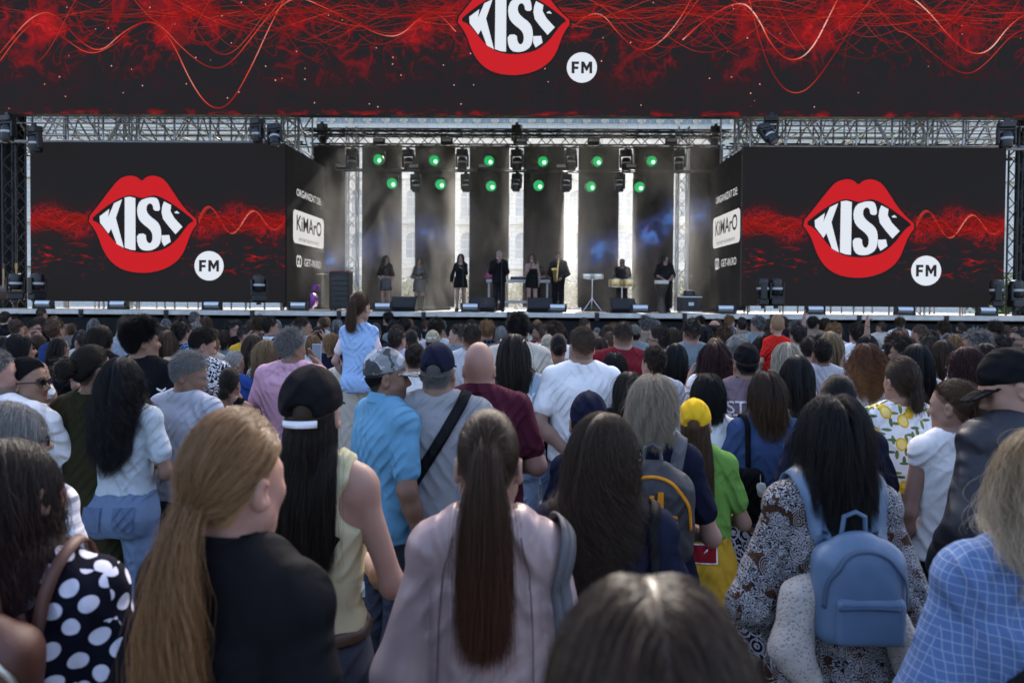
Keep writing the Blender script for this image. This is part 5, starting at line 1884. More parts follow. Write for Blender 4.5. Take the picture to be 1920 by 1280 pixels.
def hair_data(name, pts, r):
    n, K, _ = pts.shape
    hc = bpy.data.hair_curves.new(name)
    hc.add_curves([K] * n)
    hc.position_data.foreach_set('vector', pts.astype(np.float32).ravel())
    tp = np.interp(np.linspace(0, 1, K), [0, .1, .75, 1], [.8, 1, .85, .25])
    rr = (r * np.repeat(tp[None], n, 0)).astype(np.float32).ravel()
    hc.points.foreach_set('radius', rr)
    return hc

# ---------------------------------------------------------------- accessories worn on the head and body
def to_head(S, X, Y, Z):
    o = S['H']((0, 0, 0)); R = S['headR']; hs = S['hs']
    x, y, z = X - o[0], Y - o[1], Z - o[2]
    return ((R[0, 0] * x + R[1, 0] * y + R[2, 0] * z) / hs, (R[0, 1] * x + R[1, 1] * y + R[2, 1] * z) / hs, (R[0, 2] * x + R[1, 2] * y + R[2, 2] * z) / hs)
def hat_mesh(key, S, back='opening', brim='cap', h=.0075, hair=0.0):
    k = ('hat', key, back, brim, h, hair)
    if k in BODY: return BODY[k]
    H, R, hs = S['H'], S['headR'], S['hs']
    g = hair
    P = [('ell', (H((0, -.012, .112)), A3(.083 + g, .104 + g, .107 + g * .5) * hs, R), .012)]
    P.append(('ell', (H((0, -.006, .219 + g * .5)), A3(.009, .009, .005) * hs, R), .004))
    carve = []
    if back == 'opening':
        carve.append(('ell', (H((0, -.125 - g, .085)), A3(.045, .05, .034) * hs, R), .005))
    def post(F, X, Y, Z):
        x, y, z = to_head(S, X, Y, Z)
        line = .100 + .25 * np.clip(y, -.12, .05) * .9
        F = np.maximum(F, (line - z) * hs)
        seam = np.minimum(np.abs(x), np.abs(np.abs(x) - np.abs(y + .012) * 1.1))
        F = F + .0012 * np.exp(-(seam / .004) ** 2)
        th = np.sqrt((x / (.084 + g)) ** 2 + ((y + .012) / (.104 + g)) ** 2)
        if brim:
            c = .012 * (x / .07) ** 2
            by = (y - .085)
            ins = np.maximum((np.sqrt((x / .076) ** 2 + (np.maximum(by, 0) / .085) ** 2) - 1) * .06, -by - .04)
            slab = np.abs(z - (.108 - .22 * np.maximum(by, 0) - c)) - .0038
            brimf = np.maximum(slab, ins) * hs
            F = np.minimum(F, brimf)
        return F
    lo = None
    Pb = P + ([('ell', (H((0, .13, .095)), A3(.085, .06, .03) * hs, R), .001)] if brim else [])
    a, b = bounds(Pb, .02)
    ax = [axis(a[i], b[i], h) for i in range(3)]
    F = grid_field(P, *ax, carve)
    F = post(F, ax[0][:, None, None], ax[1][None, :, None], ax[2][None, None, :])
    V, Q = nets(F, *ax)
    BODY[k] = fast_mesh('cap', V, Q)
    return BODY[k]
def hat_strap(S, hair=0.0):
    """the adjuster band across the cap's back opening"""
    V, F = [], []
    for i in range(13):
        a = rad(-90 - 30 + 60 * i / 12)
        for r, z in ((.108 + hair, .052), (.108 + hair, .072), (.112 + hair, .072), (.112 + hair, .052)):
            V.append(S['H']((math.cos(a) * r * .82, -.012 + math.sin(a) * r, z)))
        if i:
            for j in range(4):
                F.append(((i - 1) * 4 + j, (i - 1) * 4 + (j + 1) % 4, i * 4 + (j + 1) % 4, i * 4 + j))
    return pymesh('strap', V, F, True)
def glasses_meshes(S, up=False, thick=.0035):
    H = S['H']
    dz, dy = (.092, -.035) if up else (0, 0)
    fr, ln = MB(), MB()
    for s in (-1, 1):
        ring = [H((s * .034 + .026 * math.cos(a), .104 + dy, .076 + dz + .019 * math.sin(a) + s * .004 * math.cos(a))) for a in [2 * math.pi * i / 14 for i in range(15)]]
        fr.tube(ring, thick, 6, False)
        ln.add([tuple(p) for p in ring[:-1]], [tuple(range(14))])
        fr.tube([H((s * .060, .100 + dy, .082 + dz)), H((s * .080, .06 + dy, .082 + dz)), H((s * .086, -.005 + dy, .078 + dz)), H((s * .082, -.03 + dy, .060 + dz))], thick, 6)
    fr.tube([H((-.010, .106 + dy, .08 + dz)), H((.010, .106 + dy, .08 + dz))], thick, 6)
    return fr.mesh('glasses', True), ln.mesh('lens')
def project(prims, P, off, it=4):
    P = np.array(P, float)
    for _ in range(it):
        f, g = field_grad(prims, P)
        P = P - g * (f - off)[:, None]
    return P, field_grad(prims, P)[1]
def catmull(pts, n):
    pts = np.array(pts, float)
    P = np.concatenate([[2 * pts[0] - pts[1]], pts, [2 * pts[-1] - pts[-2]]])
    out = []
    m = len(pts) - 1
    for i in range(n):
        t = i / (n - 1) * m
        k = min(int(t), m - 1); t -= k
        a, b, c, d = P[k:k + 4]
        out.append(.5 * ((2 * b) + (c - a) * t + (2 * a - 5 * b + 4 * c - d) * t * t + (3 * b - a - 3 * c + d) * t ** 3))
    return np.array(out)
def strap_mesh(prims, pts, width, off=.006, thick=.005, n=40):
    """a flat band laid on the clothing along the given points"""
    C = catmull(pts, n)
    C, N = project(prims, C, off)
    T = np.gradient(C, axis=0); T /= np.linalg.norm(T, axis=1)[:, None]
    B = np.cross(T, N); B /= np.maximum(np.linalg.norm(B, axis=1)[:, None], 1e-6)
    w = width / 2
    V = np.stack([C - B * w, C - B * w + N * thick, C + B * w + N * thick, C + B * w], 1).reshape(-1, 3)
    Q = [[(i * 4 + j), (i * 4 + (j + 1) % 4), ((i + 1) * 4 + (j + 1) % 4), ((i + 1) * 4 + j)] for i in range(n - 1) for j in range(4)]
    Q += [[0, 3, 2, 1], [4 * n - 4, 4 * n - 3, 4 * n - 2, 4 * n - 1]]
    return fast_mesh('strap', V, Q)
def back_print(me, prims, cx, cz, k, off=.010, tilt=0.0, front=False):
    """lay a flat lettering mesh (x,y) onto the back of the clothing"""
    n = len(me.vertices)
    co = np.zeros(n * 3, np.float32); me.vertices.foreach_get('co', co)
    co = co.reshape(-1, 3)
    c, s = math.cos(tilt), math.sin(tilt)
    x = cx + (co[:, 0] * c - co[:, 1] * s) * k; z = cz + (co[:, 0] * s + co[:, 1] * c) * k
    ys = np.linspace(-.42, .1, 110)
    G = np.stack([np.repeat(x[:, None], 110, 1), np.repeat(ys[None], n, 0), np.repeat(z[:, None], 110, 1)], 2).reshape(-1, 3)
    f = field(prims, G).reshape(n, 110)
    i = (f < off).argmax(1)
    co[:, 0], co[:, 1], co[:, 2] = x, ys[i], z
    me.vertices.foreach_set('co', co.astype(np.float32).ravel())
    me.update()
    return me

# ---------------------------------------------------------------- one person
HC = {}
NP = [0]
class Person: pass
def person(label, hx, hy, d, sex='m', top=('tee', None), bottom=None, hair=None, skin='light', yaw=0, hyaw=0, hpitch=0, hroll=0, pose='down', bulk=1.0, hat=None, glasses=None, stubble=0.0, group=None, scalp='full', hands=('open', 'open'), shoes=None, sit=False, height=None, haircol='dark', hairtip=None, collar=None, lod=None, zroot=None, at=None, seed=None, prints=(), strap=None, fold=.0088):
    NP[0] += 1
    sd = NP[0] if seed is None else seed
    poseR, poseL = pose if isinstance(pose, tuple) else (pose, pose)
    if lod is None: lod = 0 if d < 2.35 else 1 if d < 4.3 else 2 if d < 7 else 3
    if lod >= 2:
        hyaw = round(hyaw / 20) * 20; hpitch = round(hpitch / 10) * 10; bulk = round(bulk * 10) / 10
    key = (sex, poseR, poseL, hyaw, hpitch, hroll, bulk, sit)
    S = spec(sex, poseR, poseL, hyaw, hpitch, hroll, bulk, sit)
    if at is None:
        P = PY(hx, hy, d)
        extra = .012 if hair else 0
        if hat: extra = .018
        hgt = height or (P.z - extra)
        z0 = (P.z - extra - hgt) if height else 0.0
        loc = Vector((P.x, d, z0))
    else:
        loc = Vector(at); hgt = height or 1.75
    if zroot is not None: loc.z = zroot
    sc = hgt / 1.75
    e = empty('person', loc, rad(yaw))
    e.scale = (sc,) * 3
    tag(e, label, 'person', group)
    hb = (.0125, .0150, .020, .026)[lod]; hf = (.0058, .0068, .010, .014)[lod]
    link('body', body_mesh(key, S, hb, hf, hands, stubble, scalp), e, skin_mat(skin, haircol))
    R = Person(); R.e, R.S, R.key, R.sc, R.loc, R.lod = e, S, key, sc, loc, lod
    R.tp = None
    if top and top[0]:
        opts = dict(top[2]) if len(top) > 2 else {}
        tm = top_mesh(key, S, top[0], (.0115, .0140, .019, .026)[lod], sd % 4, fold=fold, **opts)
        link({'tee': 'tshirt', 'polo': 'polo_shirt', 'long': 'long_sleeved_top', 'tank': 'sleeveless_top', 'cap': 'sleeveless_top', 'jacket': 'jacket', 'dress': 'dress', 'strapless': 'dress', 'blouse': 'blouse', 'elbow': 'shirt'}[top[0]], tm, e, top[1])
        D = {'tee': (.62, .014), 'polo': (.66, .014), 'long': (1.96, .015), 'tank': (0, .009), 'cap': (.12, .012), 'jacket': (1.97, .028), 'blouse': (1.55, .022), 'elbow': (1.05, .018)}.get(top[0], (.3, .012))
        lo = opts.get('loose')
        R.tp = top_prims(S, D[0], opts.get('e', D[1]), .01, .86, {'tee': .012, 'polo': .010, 'long': .012, 'jacket': .022, 'blouse': .022, 'elbow': .014}.get(top[0], 0) if lo is None else lo)
    if collar is not None:
        nk = .058 if sex == 'm' else .05
        pr = []
        ring = []
        for i in range(17):
            a = rad(-200 + 220 * i / 16)
            ring.append(A3(nk * 1.08 * math.cos(a), -.016 + nk * 1.12 * math.sin(a), S['nz'] + .012 + .012 * (-math.sin(a)) ))
        m = MB()
        V, F = [], []
        for i, p in enumerate(ring):
            o = A3(p[0], p[1] + .016, 0); o /= np.linalg.norm(o)
            V += [tuple(p + A3(0, 0, .022)), tuple(p + o * .006 + A3(0, 0, .024)), tuple(p + o * .024 + A3(0, 0, -.022)), tuple(p + o * .012 + A3(0, 0, -.026))]
            if i:
                for j in range(4): F.append(((i - 1) * 4 + j, (i - 1) * 4 + (j + 1) % 4, i * 4 + (j + 1) % 4, i * 4 + j))
        link('collar', m.add(V, F).mesh('collar', True), e, collar)
    if bottom:
        link('skirt' if bottom[0] in ('skirt', 'mini') else 'shorts' if bottom[0] == 'shorts' else 'trousers', bottom_mesh(key, S, bottom[0], (.015, .018, .024, .032)[lod], sd % 4), e, bottom[1])
    if shoes is not False:
        for m in shoe_meshes(key, S): link('shoe', m, e, shoes or cloth('shoe_white', (.6, .6, .6), rough=.6))
    if hair:
        st, o = hair
        o = dict(o)
        n = o.pop('n', (12000, 6200, 1900, 800)[lod]); r = o.pop('r', (.00034, .00052, .00115, .0019)[lod]); K = o.pop('K', (14, 12, 10, 8)[lod])
        if st in ('short', 'thin'): K = min(K, 6)
        hk = (key, bool(hat), st, n, K, tuple(sorted((a, str(b)) for a, b in o.items())), sd % 3 if lod >= 2 else sd)
        if hk not in HC:
            rng = np.random.default_rng(1000 + sd)
            HC[hk] = hair_data('hair', hair_strands(S, st, n, rng, under_hat=bool(hat), K=K, **o), r)
        link('hair', HC[hk], e, hair_mat(haircol, hairtip))
    if hat:
        ho = dict(hat[1]) if len(hat) > 1 else {}
        sm = ho.pop('strap', None)
        c = link('cap', hat_mesh(key, S, h=(.006, .0068, .011, .015)[lod], **ho), e, hat[0])
        if sm: link('strap', hat_strap(S, ho.get('hair', 0)), c, sm)
    if glasses:
        fm, lm = glasses_meshes(S, glasses == 'up')
        g = link('sunglasses' if glasses != 'clear' else 'glasses', fm, e, plain('glasses_frame', (.012, .012, .013), .25))
        t = MC.get('dark_lens')
        if t is None:
            q = NT('dark_lens'); q.base((.01, .01, .012)); q.b.inputs['Roughness'].default_value = .05; MC['dark_lens'] = t = q.m
        if glasses != 'clear': link('lens', lm, g, t)
    for (s, x, z, size, col, bold, name) in prints:
        tmx = text_mesh(s, size, bold)
        link(name, back_print(tmx, R.tp, x, z, 1.0), e, col)
    return R
def worn_thing(name, R, label, cat):
    """a bag carried by a person: its own thing, standing in that person's frame"""
    o = empty(name, R.loc, R.e.rotation_euler[2])
    o.scale = R.e.scale
    tag(o, label, cat)
    return o
# ================================================================ THE CROWD
def CL(n, c, kind='plain', **k): return cloth('cloth_' + n, c, kind, **k)
WHITE = CL('white', (.78, .77, .77)); BLACK = CL('black', (.0075, .0075, .009)); NAVY = CL('navy', (.010, .012, .028)); GREY = CL('grey_melange', (.30, .30, .315), 'melange')
LBLUE = CL('pale_blue', (.42, .47, .51)); SKY = CL('sky_blue', (.12, .29, .44)); PINK = CL('pink', (.58, .33, .42)); MAROON = CL('maroon', (.070, .013, .026)); WINE = CL('wine_red', (.16, .014, .022))
BEIGE = CL('beige', (.50, .45, .38)); OLIVE = CL('olive', (.028, .026, .012)); LGREY = CL('light_grey', (.42, .43, .46)); SLATE = CL('slate', (.18, .22, .24)); BROWN = CL('brown_tee', (.22, .17, .12)); YEL = CL('yellow', (.62, .36, .03)); ROYAL = CL('royal_blue', (.03, .08, .30)); RED = CL('red', (.52, .02, .015)); GREEN_T = CL('lime', (.14, .29, .06)); MID = CL('mid_blue', (.045, .075, .17)); CREAM = CL('cream', (.50, .47, .30)); MAUVE = CL('mauve', (.34, .245, .24), 'satin'); DMAUVE = CL('faded_mauve', (.15, .11, .13)); LAV = CL('lavender_grey', (.40, .41, .47)); BLUEG = CL('blue_grey', (.30, .34, .40)); MAG = CL('magenta', (.4, .02, .1)); DBLUE = CL('deep_blue', (.02, .04, .14)); LILAC = CL('lilac', (.5, .48, .62)); TEAL = CL('steel_blue', (.13, .17, .25))
DENIM = CL('denim_light', (.11, .16, .26), 'denim'); DENIMP = CL('denim_pale', (.20, .26, .36), 'denim'); DENIMD = CL('denim_dark', (.018, .022, .035), 'denim'); SLACK = CL('cream_trousers', (.55, .52, .47)); BLK_TR = CL('black_trousers', (.012, .012, .013))
J, JD, JB = ('jeans', DENIM), ('jeans', DENIMD), ('jeans', BLK_TR)
DARKSHOE = CL('shoe_dark', (.02, .02, .02), rough=.5)
SH = lambda L=.035, **k: ('short', dict(length=L, **k))
LONG = lambda L=.42, **k: ('long', dict(length=L, **k))
PONY = lambda L=.32, **k: ('pony', dict(length=L, **k))
G1 = 'spectators in the near crowd'; G2 = 'spectators in the middle of the crowd'; G3 = 'spectators close to the stage'

# ---------------------------------------------------------------- nearest rows
# dark head at the very front, out of focus
person('blurred brown head right in front of the camera at the bottom of the picture', 1215, 1048, .64, 'f', ('long', BLACK), JD, LONG(.40, volume=.02, n=16000, r=.0004), 'light', haircol='brown', hairtip='chestnut', group=G1, lod=0)
pk = person('woman with a long straight half ponytail in a pale mauve satin blouse', 917, 757, 1.64, 'f', ('blouse', MAUVE), JD, ('pony', dict(length=.47, tie=(0, -.095, .135), volume=.005, spread=.075, n=19000, r=.00031, K=18)), 'light', haircol='brown', hairtip='auburn', group=G1, pose='down', bulk=.85)
pony = person('woman with a big dark blond ponytail and a black jacket', 444, 760, 1.30, 'f', ('jacket', BLACK), JD, ('pony', dict(length=.58, tie=(0, -.105, .04), volume=.012, spread=.085, wave=.010, n=21000, r=.00030, K=18)), 'pink', haircol='darkblond', hairtip='ginger', group=G1, hyaw=-2, yaw=-20, hpitch=-3, bulk=.9, pose='relax', collar=BLACK)
dots = person('woman with dark wavy hair in a black blouse with white polka dots', 40, 806, 1.42, 'f', ('blouse', CL('polka_dots', (.006, .007, .014), 'dots', c2=(.62, .62, .74))), JD, LONG(.30, wave=.010, volume=.006, n=15000), 'light', haircol='dark', hairtip='burgundy', group=G1, yaw=8, hyaw=-18, hroll=-9, bulk=1.0, pose='front')
plaid = person('woman with wavy blond hair in a light blue checked shirt with a black strap', 1968, 792, 1.5, 'f', ('long', CL('blue_windowpane', (.085, .145, .30), 'windowpane', c2=(.28, .34, .46)), dict(loose=.04, e=.024)), J, LONG(.24, wave=.034, volume=.03, n=11000), 'fair', haircol='blond', hairtip='platinum', group=G1, yaw=-6, hyaw=15, pose='belly', bulk=1.1)
capw = person('woman with long black hair under a black cap with a white strap', 588, 678, 2.05, 'f', ('tank', CREAM, dict(hem=.99)), ('jeans', DENIMD), LONG(.44, volume=.012, n=12000), 'fair', haircol='dark', group=G1, hat=(BLACK, dict(strap=CL('white_strap', (.78, .78, .82)), hair=.010)), pose=('front', 'down'), bulk=.95, shoes=DARKSHOE)
pais = person('woman with black bobbed hair in a paisley blouse carrying a blue backpack', 1560, 736, 2.1, 'f', ('blouse', CL('paisley', (.012, .012, .014), 'paisley', c2=(.36, .35, .37), c3=(.07, .03, .015))), ('slacks', BLK_TR), ('bob', dict(length=.24, volume=.035, n=11000, wave=.006)), 'light', haircol='black', group=G1, bulk=.98, pose='belly', shoes=DARKSHOE)
nav = person('woman with wavy brown hair and sunglasses in a navy top', 1130, 764, 1.9, 'f', ('long', NAVY), JD, LONG(.36, wave=.022, volume=.010, n=14000), 'light', haircol='brown', group=G1, hyaw=-42, yaw=-5, glasses='dark', pose='front', bulk=1.02, hpitch=-8)
blondb = person('person with tousled short ash blond hair wearing a dark grey backpack', 1224, 699, 2.7, 'f', ('tee', NAVY), J, ('bob', dict(length=.115, volume=.030, wave=.012, n=9000)), 'fair', haircol='ash', hairtip='ash', group=G1, bulk=.92, lod=0, pose='front', yaw=-10)
# second row
capman = person('man in a camouflage cap and sky blue polo shirt smiling to the side', 727, 646, 3.3, 'm', ('polo', SKY), ('jeans', DENIMD), SH(.012), 'tan', haircol='black', group=G1, hyaw=-22, yaw=-52, hat=(CL('camo', (.20, .21, .22), 'camo', c2=(.38, .39, .41), c3=(.06, .06, .065)), dict(back='closed')), collar=SKY, stubble=.45, lod=0, hpitch=-4, pose='down', shoes=DARKSHOE)
greyt = person('man in a navy cap and grey t-shirt with a black bag strap across his back', 822, 636, 3.35, 'm', ('tee', GREY, dict(loose=.018)), JD, SH(.014), 'tan', haircol='darkgrey', group=G1, hat=(NAVY, dict()), bulk=1.12, pose='front', hyaw=-6, shoes=DARKSHOE)
bald = person('bald man in a maroon polo shirt', 899, 640, 3.55, 'm', ('polo', MAROON), JD, None, 'pink', haircol='grey', group=G1, scalp='bald', collar=MAROON, bulk=1.18, pose='front')
jer = person('woman with straight dark hair and sunglasses on her head in a printed pale blue t-shirt', 965, 622, 4.7, 'f', ('tee', CL('ice_blue', (.36, .44, .52)), dict(loose=.02)), ('jeans', DENIMP), LONG(.36, volume=.014, n=6000), 'light', haircol='dark', group=G2, glasses='up', hyaw=-14, bulk=1.1, pose='front')
whiteb = person('man with cropped hair in a white t-shirt with hands clasped behind his back', 1091, 608, 4.65, 'm', ('tee', WHITE, dict(loose=.02)), J, SH(.010, n=6000), 'light', haircol='brown', group=G1, pose='behind', bulk=1.06, scalp='fade', hyaw=14, stubble=.3, hands=('grip', 'grip'), lod=1)
person('child in a dark navy cap and navy hoodie', 1104, 727, 3.3, 'c', ('long', NAVY), J, SH(.02), 'light', haircol='dark', group=G1, hat=(NAVY, dict(back='closed')), hyaw=-8)
yc = person('girl in a yellow cap and lime green t-shirt with a long brown hair', 1306, 741, 3.2, 'f', ('tee', GREEN_T, dict(hem=1.02)), J, LONG(.52, volume=.010, n=6000), 'light', haircol='chestnut', group=G1, hat=(CL('cap_yellow', (.70, .42, .02)), dict(hair=.004)), pose='front', hyaw=-10, bulk=1.0, hroll=-4, yaw=-10)
person('person with short black hair in a white t-shirt behind the yellow cap', 1326, 698, 3.85, 'f', ('tee', WHITE), J, ('bob', dict(length=.13, volume=.03)), 'tan', haircol='black', group=G1, pose='front', hyaw=10, bulk=1.1)
stw = person('man in a black cap and faded mauve t-shirt with white graffiti lettering', 1398, 638, 4.6, 'm', ('tee', DMAUVE, dict(loose=.03)), JB, SH(.02), 'tan', haircol='black', group=G1, hat=(BLACK, dict(back='closed')), pose='front', hyaw=-8)
bob = person('woman with a straight brown bob in a blue t-shirt and patterned skirt', 1437, 692, 3.7, 'f', ('tee', MID), ('skirt', CL('ikat_skirt', (.012, .014, .035), 'ikat', c2=(.5, .5, .55))), ('bob', dict(length=.22, volume=.026, n=7000)), 'light', haircol='brown', hairtip='chestnut', group=G1, bulk=1.1, pose='front', hroll=-3)
person('person with sleek black hair in a navy t-shirt behind the paisley blouse', 1568, 699, 3.2, 'f', ('tee', NAVY), JD, ('bun', dict(tie=(0, -.10, .05), spread=.035, volume=.003)), 'tan', haircol='black', group=G1, bulk=1.3, pose='front')
person('woman with a short brown ponytail in a white shirt printed with lemons', 1690, 665, 3.6, 'f', ('elbow', CL('lemons', (.74, .74, .77), 'lemons'), dict(loose=.03)), ('jeans', DENIMD), PONY(.10, tie=(.02, -.10, .035), volume=.006, spread=.02), 'light', haircol='brown', group=G1, bulk=1.2, pose='front')
person('girl with a high ponytail in a white sleeveless top', 1788, 706, 3.15, 'f', ('cap', WHITE), JB, PONY(.34, tie=(0, -.10, .14), volume=.003, spread=.022), 'light', haircol='chestnut', group=G1, hyaw=38, hpitch=-6, pose=('relax', 'down'))
person('man in a black fitted cap and quilted dark jacket looking down', 1914, 642, 2.6, 'm', ('jacket', CL('quilted_navy', (.012, .014, .022), 'plain', rough=.5)), JB, SH(.012), 'light', haircol='brown', group=G1, hat=(BLACK, dict(back='closed')), hyaw=58, hpitch=-26, yaw=12, collar=WHITE, pose='relax', bulk=.86)
grl = person('woman with long wavy black hair in a pale blue t-shirt and light wide jeans', 232, 663, 3.6, 'f', ('tee', LBLUE, dict(loose=.0, hem=.99, e=.012)), ('slacks', CL('denim_wide', (.085, .125, .20), 'denim')), LONG(.46, wave=.030, volume=.010, n=9000), 'tan', haircol='black', group=G1, pose='front', lod=1, bulk=1.0)
person('woman with black swept-back hair and black sunglasses in a white t-shirt', 55, 666, 3.5, 'f', ('tee', WHITE), J, ('bun', dict(tie=(0, -.10, .06), spread=.034, volume=.004)), 'mid', haircol='black', group=G1, hyaw=-66, yaw=-20, glasses='dark', pose=('chin', 'front'), lod=0)
person('bearded man with a hand at his chin at the left edge of the picture', -8, 650, 3.4, 'm', ('tee', WHITE), JD, SH(.02), 'pink', haircol='darkgrey', group=G1, hyaw=-50, stubble=.8, pose=('chin', 'front'))
person('grey-haired woman with glasses in a white striped t-shirt at the left edge', 25, 747, 2.15, 'f', ('tee', CL('soft_stripes', (.62, .62, .66), 'stripes', c2=(.42, .42, .46))), J, ('bob', dict(length=.18, volume=.02, n=9000)), 'light', haircol='grey', group=G1, hyaw=-50, glasses='clear', pose='front')
person('woman in a long olive dress with her brown hair clipped up', 176, 645, 3.65, 'f', ('elbow', OLIVE, dict(loose=.03, hem=.8)), ('skirt', OLIVE), ('bun', dict(tie=(0, -.10, .10), spread=.05, volume=.02)), 'tan', haircol='dark', group=G1, hyaw=-30, pose='front', bulk=1.1)
person('older man with grey hair in a lavender grey t-shirt leaning to the side', 350, 657, 4.0, 'm', ('polo', LAV), JD, SH(.035, n=6500), 'tan', haircol='grey', group=G1, hyaw=-62, hpitch=-16, yaw=-20, pose=('clap', 'front'), bulk=1.1, lod=1)
pinkm = person('older man with wavy grey hair in a pink t-shirt and pale trousers', 548, 617, 5.2, 'm', ('tee', PINK), ('slacks', SLACK), SH(.045, wave=.05, n=4500), 'tan', haircol='grey', group=G2, hyaw=-40, bulk=1.15, pose=('phone', 'down'))
curly = person('young man with curly black hair in a black t-shirt with white chevrons on the sleeve', 268, 600, 4.8, 'm', ('tee', BLACK), JD, ('spiky', dict(length=.06, wave=.12, lift=.3, n=6000)), 'tan', haircol='black', group=G2, hyaw=-48, yaw=-8)
person('man in a black and white scribble print shirt', 375, 613, 5.5, 'm', ('tee', CL('bw_scribble', (.02, .02, .022), 'scribble', c2=(.7, .7, .7))), JD, SH(.025), 'light', haircol='black', group=G2, hyaw=-55, hpitch=-18, pose='clap', lod=1)
# people on shoulders
carrier = person('man in a beige shirt carrying a little girl on his shoulders', 660, 606, 4.62, 'm', ('tee', BEIGE), JD, SH(.03), 'light', haircol='brown', group=G2, pose='phone', height=1.78, zroot=0)
lg = person('little girl with a ponytail in a denim dress sitting on a man\'s shoulders', 674, 543, 4.42, 'c', ('cap', CL('denim_pinafore', (.22, .33, .52), 'denim'), dict(hem=.80)), ('shorts', CL('denim_pinafore', (.22, .33, .52), 'denim')), PONY(.34, tie=(0, -.09, .13), volume=.006, spread=.035, n=4500), 'fair', haircol='chestnut', group=G2, sit=True, height=1.12, hyaw=-16, pose='relax', hpitch=-6, lod=1)
person('little boy with cropped blond hair in a red t-shirt held up above the crowd', 1457, 586, 5.9, 'c', ('tee', RED), ('shorts', NAVY), SH(.010), 'fair', haircol='blond', group=G2, sit=True, height=1.02, hyaw=10, pose='relax', lod=2, scalp='buzz')
person('man holding the little boy in red', 1448, 618, 6.05, 'm', ('tee', SLATE), JD, SH(.03), 'light', haircol='dark', group=G2, pose='phone')

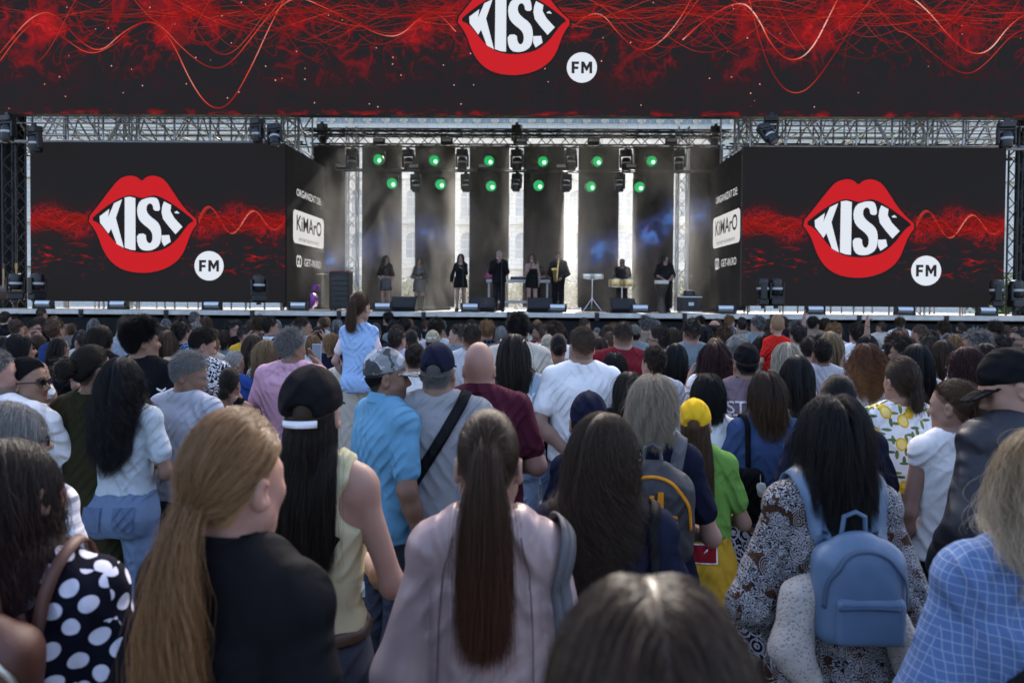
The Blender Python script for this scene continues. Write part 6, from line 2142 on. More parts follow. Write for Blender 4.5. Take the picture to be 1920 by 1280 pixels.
# ---------------------------------------------------------------- middle rows: (label, x, y_top, distance, sex, top, colour, hair, haircolour, skin, hyaw, pose, extra)
M_ = [
 ('person with thick black hair touching the face behind the woman in sunglasses', 42, 624, 4.6, 'f', 'tee', WHITE, ('bob', dict(length=.16, volume=.03)), 'black', 'mid', -40, ('chin', 'front'), {}),
 ('man with glasses looking sideways near the left end of the stage', 66, 600, 9, 'm', 'tee', BLACK, SH(.03), 'dark', 'light', -70, 'front', dict(glasses='clear')),
 ('boy with light brown hair in a navy t-shirt raised above the left of the crowd', 104, 594, 7.4, 'c', 'tee', DBLUE, SH(.03), 'chestnut', 'light', -10, 'front', {}),
 ('face peeping beside the boy in navy', 87, 602, 9.6, 'm', 'tee', BLACK, SH(.02), 'dark', 'light', -60, 'front', {}),
 ('woman with long dark hair turned sideways in a black off-shoulder top', 114, 629, 6.6, 'f', 'tank', BLACK, LONG(.36), 'dark', 'light', -64, 'front', {}),
 ('person with shaggy brown hair behind the olive dress', 190, 610, 5.3, 'f', 'tee', BLACK, ('bob', dict(length=.2, volume=.035, wave=.01)), 'dark', 'light', -30, 'phone', {}),
 ('tall man with black hair in a blue grey shirt behind the curly haired youth', 246, 592, 5.6, 'm', 'elbow', BLUEG, SH(.04), 'black', 'light', -20, 'front', {}),
 ('person in a white shirt beside the curly haired youth', 298, 612, 6.4, 'm', 'tee', WHITE, SH(.03), 'black', 'mid', -30, 'front', {}),
 ('woman with long auburn brown hair by the blue floral shirt', 316, 616, 5.8, 'f', 'tee', BLACK, LONG(.42), 'chestnut', 'light', 0, 'front', {}),
 ('man with a quiff in a blue floral shirt', 343, 600, 5.9, 'm', 'tee', CL('blue_floral', (.02, .025, .04), 'scribble', c2=(.18, .30, .60), s=.6), SH(.04), 'black', 'light', -20, 'front', {}),
 ('blond woman with a low ponytail behind the grey-haired man', 317, 668, 4.4, 'f', 'tee', LBLUE, PONY(.14, tie=(0, -.10, .02), volume=.01), 'platinum', 'fair', 0, 'front', {}),
 ('dark-haired woman with bare shoulder in front of the white ponytail', 432, 687, 3.9, 'f', 'tank', BLACK, ('bun', dict(tie=(0, -.10, .03), spread=.04, volume=.012)), 'dark', 'mid', 0, 'front', {}),
 ('woman with a white-grey ponytail in a royal blue t-shirt', 441, 655, 4.9, 'f', 'tee', ROYAL, PONY(.1, tie=(-.02, -.10, .03), volume=.004), 'silver', 'light', -20, 'front', {}),
 ('woman with wavy shoulder-length blond hair looking sideways by the pink t-shirt', 503, 634, 5.0, 'f', 'tee', CL('bw_leaf', (.6, .6, .62), 'scribble', c2=(.03, .03, .05)), LONG(.28, wave=.02, volume=.03), 'blond', 'fair', -30, 'front', {}),
 ('man with a fade in a mustard t-shirt with a black strap', 462, 609, 7.4, 'm', 'tee', YEL, SH(.02), 'black', 'light', -60, 'front', dict(scalp='fade')),
 ('man with glasses near the stage by the mustard t-shirt', 436, 600, 8.6, 'm', 'tee', BLACK, SH(.03), 'black', 'light', -55, 'front', dict(glasses='clear')),
 ('man in a white and navy striped shirt', 508, 594, 8.0, 'm', 'tee', CL('navy_stripe', (.68, .68, .70), 'stripes', c2=(.03, .04, .09), s=.5), SH(.04), 'black', 'light', -50, 'front', {}),
 ('man in a pale printed shirt turning sideways behind the pink t-shirt', 570, 594, 7.6, 'm', 'elbow', CL('pale_print', (.55, .55, .56), 'scribble', c2=(.1, .12, .14), s=.7), SH(.035), 'dark', 'mid', -60, 'phone', {}),
 ('woman with long brown hair between the white ponytail and the blond', 478, 622, 6.0, 'f', 'tee', BLACK, LONG(.5), 'brown', 'light', 0, 'front', {}),
 ('woman with gingery blond hair in profile behind the girl on shoulders', 619, 622, 6.2, 'f', 'tee', NAVY, ('bob', dict(length=.2, volume=.025)), 'darkblond', 'fair', 72, 'front', {}),
 ('man with short dark hair in a white checked shirt behind the camouflage cap', 745, 612, 5.6, 'm', 'elbow', LILAC, SH(.025), 'dark', 'light', -20, 'front', {}),
 ('man in a white t-shirt between the two caps', 778, 640, 4.4, 'm', 'tee', WHITE, SH(.02), 'dark', 'light', 10, 'front', {}),
 ('man in a khaki cap with white lettering', 812, 616, 5.9, 'm', 'tee', LGREY, SH(.02), 'dark', 'light', 0, 'front', dict(hat=(CL('khaki_cap', (.30, .27, .19)), dict(back='closed')))),
 ('young man with a fade turning his face to the left', 858, 605, 6.2, 'm', 'tee', SLATE, SH(.02), 'dark', 'fair', 62, 'front', dict(scalp='fade')),
 ('man with cropped dark hair in a pale grey t-shirt behind the bald man', 886, 602, 4.9, 'm', 'tee', LGREY, SH(.016), 'dark', 'tan', 0, 'front', dict(scalp='fade', bulk=1.1)),
 ('man with dark blond quiff in a black checked shirt', 913, 600, 7.6, 'm', 'elbow', CL('dark_check', (.015, .015, .02), 'check', c2=(.18, .18, .2)), SH(.045), 'darkblond', 'light', 10, 'front', {}),
 ('tall man with curly black hair in a beige t-shirt', 971, 588, 4.9, 'm', 'tee', BEIGE, ('spiky', dict(length=.05, wave=.1, lift=.3)), 'black', 'tan', 0, 'front', dict(bulk=1.2)),
 ('grey-haired person beside the tall curly haired man', 940, 610, 7.5, 'm', 'tee', SLATE, SH(.02), 'grey', 'tan', 0, 'front', {}),
 ('bearded man in profile facing left near the stage', 1011, 606, 8.2, 'm', 'tee', WINE, SH(.03), 'dark', 'tan', 70, 'front', dict(stubble=.7)),
 ('young man with floppy curly brown hair', 1036, 604, 7.0, 'm', 'tee', WHITE, ('spiky', dict(length=.06, wave=.1, lift=.25)), 'brown', 'fair', 50, 'front', {}),
 ('woman with a platinum ponytail', 1027, 625, 6.0, 'f', 'tank', WHITE, PONY(.25, tie=(0, -.10, .08), volume=.004), 'platinum', 'fair', 0, 'front', {}),
 ('woman with black hair pinned up in a black top', 1047, 624, 5.2, 'f', 'tank', BLACK, ('bun', dict(tie=(0, -.095, .08), spread=.04, volume=.02)), 'black', 'mid', 0, 'front', {}),
 ('woman with long brown hair right of the white t-shirt man', 1123, 628, 6.6, 'f', 'tee', WHITE, LONG(.4), 'brown', 'light', 0, 'front', {}),
 ('broad man with cropped hair in a wine red t-shirt', 1168, 600, 5.0, 'm', 'tee', WINE, SH(.014), 'dark', 'light', 0, 'front', dict(scalp='fade', bulk=1.3)),
 ('person with wavy black hair just in front of the wine red t-shirt', 1152, 658, 4.7, 'f', 'tee', BLACK, ('bob', dict(length=.22, volume=.035, wave=.015)), 'black', 'light', 0, 'front', {}),
 ('woman with long brown hair behind the tousled blond head', 1180, 692, 3.5, 'f', 'tee', BLACK, LONG(.4, volume=.02), 'dark', 'light', 0, 'front', {}),
 ('man in an olive cap near the stage', 1190, 606, 7.8, 'm', 'tee', SLATE, SH(.02), 'dark', 'light', 0, 'front', dict(hat=(CL('olive_cap', (.10, .10, .08)), dict(back='closed')))),
 ('man with glasses in a brown t-shirt looking left', 1236, 609, 5.3, 'm', 'tee', BROWN, SH(.025), 'dark', 'light', 45, 'front', dict(glasses='clear', stubble=.3)),
 ('man with black hair in a grey polo shirt', 1225, 648, 4.1, 'm', 'polo', LGREY, SH(.028), 'dark', 'light', 16, 'front', {}),
 ('man in a slate grey t-shirt turned away', 1296, 596, 5.7, 'm', 'tee', SLATE, SH(.03), 'black', 'light', 8, 'front', dict(scalp='fade', bulk=1.1)),
 ('woman with long black hair beside the slate grey t-shirt', 1266, 640, 5.0, 'f', 'tee', BLACK, LONG(.45), 'black', 'light', 0, 'front', {}),
 ('woman with black hair near the stage right of the slate grey t-shirt', 1318, 606, 8.2, 'f', 'tee', BLACK, LONG(.4), 'black', 'light', 0, 'front', {}),
 ('balding man in a white collared shirt near the stage', 1338, 599, 8.4, 'm', 'polo', WHITE, ('thin', dict(length=.02)), 'dark', 'light', 25, 'front', dict(scalp='thin')),
 ('woman with long wavy burgundy hair in a white top', 1338, 637, 4.3, 'f', 'tee', WHITE, LONG(.38, wave=.035, volume=.03), 'burgundy', 'light', 0, 'phone', {}),
 ('person with curly white hair', 1383, 627, 5.8, 'f', 'tee', WHITE, ('bob', dict(length=.1, volume=.045, wave=.03)), 'silver', 'fair', 0, 'front', {}),
 ('person with dark blond hair above the burgundy head', 1340, 631, 5.6, 'f', 'tee', BLACK, ('bob', dict(length=.14, volume=.02)), 'darkblond', 'fair', 0, 'front', {}),
 ('woman with dark hair in a white shirt with thin black stripes', 1430, 628, 4.9, 'f', 'tee', CL('thin_stripe', (.66, .66, .68), 'stripes', c2=(.04, .04, .05), s=1.1), ('bob', dict(length=.16, volume=.03)), 'dark', 'light', 0, 'front', {}),
 ('woman with long rosy blond wavy hair', 1474, 638, 4.6, 'f', 'tank', BLACK, LONG(.45, wave=.014, volume=.03), 'platinum', 'fair', 0, 'front', {}),
 ('woman with very long straight black hair', 1492, 661, 3.9, 'f', 'tank', BLACK, LONG(.5, volume=.016), 'black', 'light', 0, 'front', {}),
 ('man with black hair right of the little boy in red', 1496, 607, 6.8, 'm', 'tee', LGREY, SH(.03), 'black', 'light', 10, 'front', {}),
 ('person with a pink hair clip in pale clothes', 1512, 630, 5.6, 'f', 'tee', WHITE, ('bun', dict(tie=(.03, -.09, .11), spread=.03, volume=.01)), 'dark', 'light', 0, 'front', {}),
 ('person with short black hair in a light grey t-shirt with a backpack strap', 1540, 634, 4.9, 'm', 'tee', LGREY, SH(.025), 'black', 'tan', 0, 'front', {}),
 ('woman with long straight blond hair', 1555, 618, 6.0, 'f', 'tee', WHITE, LONG(.5, volume=.02), 'blond', 'fair', 0, 'front', {}),
 ('woman with a bracelet raising one arm toward the stage', 1540, 622, 7.0, 'f', 'tank', LBLUE, LONG(.3), 'dark', 'light', 0, ('front', 'up'), dict(hands=('open', 'point'))),
 ('woman with light wavy auburn hair in a beige lace top', 1622, 641, 4.2, 'f', 'elbow', CL('lace', (.36, .30, .25), 'lace', c2=(.55, .53, .5)), LONG(.28, wave=.045, volume=.04), 'auburn', 'light', 0, 'front', dict(hairtip='ginger')),
 ('person with black hair behind the lace top', 1625, 626, 5.6, 'f', 'tee', BLACK, ('bob', dict(length=.18, volume=.03)), 'black', 'light', 0, 'phone', {}),
 ('person with one hand raised holding up two fingers', 1668, 640, 6.0, 'm', 'tee', BLACK, SH(.04), 'dark', 'mid', 0, ('front', 'up'), dict(hands=('open', 'point'))),
 ('man with black hair holding up a phone', 1692, 632, 4.7, 'm', 'tee', BLACK, SH(.04), 'black', 'tan', 30, 'phone', {}),
 ('woman with copper red hair near the stage', 1685, 619, 7.6, 'f', 'tee', BLACK, ('bob', dict(length=.14, volume=.02)), 'red', 'fair', 0, 'front', {}),
 ('woman with long black hair in a white top behind the lemon shirt', 1716, 640, 4.2, 'f', 'tee', WHITE, LONG(.48), 'black', 'mid', 0, 'front', {}),
 ('man with a shaved fade in a white t-shirt near the stage', 1723, 606, 7.6, 'm', 'tee', WHITE, SH(.015), 'brown', 'pink', 20, 'front', dict(scalp='fade')),
 ('man with short dark hair in a steel blue t-shirt', 1737, 626, 5.7, 'm', 'tee', TEAL, SH(.022), 'dark', 'tan', 35, 'front', {}),
 ('woman with straight brown hair and a pale top near the steel blue t-shirt', 1766, 634, 5.2, 'f', 'tee', LILAC, LONG(.4), 'brown', 'light', 10, 'front', {}),
 ('woman with long curly burgundy black hair in a black t-shirt', 1806, 646, 3.9, 'f', 'tee', BLACK, LONG(.4, wave=.022, volume=.04), 'burgundy', 'light', 45, 'front', dict(glasses='clear')),
 ('man with grey-flecked black hair in a white shirt', 1828, 618, 4.9, 'm', 'polo', WHITE, SH(.045), 'darkgrey', 'tan', 45, 'front', {}),
 ('woman with dark wavy hair beside the black fitted cap', 1846, 640, 4.2, 'f', 'tee', WHITE, LONG(.3, wave=.02, volume=.03), 'dark', 'light', 20, 'front', {}),
 ('man with sunglasses and a beard at the right edge near the stage', 1908, 613, 7.0, 'm', 'tee', BLACK, SH(.02), 'black', 'mid', 70, 'front', dict(glasses='dark', stubble=.8)),
 ('person with brown hair near the stage at the right', 1850, 622, 7.2, 'f', 'tee', BLACK, ('bun', dict(tie=(0, -.09, .12), spread=.035, volume=.01)), 'chestnut', 'light', 20, 'front', {}),
 ('person with dark hair at the right behind the fitted cap', 1878, 625, 6.2, 'm', 'tee', BLACK, SH(.03), 'black', 'light', 0, 'front', {}),
 ('blond person with brown roots behind the grey-flecked man', 1790, 624, 7.0, 'f', 'tee', WHITE, ('bob', dict(length=.2, volume=.02)), 'darkblond', 'fair', 0, 'front', {}),
 ('woman with dark hair and a magenta top behind the camouflage cap', 772, 616, 6.8, 'f', 'tee', MAG, ('bun', dict(tie=(0, -.10, .05), spread=.035, volume=.01)), 'dark', 'light', 0, 'front', {}),
 ('person with black hair behind the pony-tailed blond near the left', 155, 616, 7.4, 'f', 'tee', BLACK, LONG(.35), 'black', 'light', 10, 'phone', {}),
 ('woman with fair hair tied by a white ribbon near the left end of the stage', 45, 612, 8.0, 'f', 'tee', WHITE, PONY(.2, tie=(0, -.1, .1)), 'darkblond', 'fair', -20, 'front', {}),
 ('person with dark hair at the left edge behind the bearded man', 6, 628, 5.4, 'f', 'tee', BLACK, ('bob', dict(length=.2, volume=.03)), 'black', 'light', -20, 'front', {}),
]
RES = {}
for (lab, x, y, d, sex, kind, mat, hair, hc, sk, hy, pose, ex) in M_:
    ex = dict(ex)
    d = d * (1.25 if d < 6.5 else 1.18)
    RES[lab] = person(lab, x, y, d, sex, (kind, mat), (J, JD, JB)[int(x) % 3], hair, sk, hyaw=hy, yaw=hy * .25, pose=pose, haircol=hc, group=G2, **ex)

# ---------------------------------------------------------------- far rows, mostly heads
rf = random.Random(21)
HS_ = [('short cropped', SH(.02), 'm'), ('long straight', LONG(.4), 'f'), ('tied-up', ('bun', dict(tie=(0, -.10, .07), spread=.035, volume=.01)), 'f'), ('tousled', ('spiky', dict(length=.05, wave=.1, lift=.3)), 'm'), ('bobbed', ('bob', dict(length=.18, volume=.025)), 'f')]
HCN = ['black', 'dark', 'brown', 'chestnut', 'darkgrey', 'darkblond']
HCW = {'black': 'black', 'dark': 'very dark brown', 'brown': 'brown', 'chestnut': 'chestnut', 'darkgrey': 'dark grey', 'darkblond': 'dark blond'}
TC = [('black', BLACK), ('white', WHITE), ('navy', NAVY), ('grey', LGREY), ('beige', BEIGE), ('slate', SLATE), ('brown', BROWN)]
combos = [(a, b, c) for a in HS_ for b in HCN for c in TC]
rf.shuffle(combos)
ci = 0
for row, (d, y0, step) in enumerate(((8.8, 612, 56), (10.4, 604, 48), (12.0, 600, 43), (13.8, 597, 38))):
    x = -20 + row * 17
    while x < 1945:
        xx = x + rf.uniform(-12, 12)
        (hn, hs_, sx), hcn, (tn, tm) = combos[ci]; ci += 1
        tilt = .0075 * (xx - 960)
        dd = d + rf.uniform(-.95, .95)
        hgt = rf.uniform(1.50, 1.74) if sx == 'f' else rf.uniform(1.58, 1.84)
        py = HOR + tilt + (CAM_H - hgt) * FPX / dd
        person('spectator deep in the crowd with %s %s hair and a %s top' % (hn, HCW[hcn], tn), xx, py, dd, sx, ('tee', tm), (J, JD, JB)[ci % 3], hs_, rf.choice(['light', 'mid', 'tan', 'fair']), hyaw=rf.choice([0, 0, 20, -20, -40, 40, -60, 60]), pose=rf.choice(['front', 'front', 'down', 'phone', 'front', 'down', 'phone', 'front', 'front', 'belly', 'relax', 'chin']), haircol=hcn, group=G3, lod=3)
        x += step * rf.uniform(.65, 1.5)
# ================================================================ BAGS, PRINTS AND WHAT PEOPLE CARRY
def P3(R, p):
    """a point of the person's frame in the world"""
    return R.e.matrix_basis @ Vector(p)
def solid_obj(name, prims, h, mat, parent, carve=(), post=None):
    V, Q = solid(prims, h, carve, post)
    return link(name, fast_mesh(name, V, Q), parent, mat)
def backpack(R, label, z0, z1, w, dep, mat, zipm, trim, sw_=.05, pocket=True, arch=None):
    b = worn_thing('backpack', R, label, 'backpack')
    zc = (z0 + z1) / 2; hh = (z1 - z0) / 2
    ys = np.linspace(-.42, .05, 120)
    f = field(R.tp, np.stack([np.zeros(120), ys, np.full(120, zc + hh * .4)], 1))
    yb = ys[(f < 0).argmax()]
    yc = yb - dep * .92
    body = [rbox((0, yc, zc - hh * .12), (w, dep, hh * .86), dep * .85, None, .03), ell((0, yc, zc + hh * .30), (w * .93, dep * .95, hh * .70), None, .03)]
    def soft(F, X, Y, Z): return F + .004 * folds(X * 1.5, Y, Z * 1.5, 1)
    bd = solid_obj('pack_body', body, .009, mat, b, (), soft)
    if pocket:
        pk_ = [rbox((0.01, yc - dep * .78, zc - hh * .48), (w * .78, dep * .42, hh * .42), dep * .3, None, .01)]
        po = solid_obj('front_pocket', pk_, .008, mat, b, (), lambda F, X, Y, Z: F + .002 * folds(X, Y, Z, 2))
        link('zip', strap_mesh(pk_, [(-w * .66, yc - dep * 1.25, zc - hh * .22), (0, yc - dep * 1.3, zc - hh * .2), (w * .68, yc - dep * 1.25, zc - hh * .22)], .010, .003, .003, 16), po, zipm)
    arcp = [(-w * .88, yc - dep * .75, zc - hh * .25), (-w * .80, yc - dep * .8, zc + hh * .22), (-w * .45, yc - dep * .8, zc + hh * .60), (0, yc - dep * .8, zc + hh * .72), (w * .45, yc - dep * .8, zc + hh * .60), (w * .80, yc - dep * .8, zc + hh * .22), (w * .88, yc - dep * .75, zc - hh * .25)]
    link('zip', strap_mesh(body, arcp, .012, .005, .003, 40), bd, arch or zipm)
    kz = R.S['kz']
    sx = .085
    for s in (-1, 1):
        pts = [(s * w * .45, yb - .01, z1 - .03), (s * sx, -.125, 1.36 * kz), (s * (sx + .012), -.09, 1.45 * kz), (s * (sx + .02), 0, 1.50 * kz), (s * (sx + .02), .10, 1.38 * kz), (s * (sx + .01), .14, 1.2 * kz)]
        link('shoulder_strap', strap_mesh(R.tp, pts, sw_, .008, .007, 44), b, trim)
    m = MB().tube([(-.035, yb - .02, z1 - .02), (-.03, yb - .025, z1 + .035), (0, yb - .03, z1 + .05), (.03, yb - .025, z1 + .035), (.035, yb - .02, z1 - .02)], .007, 8)
    m.obj('handle', trim, b, True)
    return b, body
def lethr(n, c, rough=.4):
    if n in MC: return MC[n]
    t = NT(n); v = t.coord()
    t.base(t.mix(t.noise(v, 8, 4), tuple(k * .8 for k in c), tuple(k * 1.15 for k in c)))
    t.b.inputs['Roughness'].default_value = rough
    t.bump(t.math('ADD', t.noise(v, 260, 3), t.math('MULTIPLY', t.noise(v, 9, 2), 1.2)), .25, .004)
    MC[n] = t.m
    return t.m
GOLD = plain('gold_metal', (.70, .52, .22), .28, 1.0, .15)
CHROME = plain('chrome', (.70, .70, .72), .15, 1.0, .1)
SILV = plain('zip_silver', (.55, .54, .50), .35, .9)
blue_l = lethr('blue_leather', (.095, .155, .25)); brown_l = lethr('brown_leather', (.075, .026, .017), .55); nylon = CL('dark_nylon', (.032, .032, .036), rough=.6); orange = CL('orange_trim', (.62, .24, .02))
backpack(pais, 'light blue leather backpack worn over a paisley blouse', 1.06, 1.385, .128, .055, blue_l, lethr('blue_zip', (.05, .085, .15), .5), blue_l)
b2, bp2 = backpack(dots, 'brown leather backpack worn over a polka dot blouse', 1.16, 1.44, .125, .055, brown_l, SILV, brown_l, .024, pocket=False)
b3, bp3 = backpack(blondb, 'dark grey backpack with orange trim and lettering', 1.06, 1.45, .155, .075, nylon, lethr('black_zip', (.01, .01, .01)), CL('grey_strap', (.12, .12, .13)), pocket=False, arch=orange)
link('lettering', back_print(text_mesh('adidas', .085, .0008), bp3, -.01, 1.25, 1.0, .009), b3, orange)
tri = pymesh('emblem', [(-.05, 0, 0), (-.02, 0, 0), (-.035, .03, 0), (-.012, 0, 0), (.016, 0, 0), (.016, .045, 0), (.0, .045, 0), (.026, 0, 0), (.05, 0, 0), (.05, .06, 0), (.03, .06, 0)], [(0, 1, 2), (3, 4, 5, 6), (7, 8, 9, 10)])
link('emblem', back_print(tri, bp3, -.01, 1.29, 1.0, .009), b3, orange)

# black jacket slung over one shoulder of the black cap woman, and her belt
jp = top_prims(capw.S, 1.9, .026, .01, .86, .02)
solid_obj('slung_jacket', jp, .012, BLACK, capw.e, [cap((0, -.012, capw.S['nz'] - .01), (0, .02, capw.S['nz'] + .3), .075, .1, .01)], lambda F, X, Y, Z: np.maximum(np.maximum(F + .007 * folds(X, Y, Z, 2), X - (-.045 + .16 * (1.32 - Z))), .80 - Z))
solid_obj('belt', [loft([.965, .975, .995, 1.005], [.176, .178, .172, .170], [.125, .127, .124, .122], [-.012, -.012, -.010, -.008], 2.35, .01)], .010, lethr('belt_leather', (.05, .025, .015)), capw.e)
# white t-shirt under the little girl's pinafore
link('tshirt', top_mesh(lg.key, lg.S, 'tee', .014, 1, e=.008, loose=0.0, hem=.9, fold=.002), lg.e, CL('rose_white', (.62, .52, .55)))
# crochet cardigan pushed through the blue backpack's straps
knit = NT('cream_crochet')
v = knit.coord()
vo = knit.n('ShaderNodeTexVoronoi'); vo.inputs['Scale'].default_value = 110; knit.l(v, vo.inputs['Vector'])
knit.base(knit.mix(knit.math('LESS_THAN', vo.outputs['Distance'], .28), (.40, .36, .33), (.17, .15, .14)))
knit.bump(vo.outputs['Distance'], .5, .006); knit.b.inputs['Roughness'].default_value = .95
cg = worn_thing('cardigan', pais, 'cream crochet cardigan tucked behind the light blue backpack', 'cardigan')
solid_obj('knit_roll', [cap((-.155, -.15, 1.18), (-.185, -.17, 1.02), .052, .058, .03), cap((-.12, -.14, 1.20), (-.05, -.14, 1.19), .04, .035, .03), cap((-.185, -.17, 1.04), (-.15, -.20, .97), .055, .042, .03)], .009, knit.m, cg, (), lambda F, X, Y, Z: F + .009 * folds(X * 1.3, Y, Z * 1.3, 3))
solid_obj('knit_sleeve', [cap((.13, -.14, 1.10), (.17, -.16, .98), .045, .05, .03)], .010, knit.m, cg, (), lambda F, X, Y, Z: F + .008 * folds(X, Y, Z, 2))

# straps across backs
def crossbody(R, label, pts, width, bagc=(-.24, .10, .92), mat=None, name='crossbody_bag'):
    mat = mat or CL('black_webbing', (.010, .010, .011), rough=.7)
    b = worn_thing(name, R, label, 'bag')
    link('strap', strap_mesh(R.tp, pts, width, .008, .004, 60), b, mat)
    if bagc: solid_obj('pouch', [rbox(bagc, (.10, .04, .075), .03, None, .01)], .012, mat, b)
    return b
crossbody(greyt, 'black bag on a wide strap worn across the grey t-shirt', [(.13, .05, 1.48), (.12, -.06, 1.47), (.06, -.15, 1.36), (-.05, -.15, 1.18), (-.16, -.12, 1.00), (-.21, .0, .93)], .052, (-.21, .11, .90))
crossbody(plaid, 'black bag on a thin strap worn across the light blue checked shirt', [(.13, .02, 1.52), (.10, -.08, 1.48), (.0, -.16, 1.40), (-.11, -.17, 1.28), (-.20, -.13, 1.18), (-.25, .0, 1.10)], .032, (-.05, .26, 1.02))
crossbody(capw, 'black bag on a thin strap worn across the cream sleeveless top', [(.10, -.10, 1.28), (.06, -.14, 1.20), (-.01, -.14, 1.09), (-.08, -.12, 1.01), (-.15, -.05, .96)], .018, (-.20, .05, .90))
crossbody(nav, 'black shoulder bag hanging from the navy top', [(.13, .03, 1.46), (.135, -.05, 1.44), (.15, -.12, 1.30), (.17, -.13, 1.12), (.19, -.10, .98)], .028, (.23, -.08, .85))
crossbody(jer, 'black bag on a thin strap over the printed pale blue t-shirt', [(-.12, .03, 1.47), (-.10, -.08, 1.44), (0, -.14, 1.30), (.12, -.12, 1.12)], .022, (.20, .08, .95))
crossbody(RES['man with a fade in a mustard t-shirt with a black strap'], 'black bag on a strap across the mustard t-shirt', [(.13, .03, 1.48), (.10, -.10, 1.42), (0, -.15, 1.25), (-.14, -.12, 1.05)], .05)
tw = worn_thing('shoulder_bag', pk, 'grey shoulder bag with two straps on the mauve blouse', 'bag')
gs = CL('grey_bag', (.075, .075, .085), rough=.55)
for k in range(2):
    x = .155 + .028 * k
    link('strap', strap_mesh(pk.tp, [(x, .10, 1.34), (x, .04, 1.455), (x + .005, -.04, 1.44), (x + .012, -.09, 1.34), (x + .02, -.10, 1.22)], .026, .010, .006, 36), tw, gs)
solid_obj('pouch', [rbox((.27, -.02, 1.02), (.06, .14, .15), .04, None, .01)], .012, gs, tw)
bg = worn_thing('shoulder_bag', bob, 'black shoulder bag with a small white charm beside the blue t-shirt', 'bag')
link('strap', strap_mesh(bob.tp, [(-.13, .06, 1.44), (-.13, -.03, 1.47), (-.135, -.10, 1.38), (-.14, -.125, 1.22)], .03, .008, .005, 36), bg, BLACK)
solid_obj('pouch', [rbox((-.17, -.16, 1.07), (.10, .05, .15), .04, None, .01)], .012, BLACK, bg, (), lambda F, X, Y, Z: F + .006 * folds(X, Y, Z, 1))
solid_obj('charm', [ell((-.10, -.225, 1.13), (.016, .014, .016)), ell((-.10, -.225, 1.10), (.020, .016, .022)), ell((-.115, -.225, 1.145), (.007, .006, .009)), ell((-.085, -.225, 1.145), (.007, .006, .009)), cap((-.10, -.222, 1.15), (-.105, -.215, 1.21), .003, .003, .004)], .005, CL('charm_white', (.6, .58, .55)), bg)
tt = worn_thing('tote_bag', yc, 'slouchy denim tote bag with a lime green lining beside the yellow cap girl', 'bag')
den2 = CL('denim_tote', (.09, .12, .17), 'denim')
solid_obj('tote_body', [loft([.55, .62, .80, .98, 1.10], [.10, .13, .14, .13, .12], [.05, .07, .075, .07, .06], [-.25, -.25, -.25, -.25, -.25], 2.3, .02)], .012, den2, tt, (), lambda F, X, Y, Z: F + .007 * folds(X, Y, Z, 2)).location = (-.20, 0, 0)
solid_obj('lining', [loft([1.08, 1.12, 1.17], [.110, .105, .07], [.052, .048, .03], [-.25, -.25, -.25], 2.3, .02)], .010, CL('lime_lining', (.30, .52, .16)), tt).location = (-.20, 0, 0)
# yellow sweatshirt tied round the girl's waist, a red patch printed on it
ysw = CL('mustard_sweat', (.50, .29, .03))
sp_ = [loft([.62, .70, .90, 1.00, 1.06], [.20, .225, .215, .185, .175], [.17, .195, .18, .15, .135], [-.01, -.015, -.01, 0, 0], 2.2, .03)]
sweat = solid_obj('tied_sweatshirt', sp_, .012, ysw, yc.e, [cap((0, .25, .5), (0, .25, 1.2), .16, .16, .02)], lambda F, X, Y, Z: np.maximum(F + .009 * folds(X, Y, Z, 1), .64 + .03 * np.sin(X * 20) - Z))
sq = pymesh('print_patch', [(-.075 + .15 * i / 6, -.04 + .08 * j / 3, 0) for j in range(4) for i in range(7)], [(j * 7 + i, j * 7 + i + 1, j * 7 + i + 8, j * 7 + i + 7) for j in range(3) for i in range(6)])
sqb = pymesh('patch_border', [(-.082 + .164 * i / 6, -.046 + .092 * j / 3, 0) for j in range(4) for i in range(7)], [(j * 7 + i, j * 7 + i + 1, j * 7 + i + 8, j * 7 + i + 7) for j in range(3) for i in range(6)])
link('patch_border', back_print(sqb, sp_, 0.02, .985, 1.0, .011), yc.e, WHITE)
link('print_patch', back_print(sq, sp_, 0.02, .985, 1.0, .014), yc.e, CL('patch_red', (.22, .012, .02)))
# seams of the mauve blouse
sm_ = CL('mauve_seam', (.16, .11, .11))
for s in (-1, 1):
    link('seam', strap_mesh(pk.tp, [(s * .075, -.07, 1.46), (s * .105, -.12, 1.37), (s * .125, -.14, 1.25), (s * .13, -.14, 1.05), (s * .135, -.15, .90)], .0035, .0035, .002, 50), pk.e, sm_)
# lettering on clothes
pale = CL('print_pale', (.55, .53, .56))
for z, s_, sz in ((1.33, 'STWD', .115), (1.24, 'STWD', .13), (1.13, 'STWD', .125)):
    link('lettering', back_print(text_mesh(s_, sz, .001), stw.tp, 0, z, 1.0, .012), stw.e, pale)
link('lettering', back_print(text_mesh('JERRY', .085, .0015), jer.tp, .03, 1.325, 1.0, .012, .03), jer.e, CL('print_white', (.75, .75, .78)))
blk = pymesh('print_patch', [(-.03, -.05, 0), (.035, -.04, 0), (.035, .03, 0), (-.03, .02, 0)], [(0, 1, 2, 3)])
link('print_patch', back_print(blk, jer.tp, .035, 1.06, 1.0, .012), jer.e, CL('print_grey', (.10, .11, .13)))
blk = pymesh('print_patch', [(-.035, -.05, 0), (.035, -.05, 0), (.045, .03, 0), (.0, .06, 0), (-.04, .03, 0)], [(0, 1, 2, 3, 4)])
link('print_patch', back_print(blk, jer.tp, .03, 1.21, 1.0, .012), jer.e, CL('print_orange', (.55, .24, .07)))
kh = RES['man in a khaki cap with white lettering']
hp_ = [('ell', (kh.S['H']((0, -.012, .112)), A3(.086, .107, .113), kh.S['headR']), .01)]
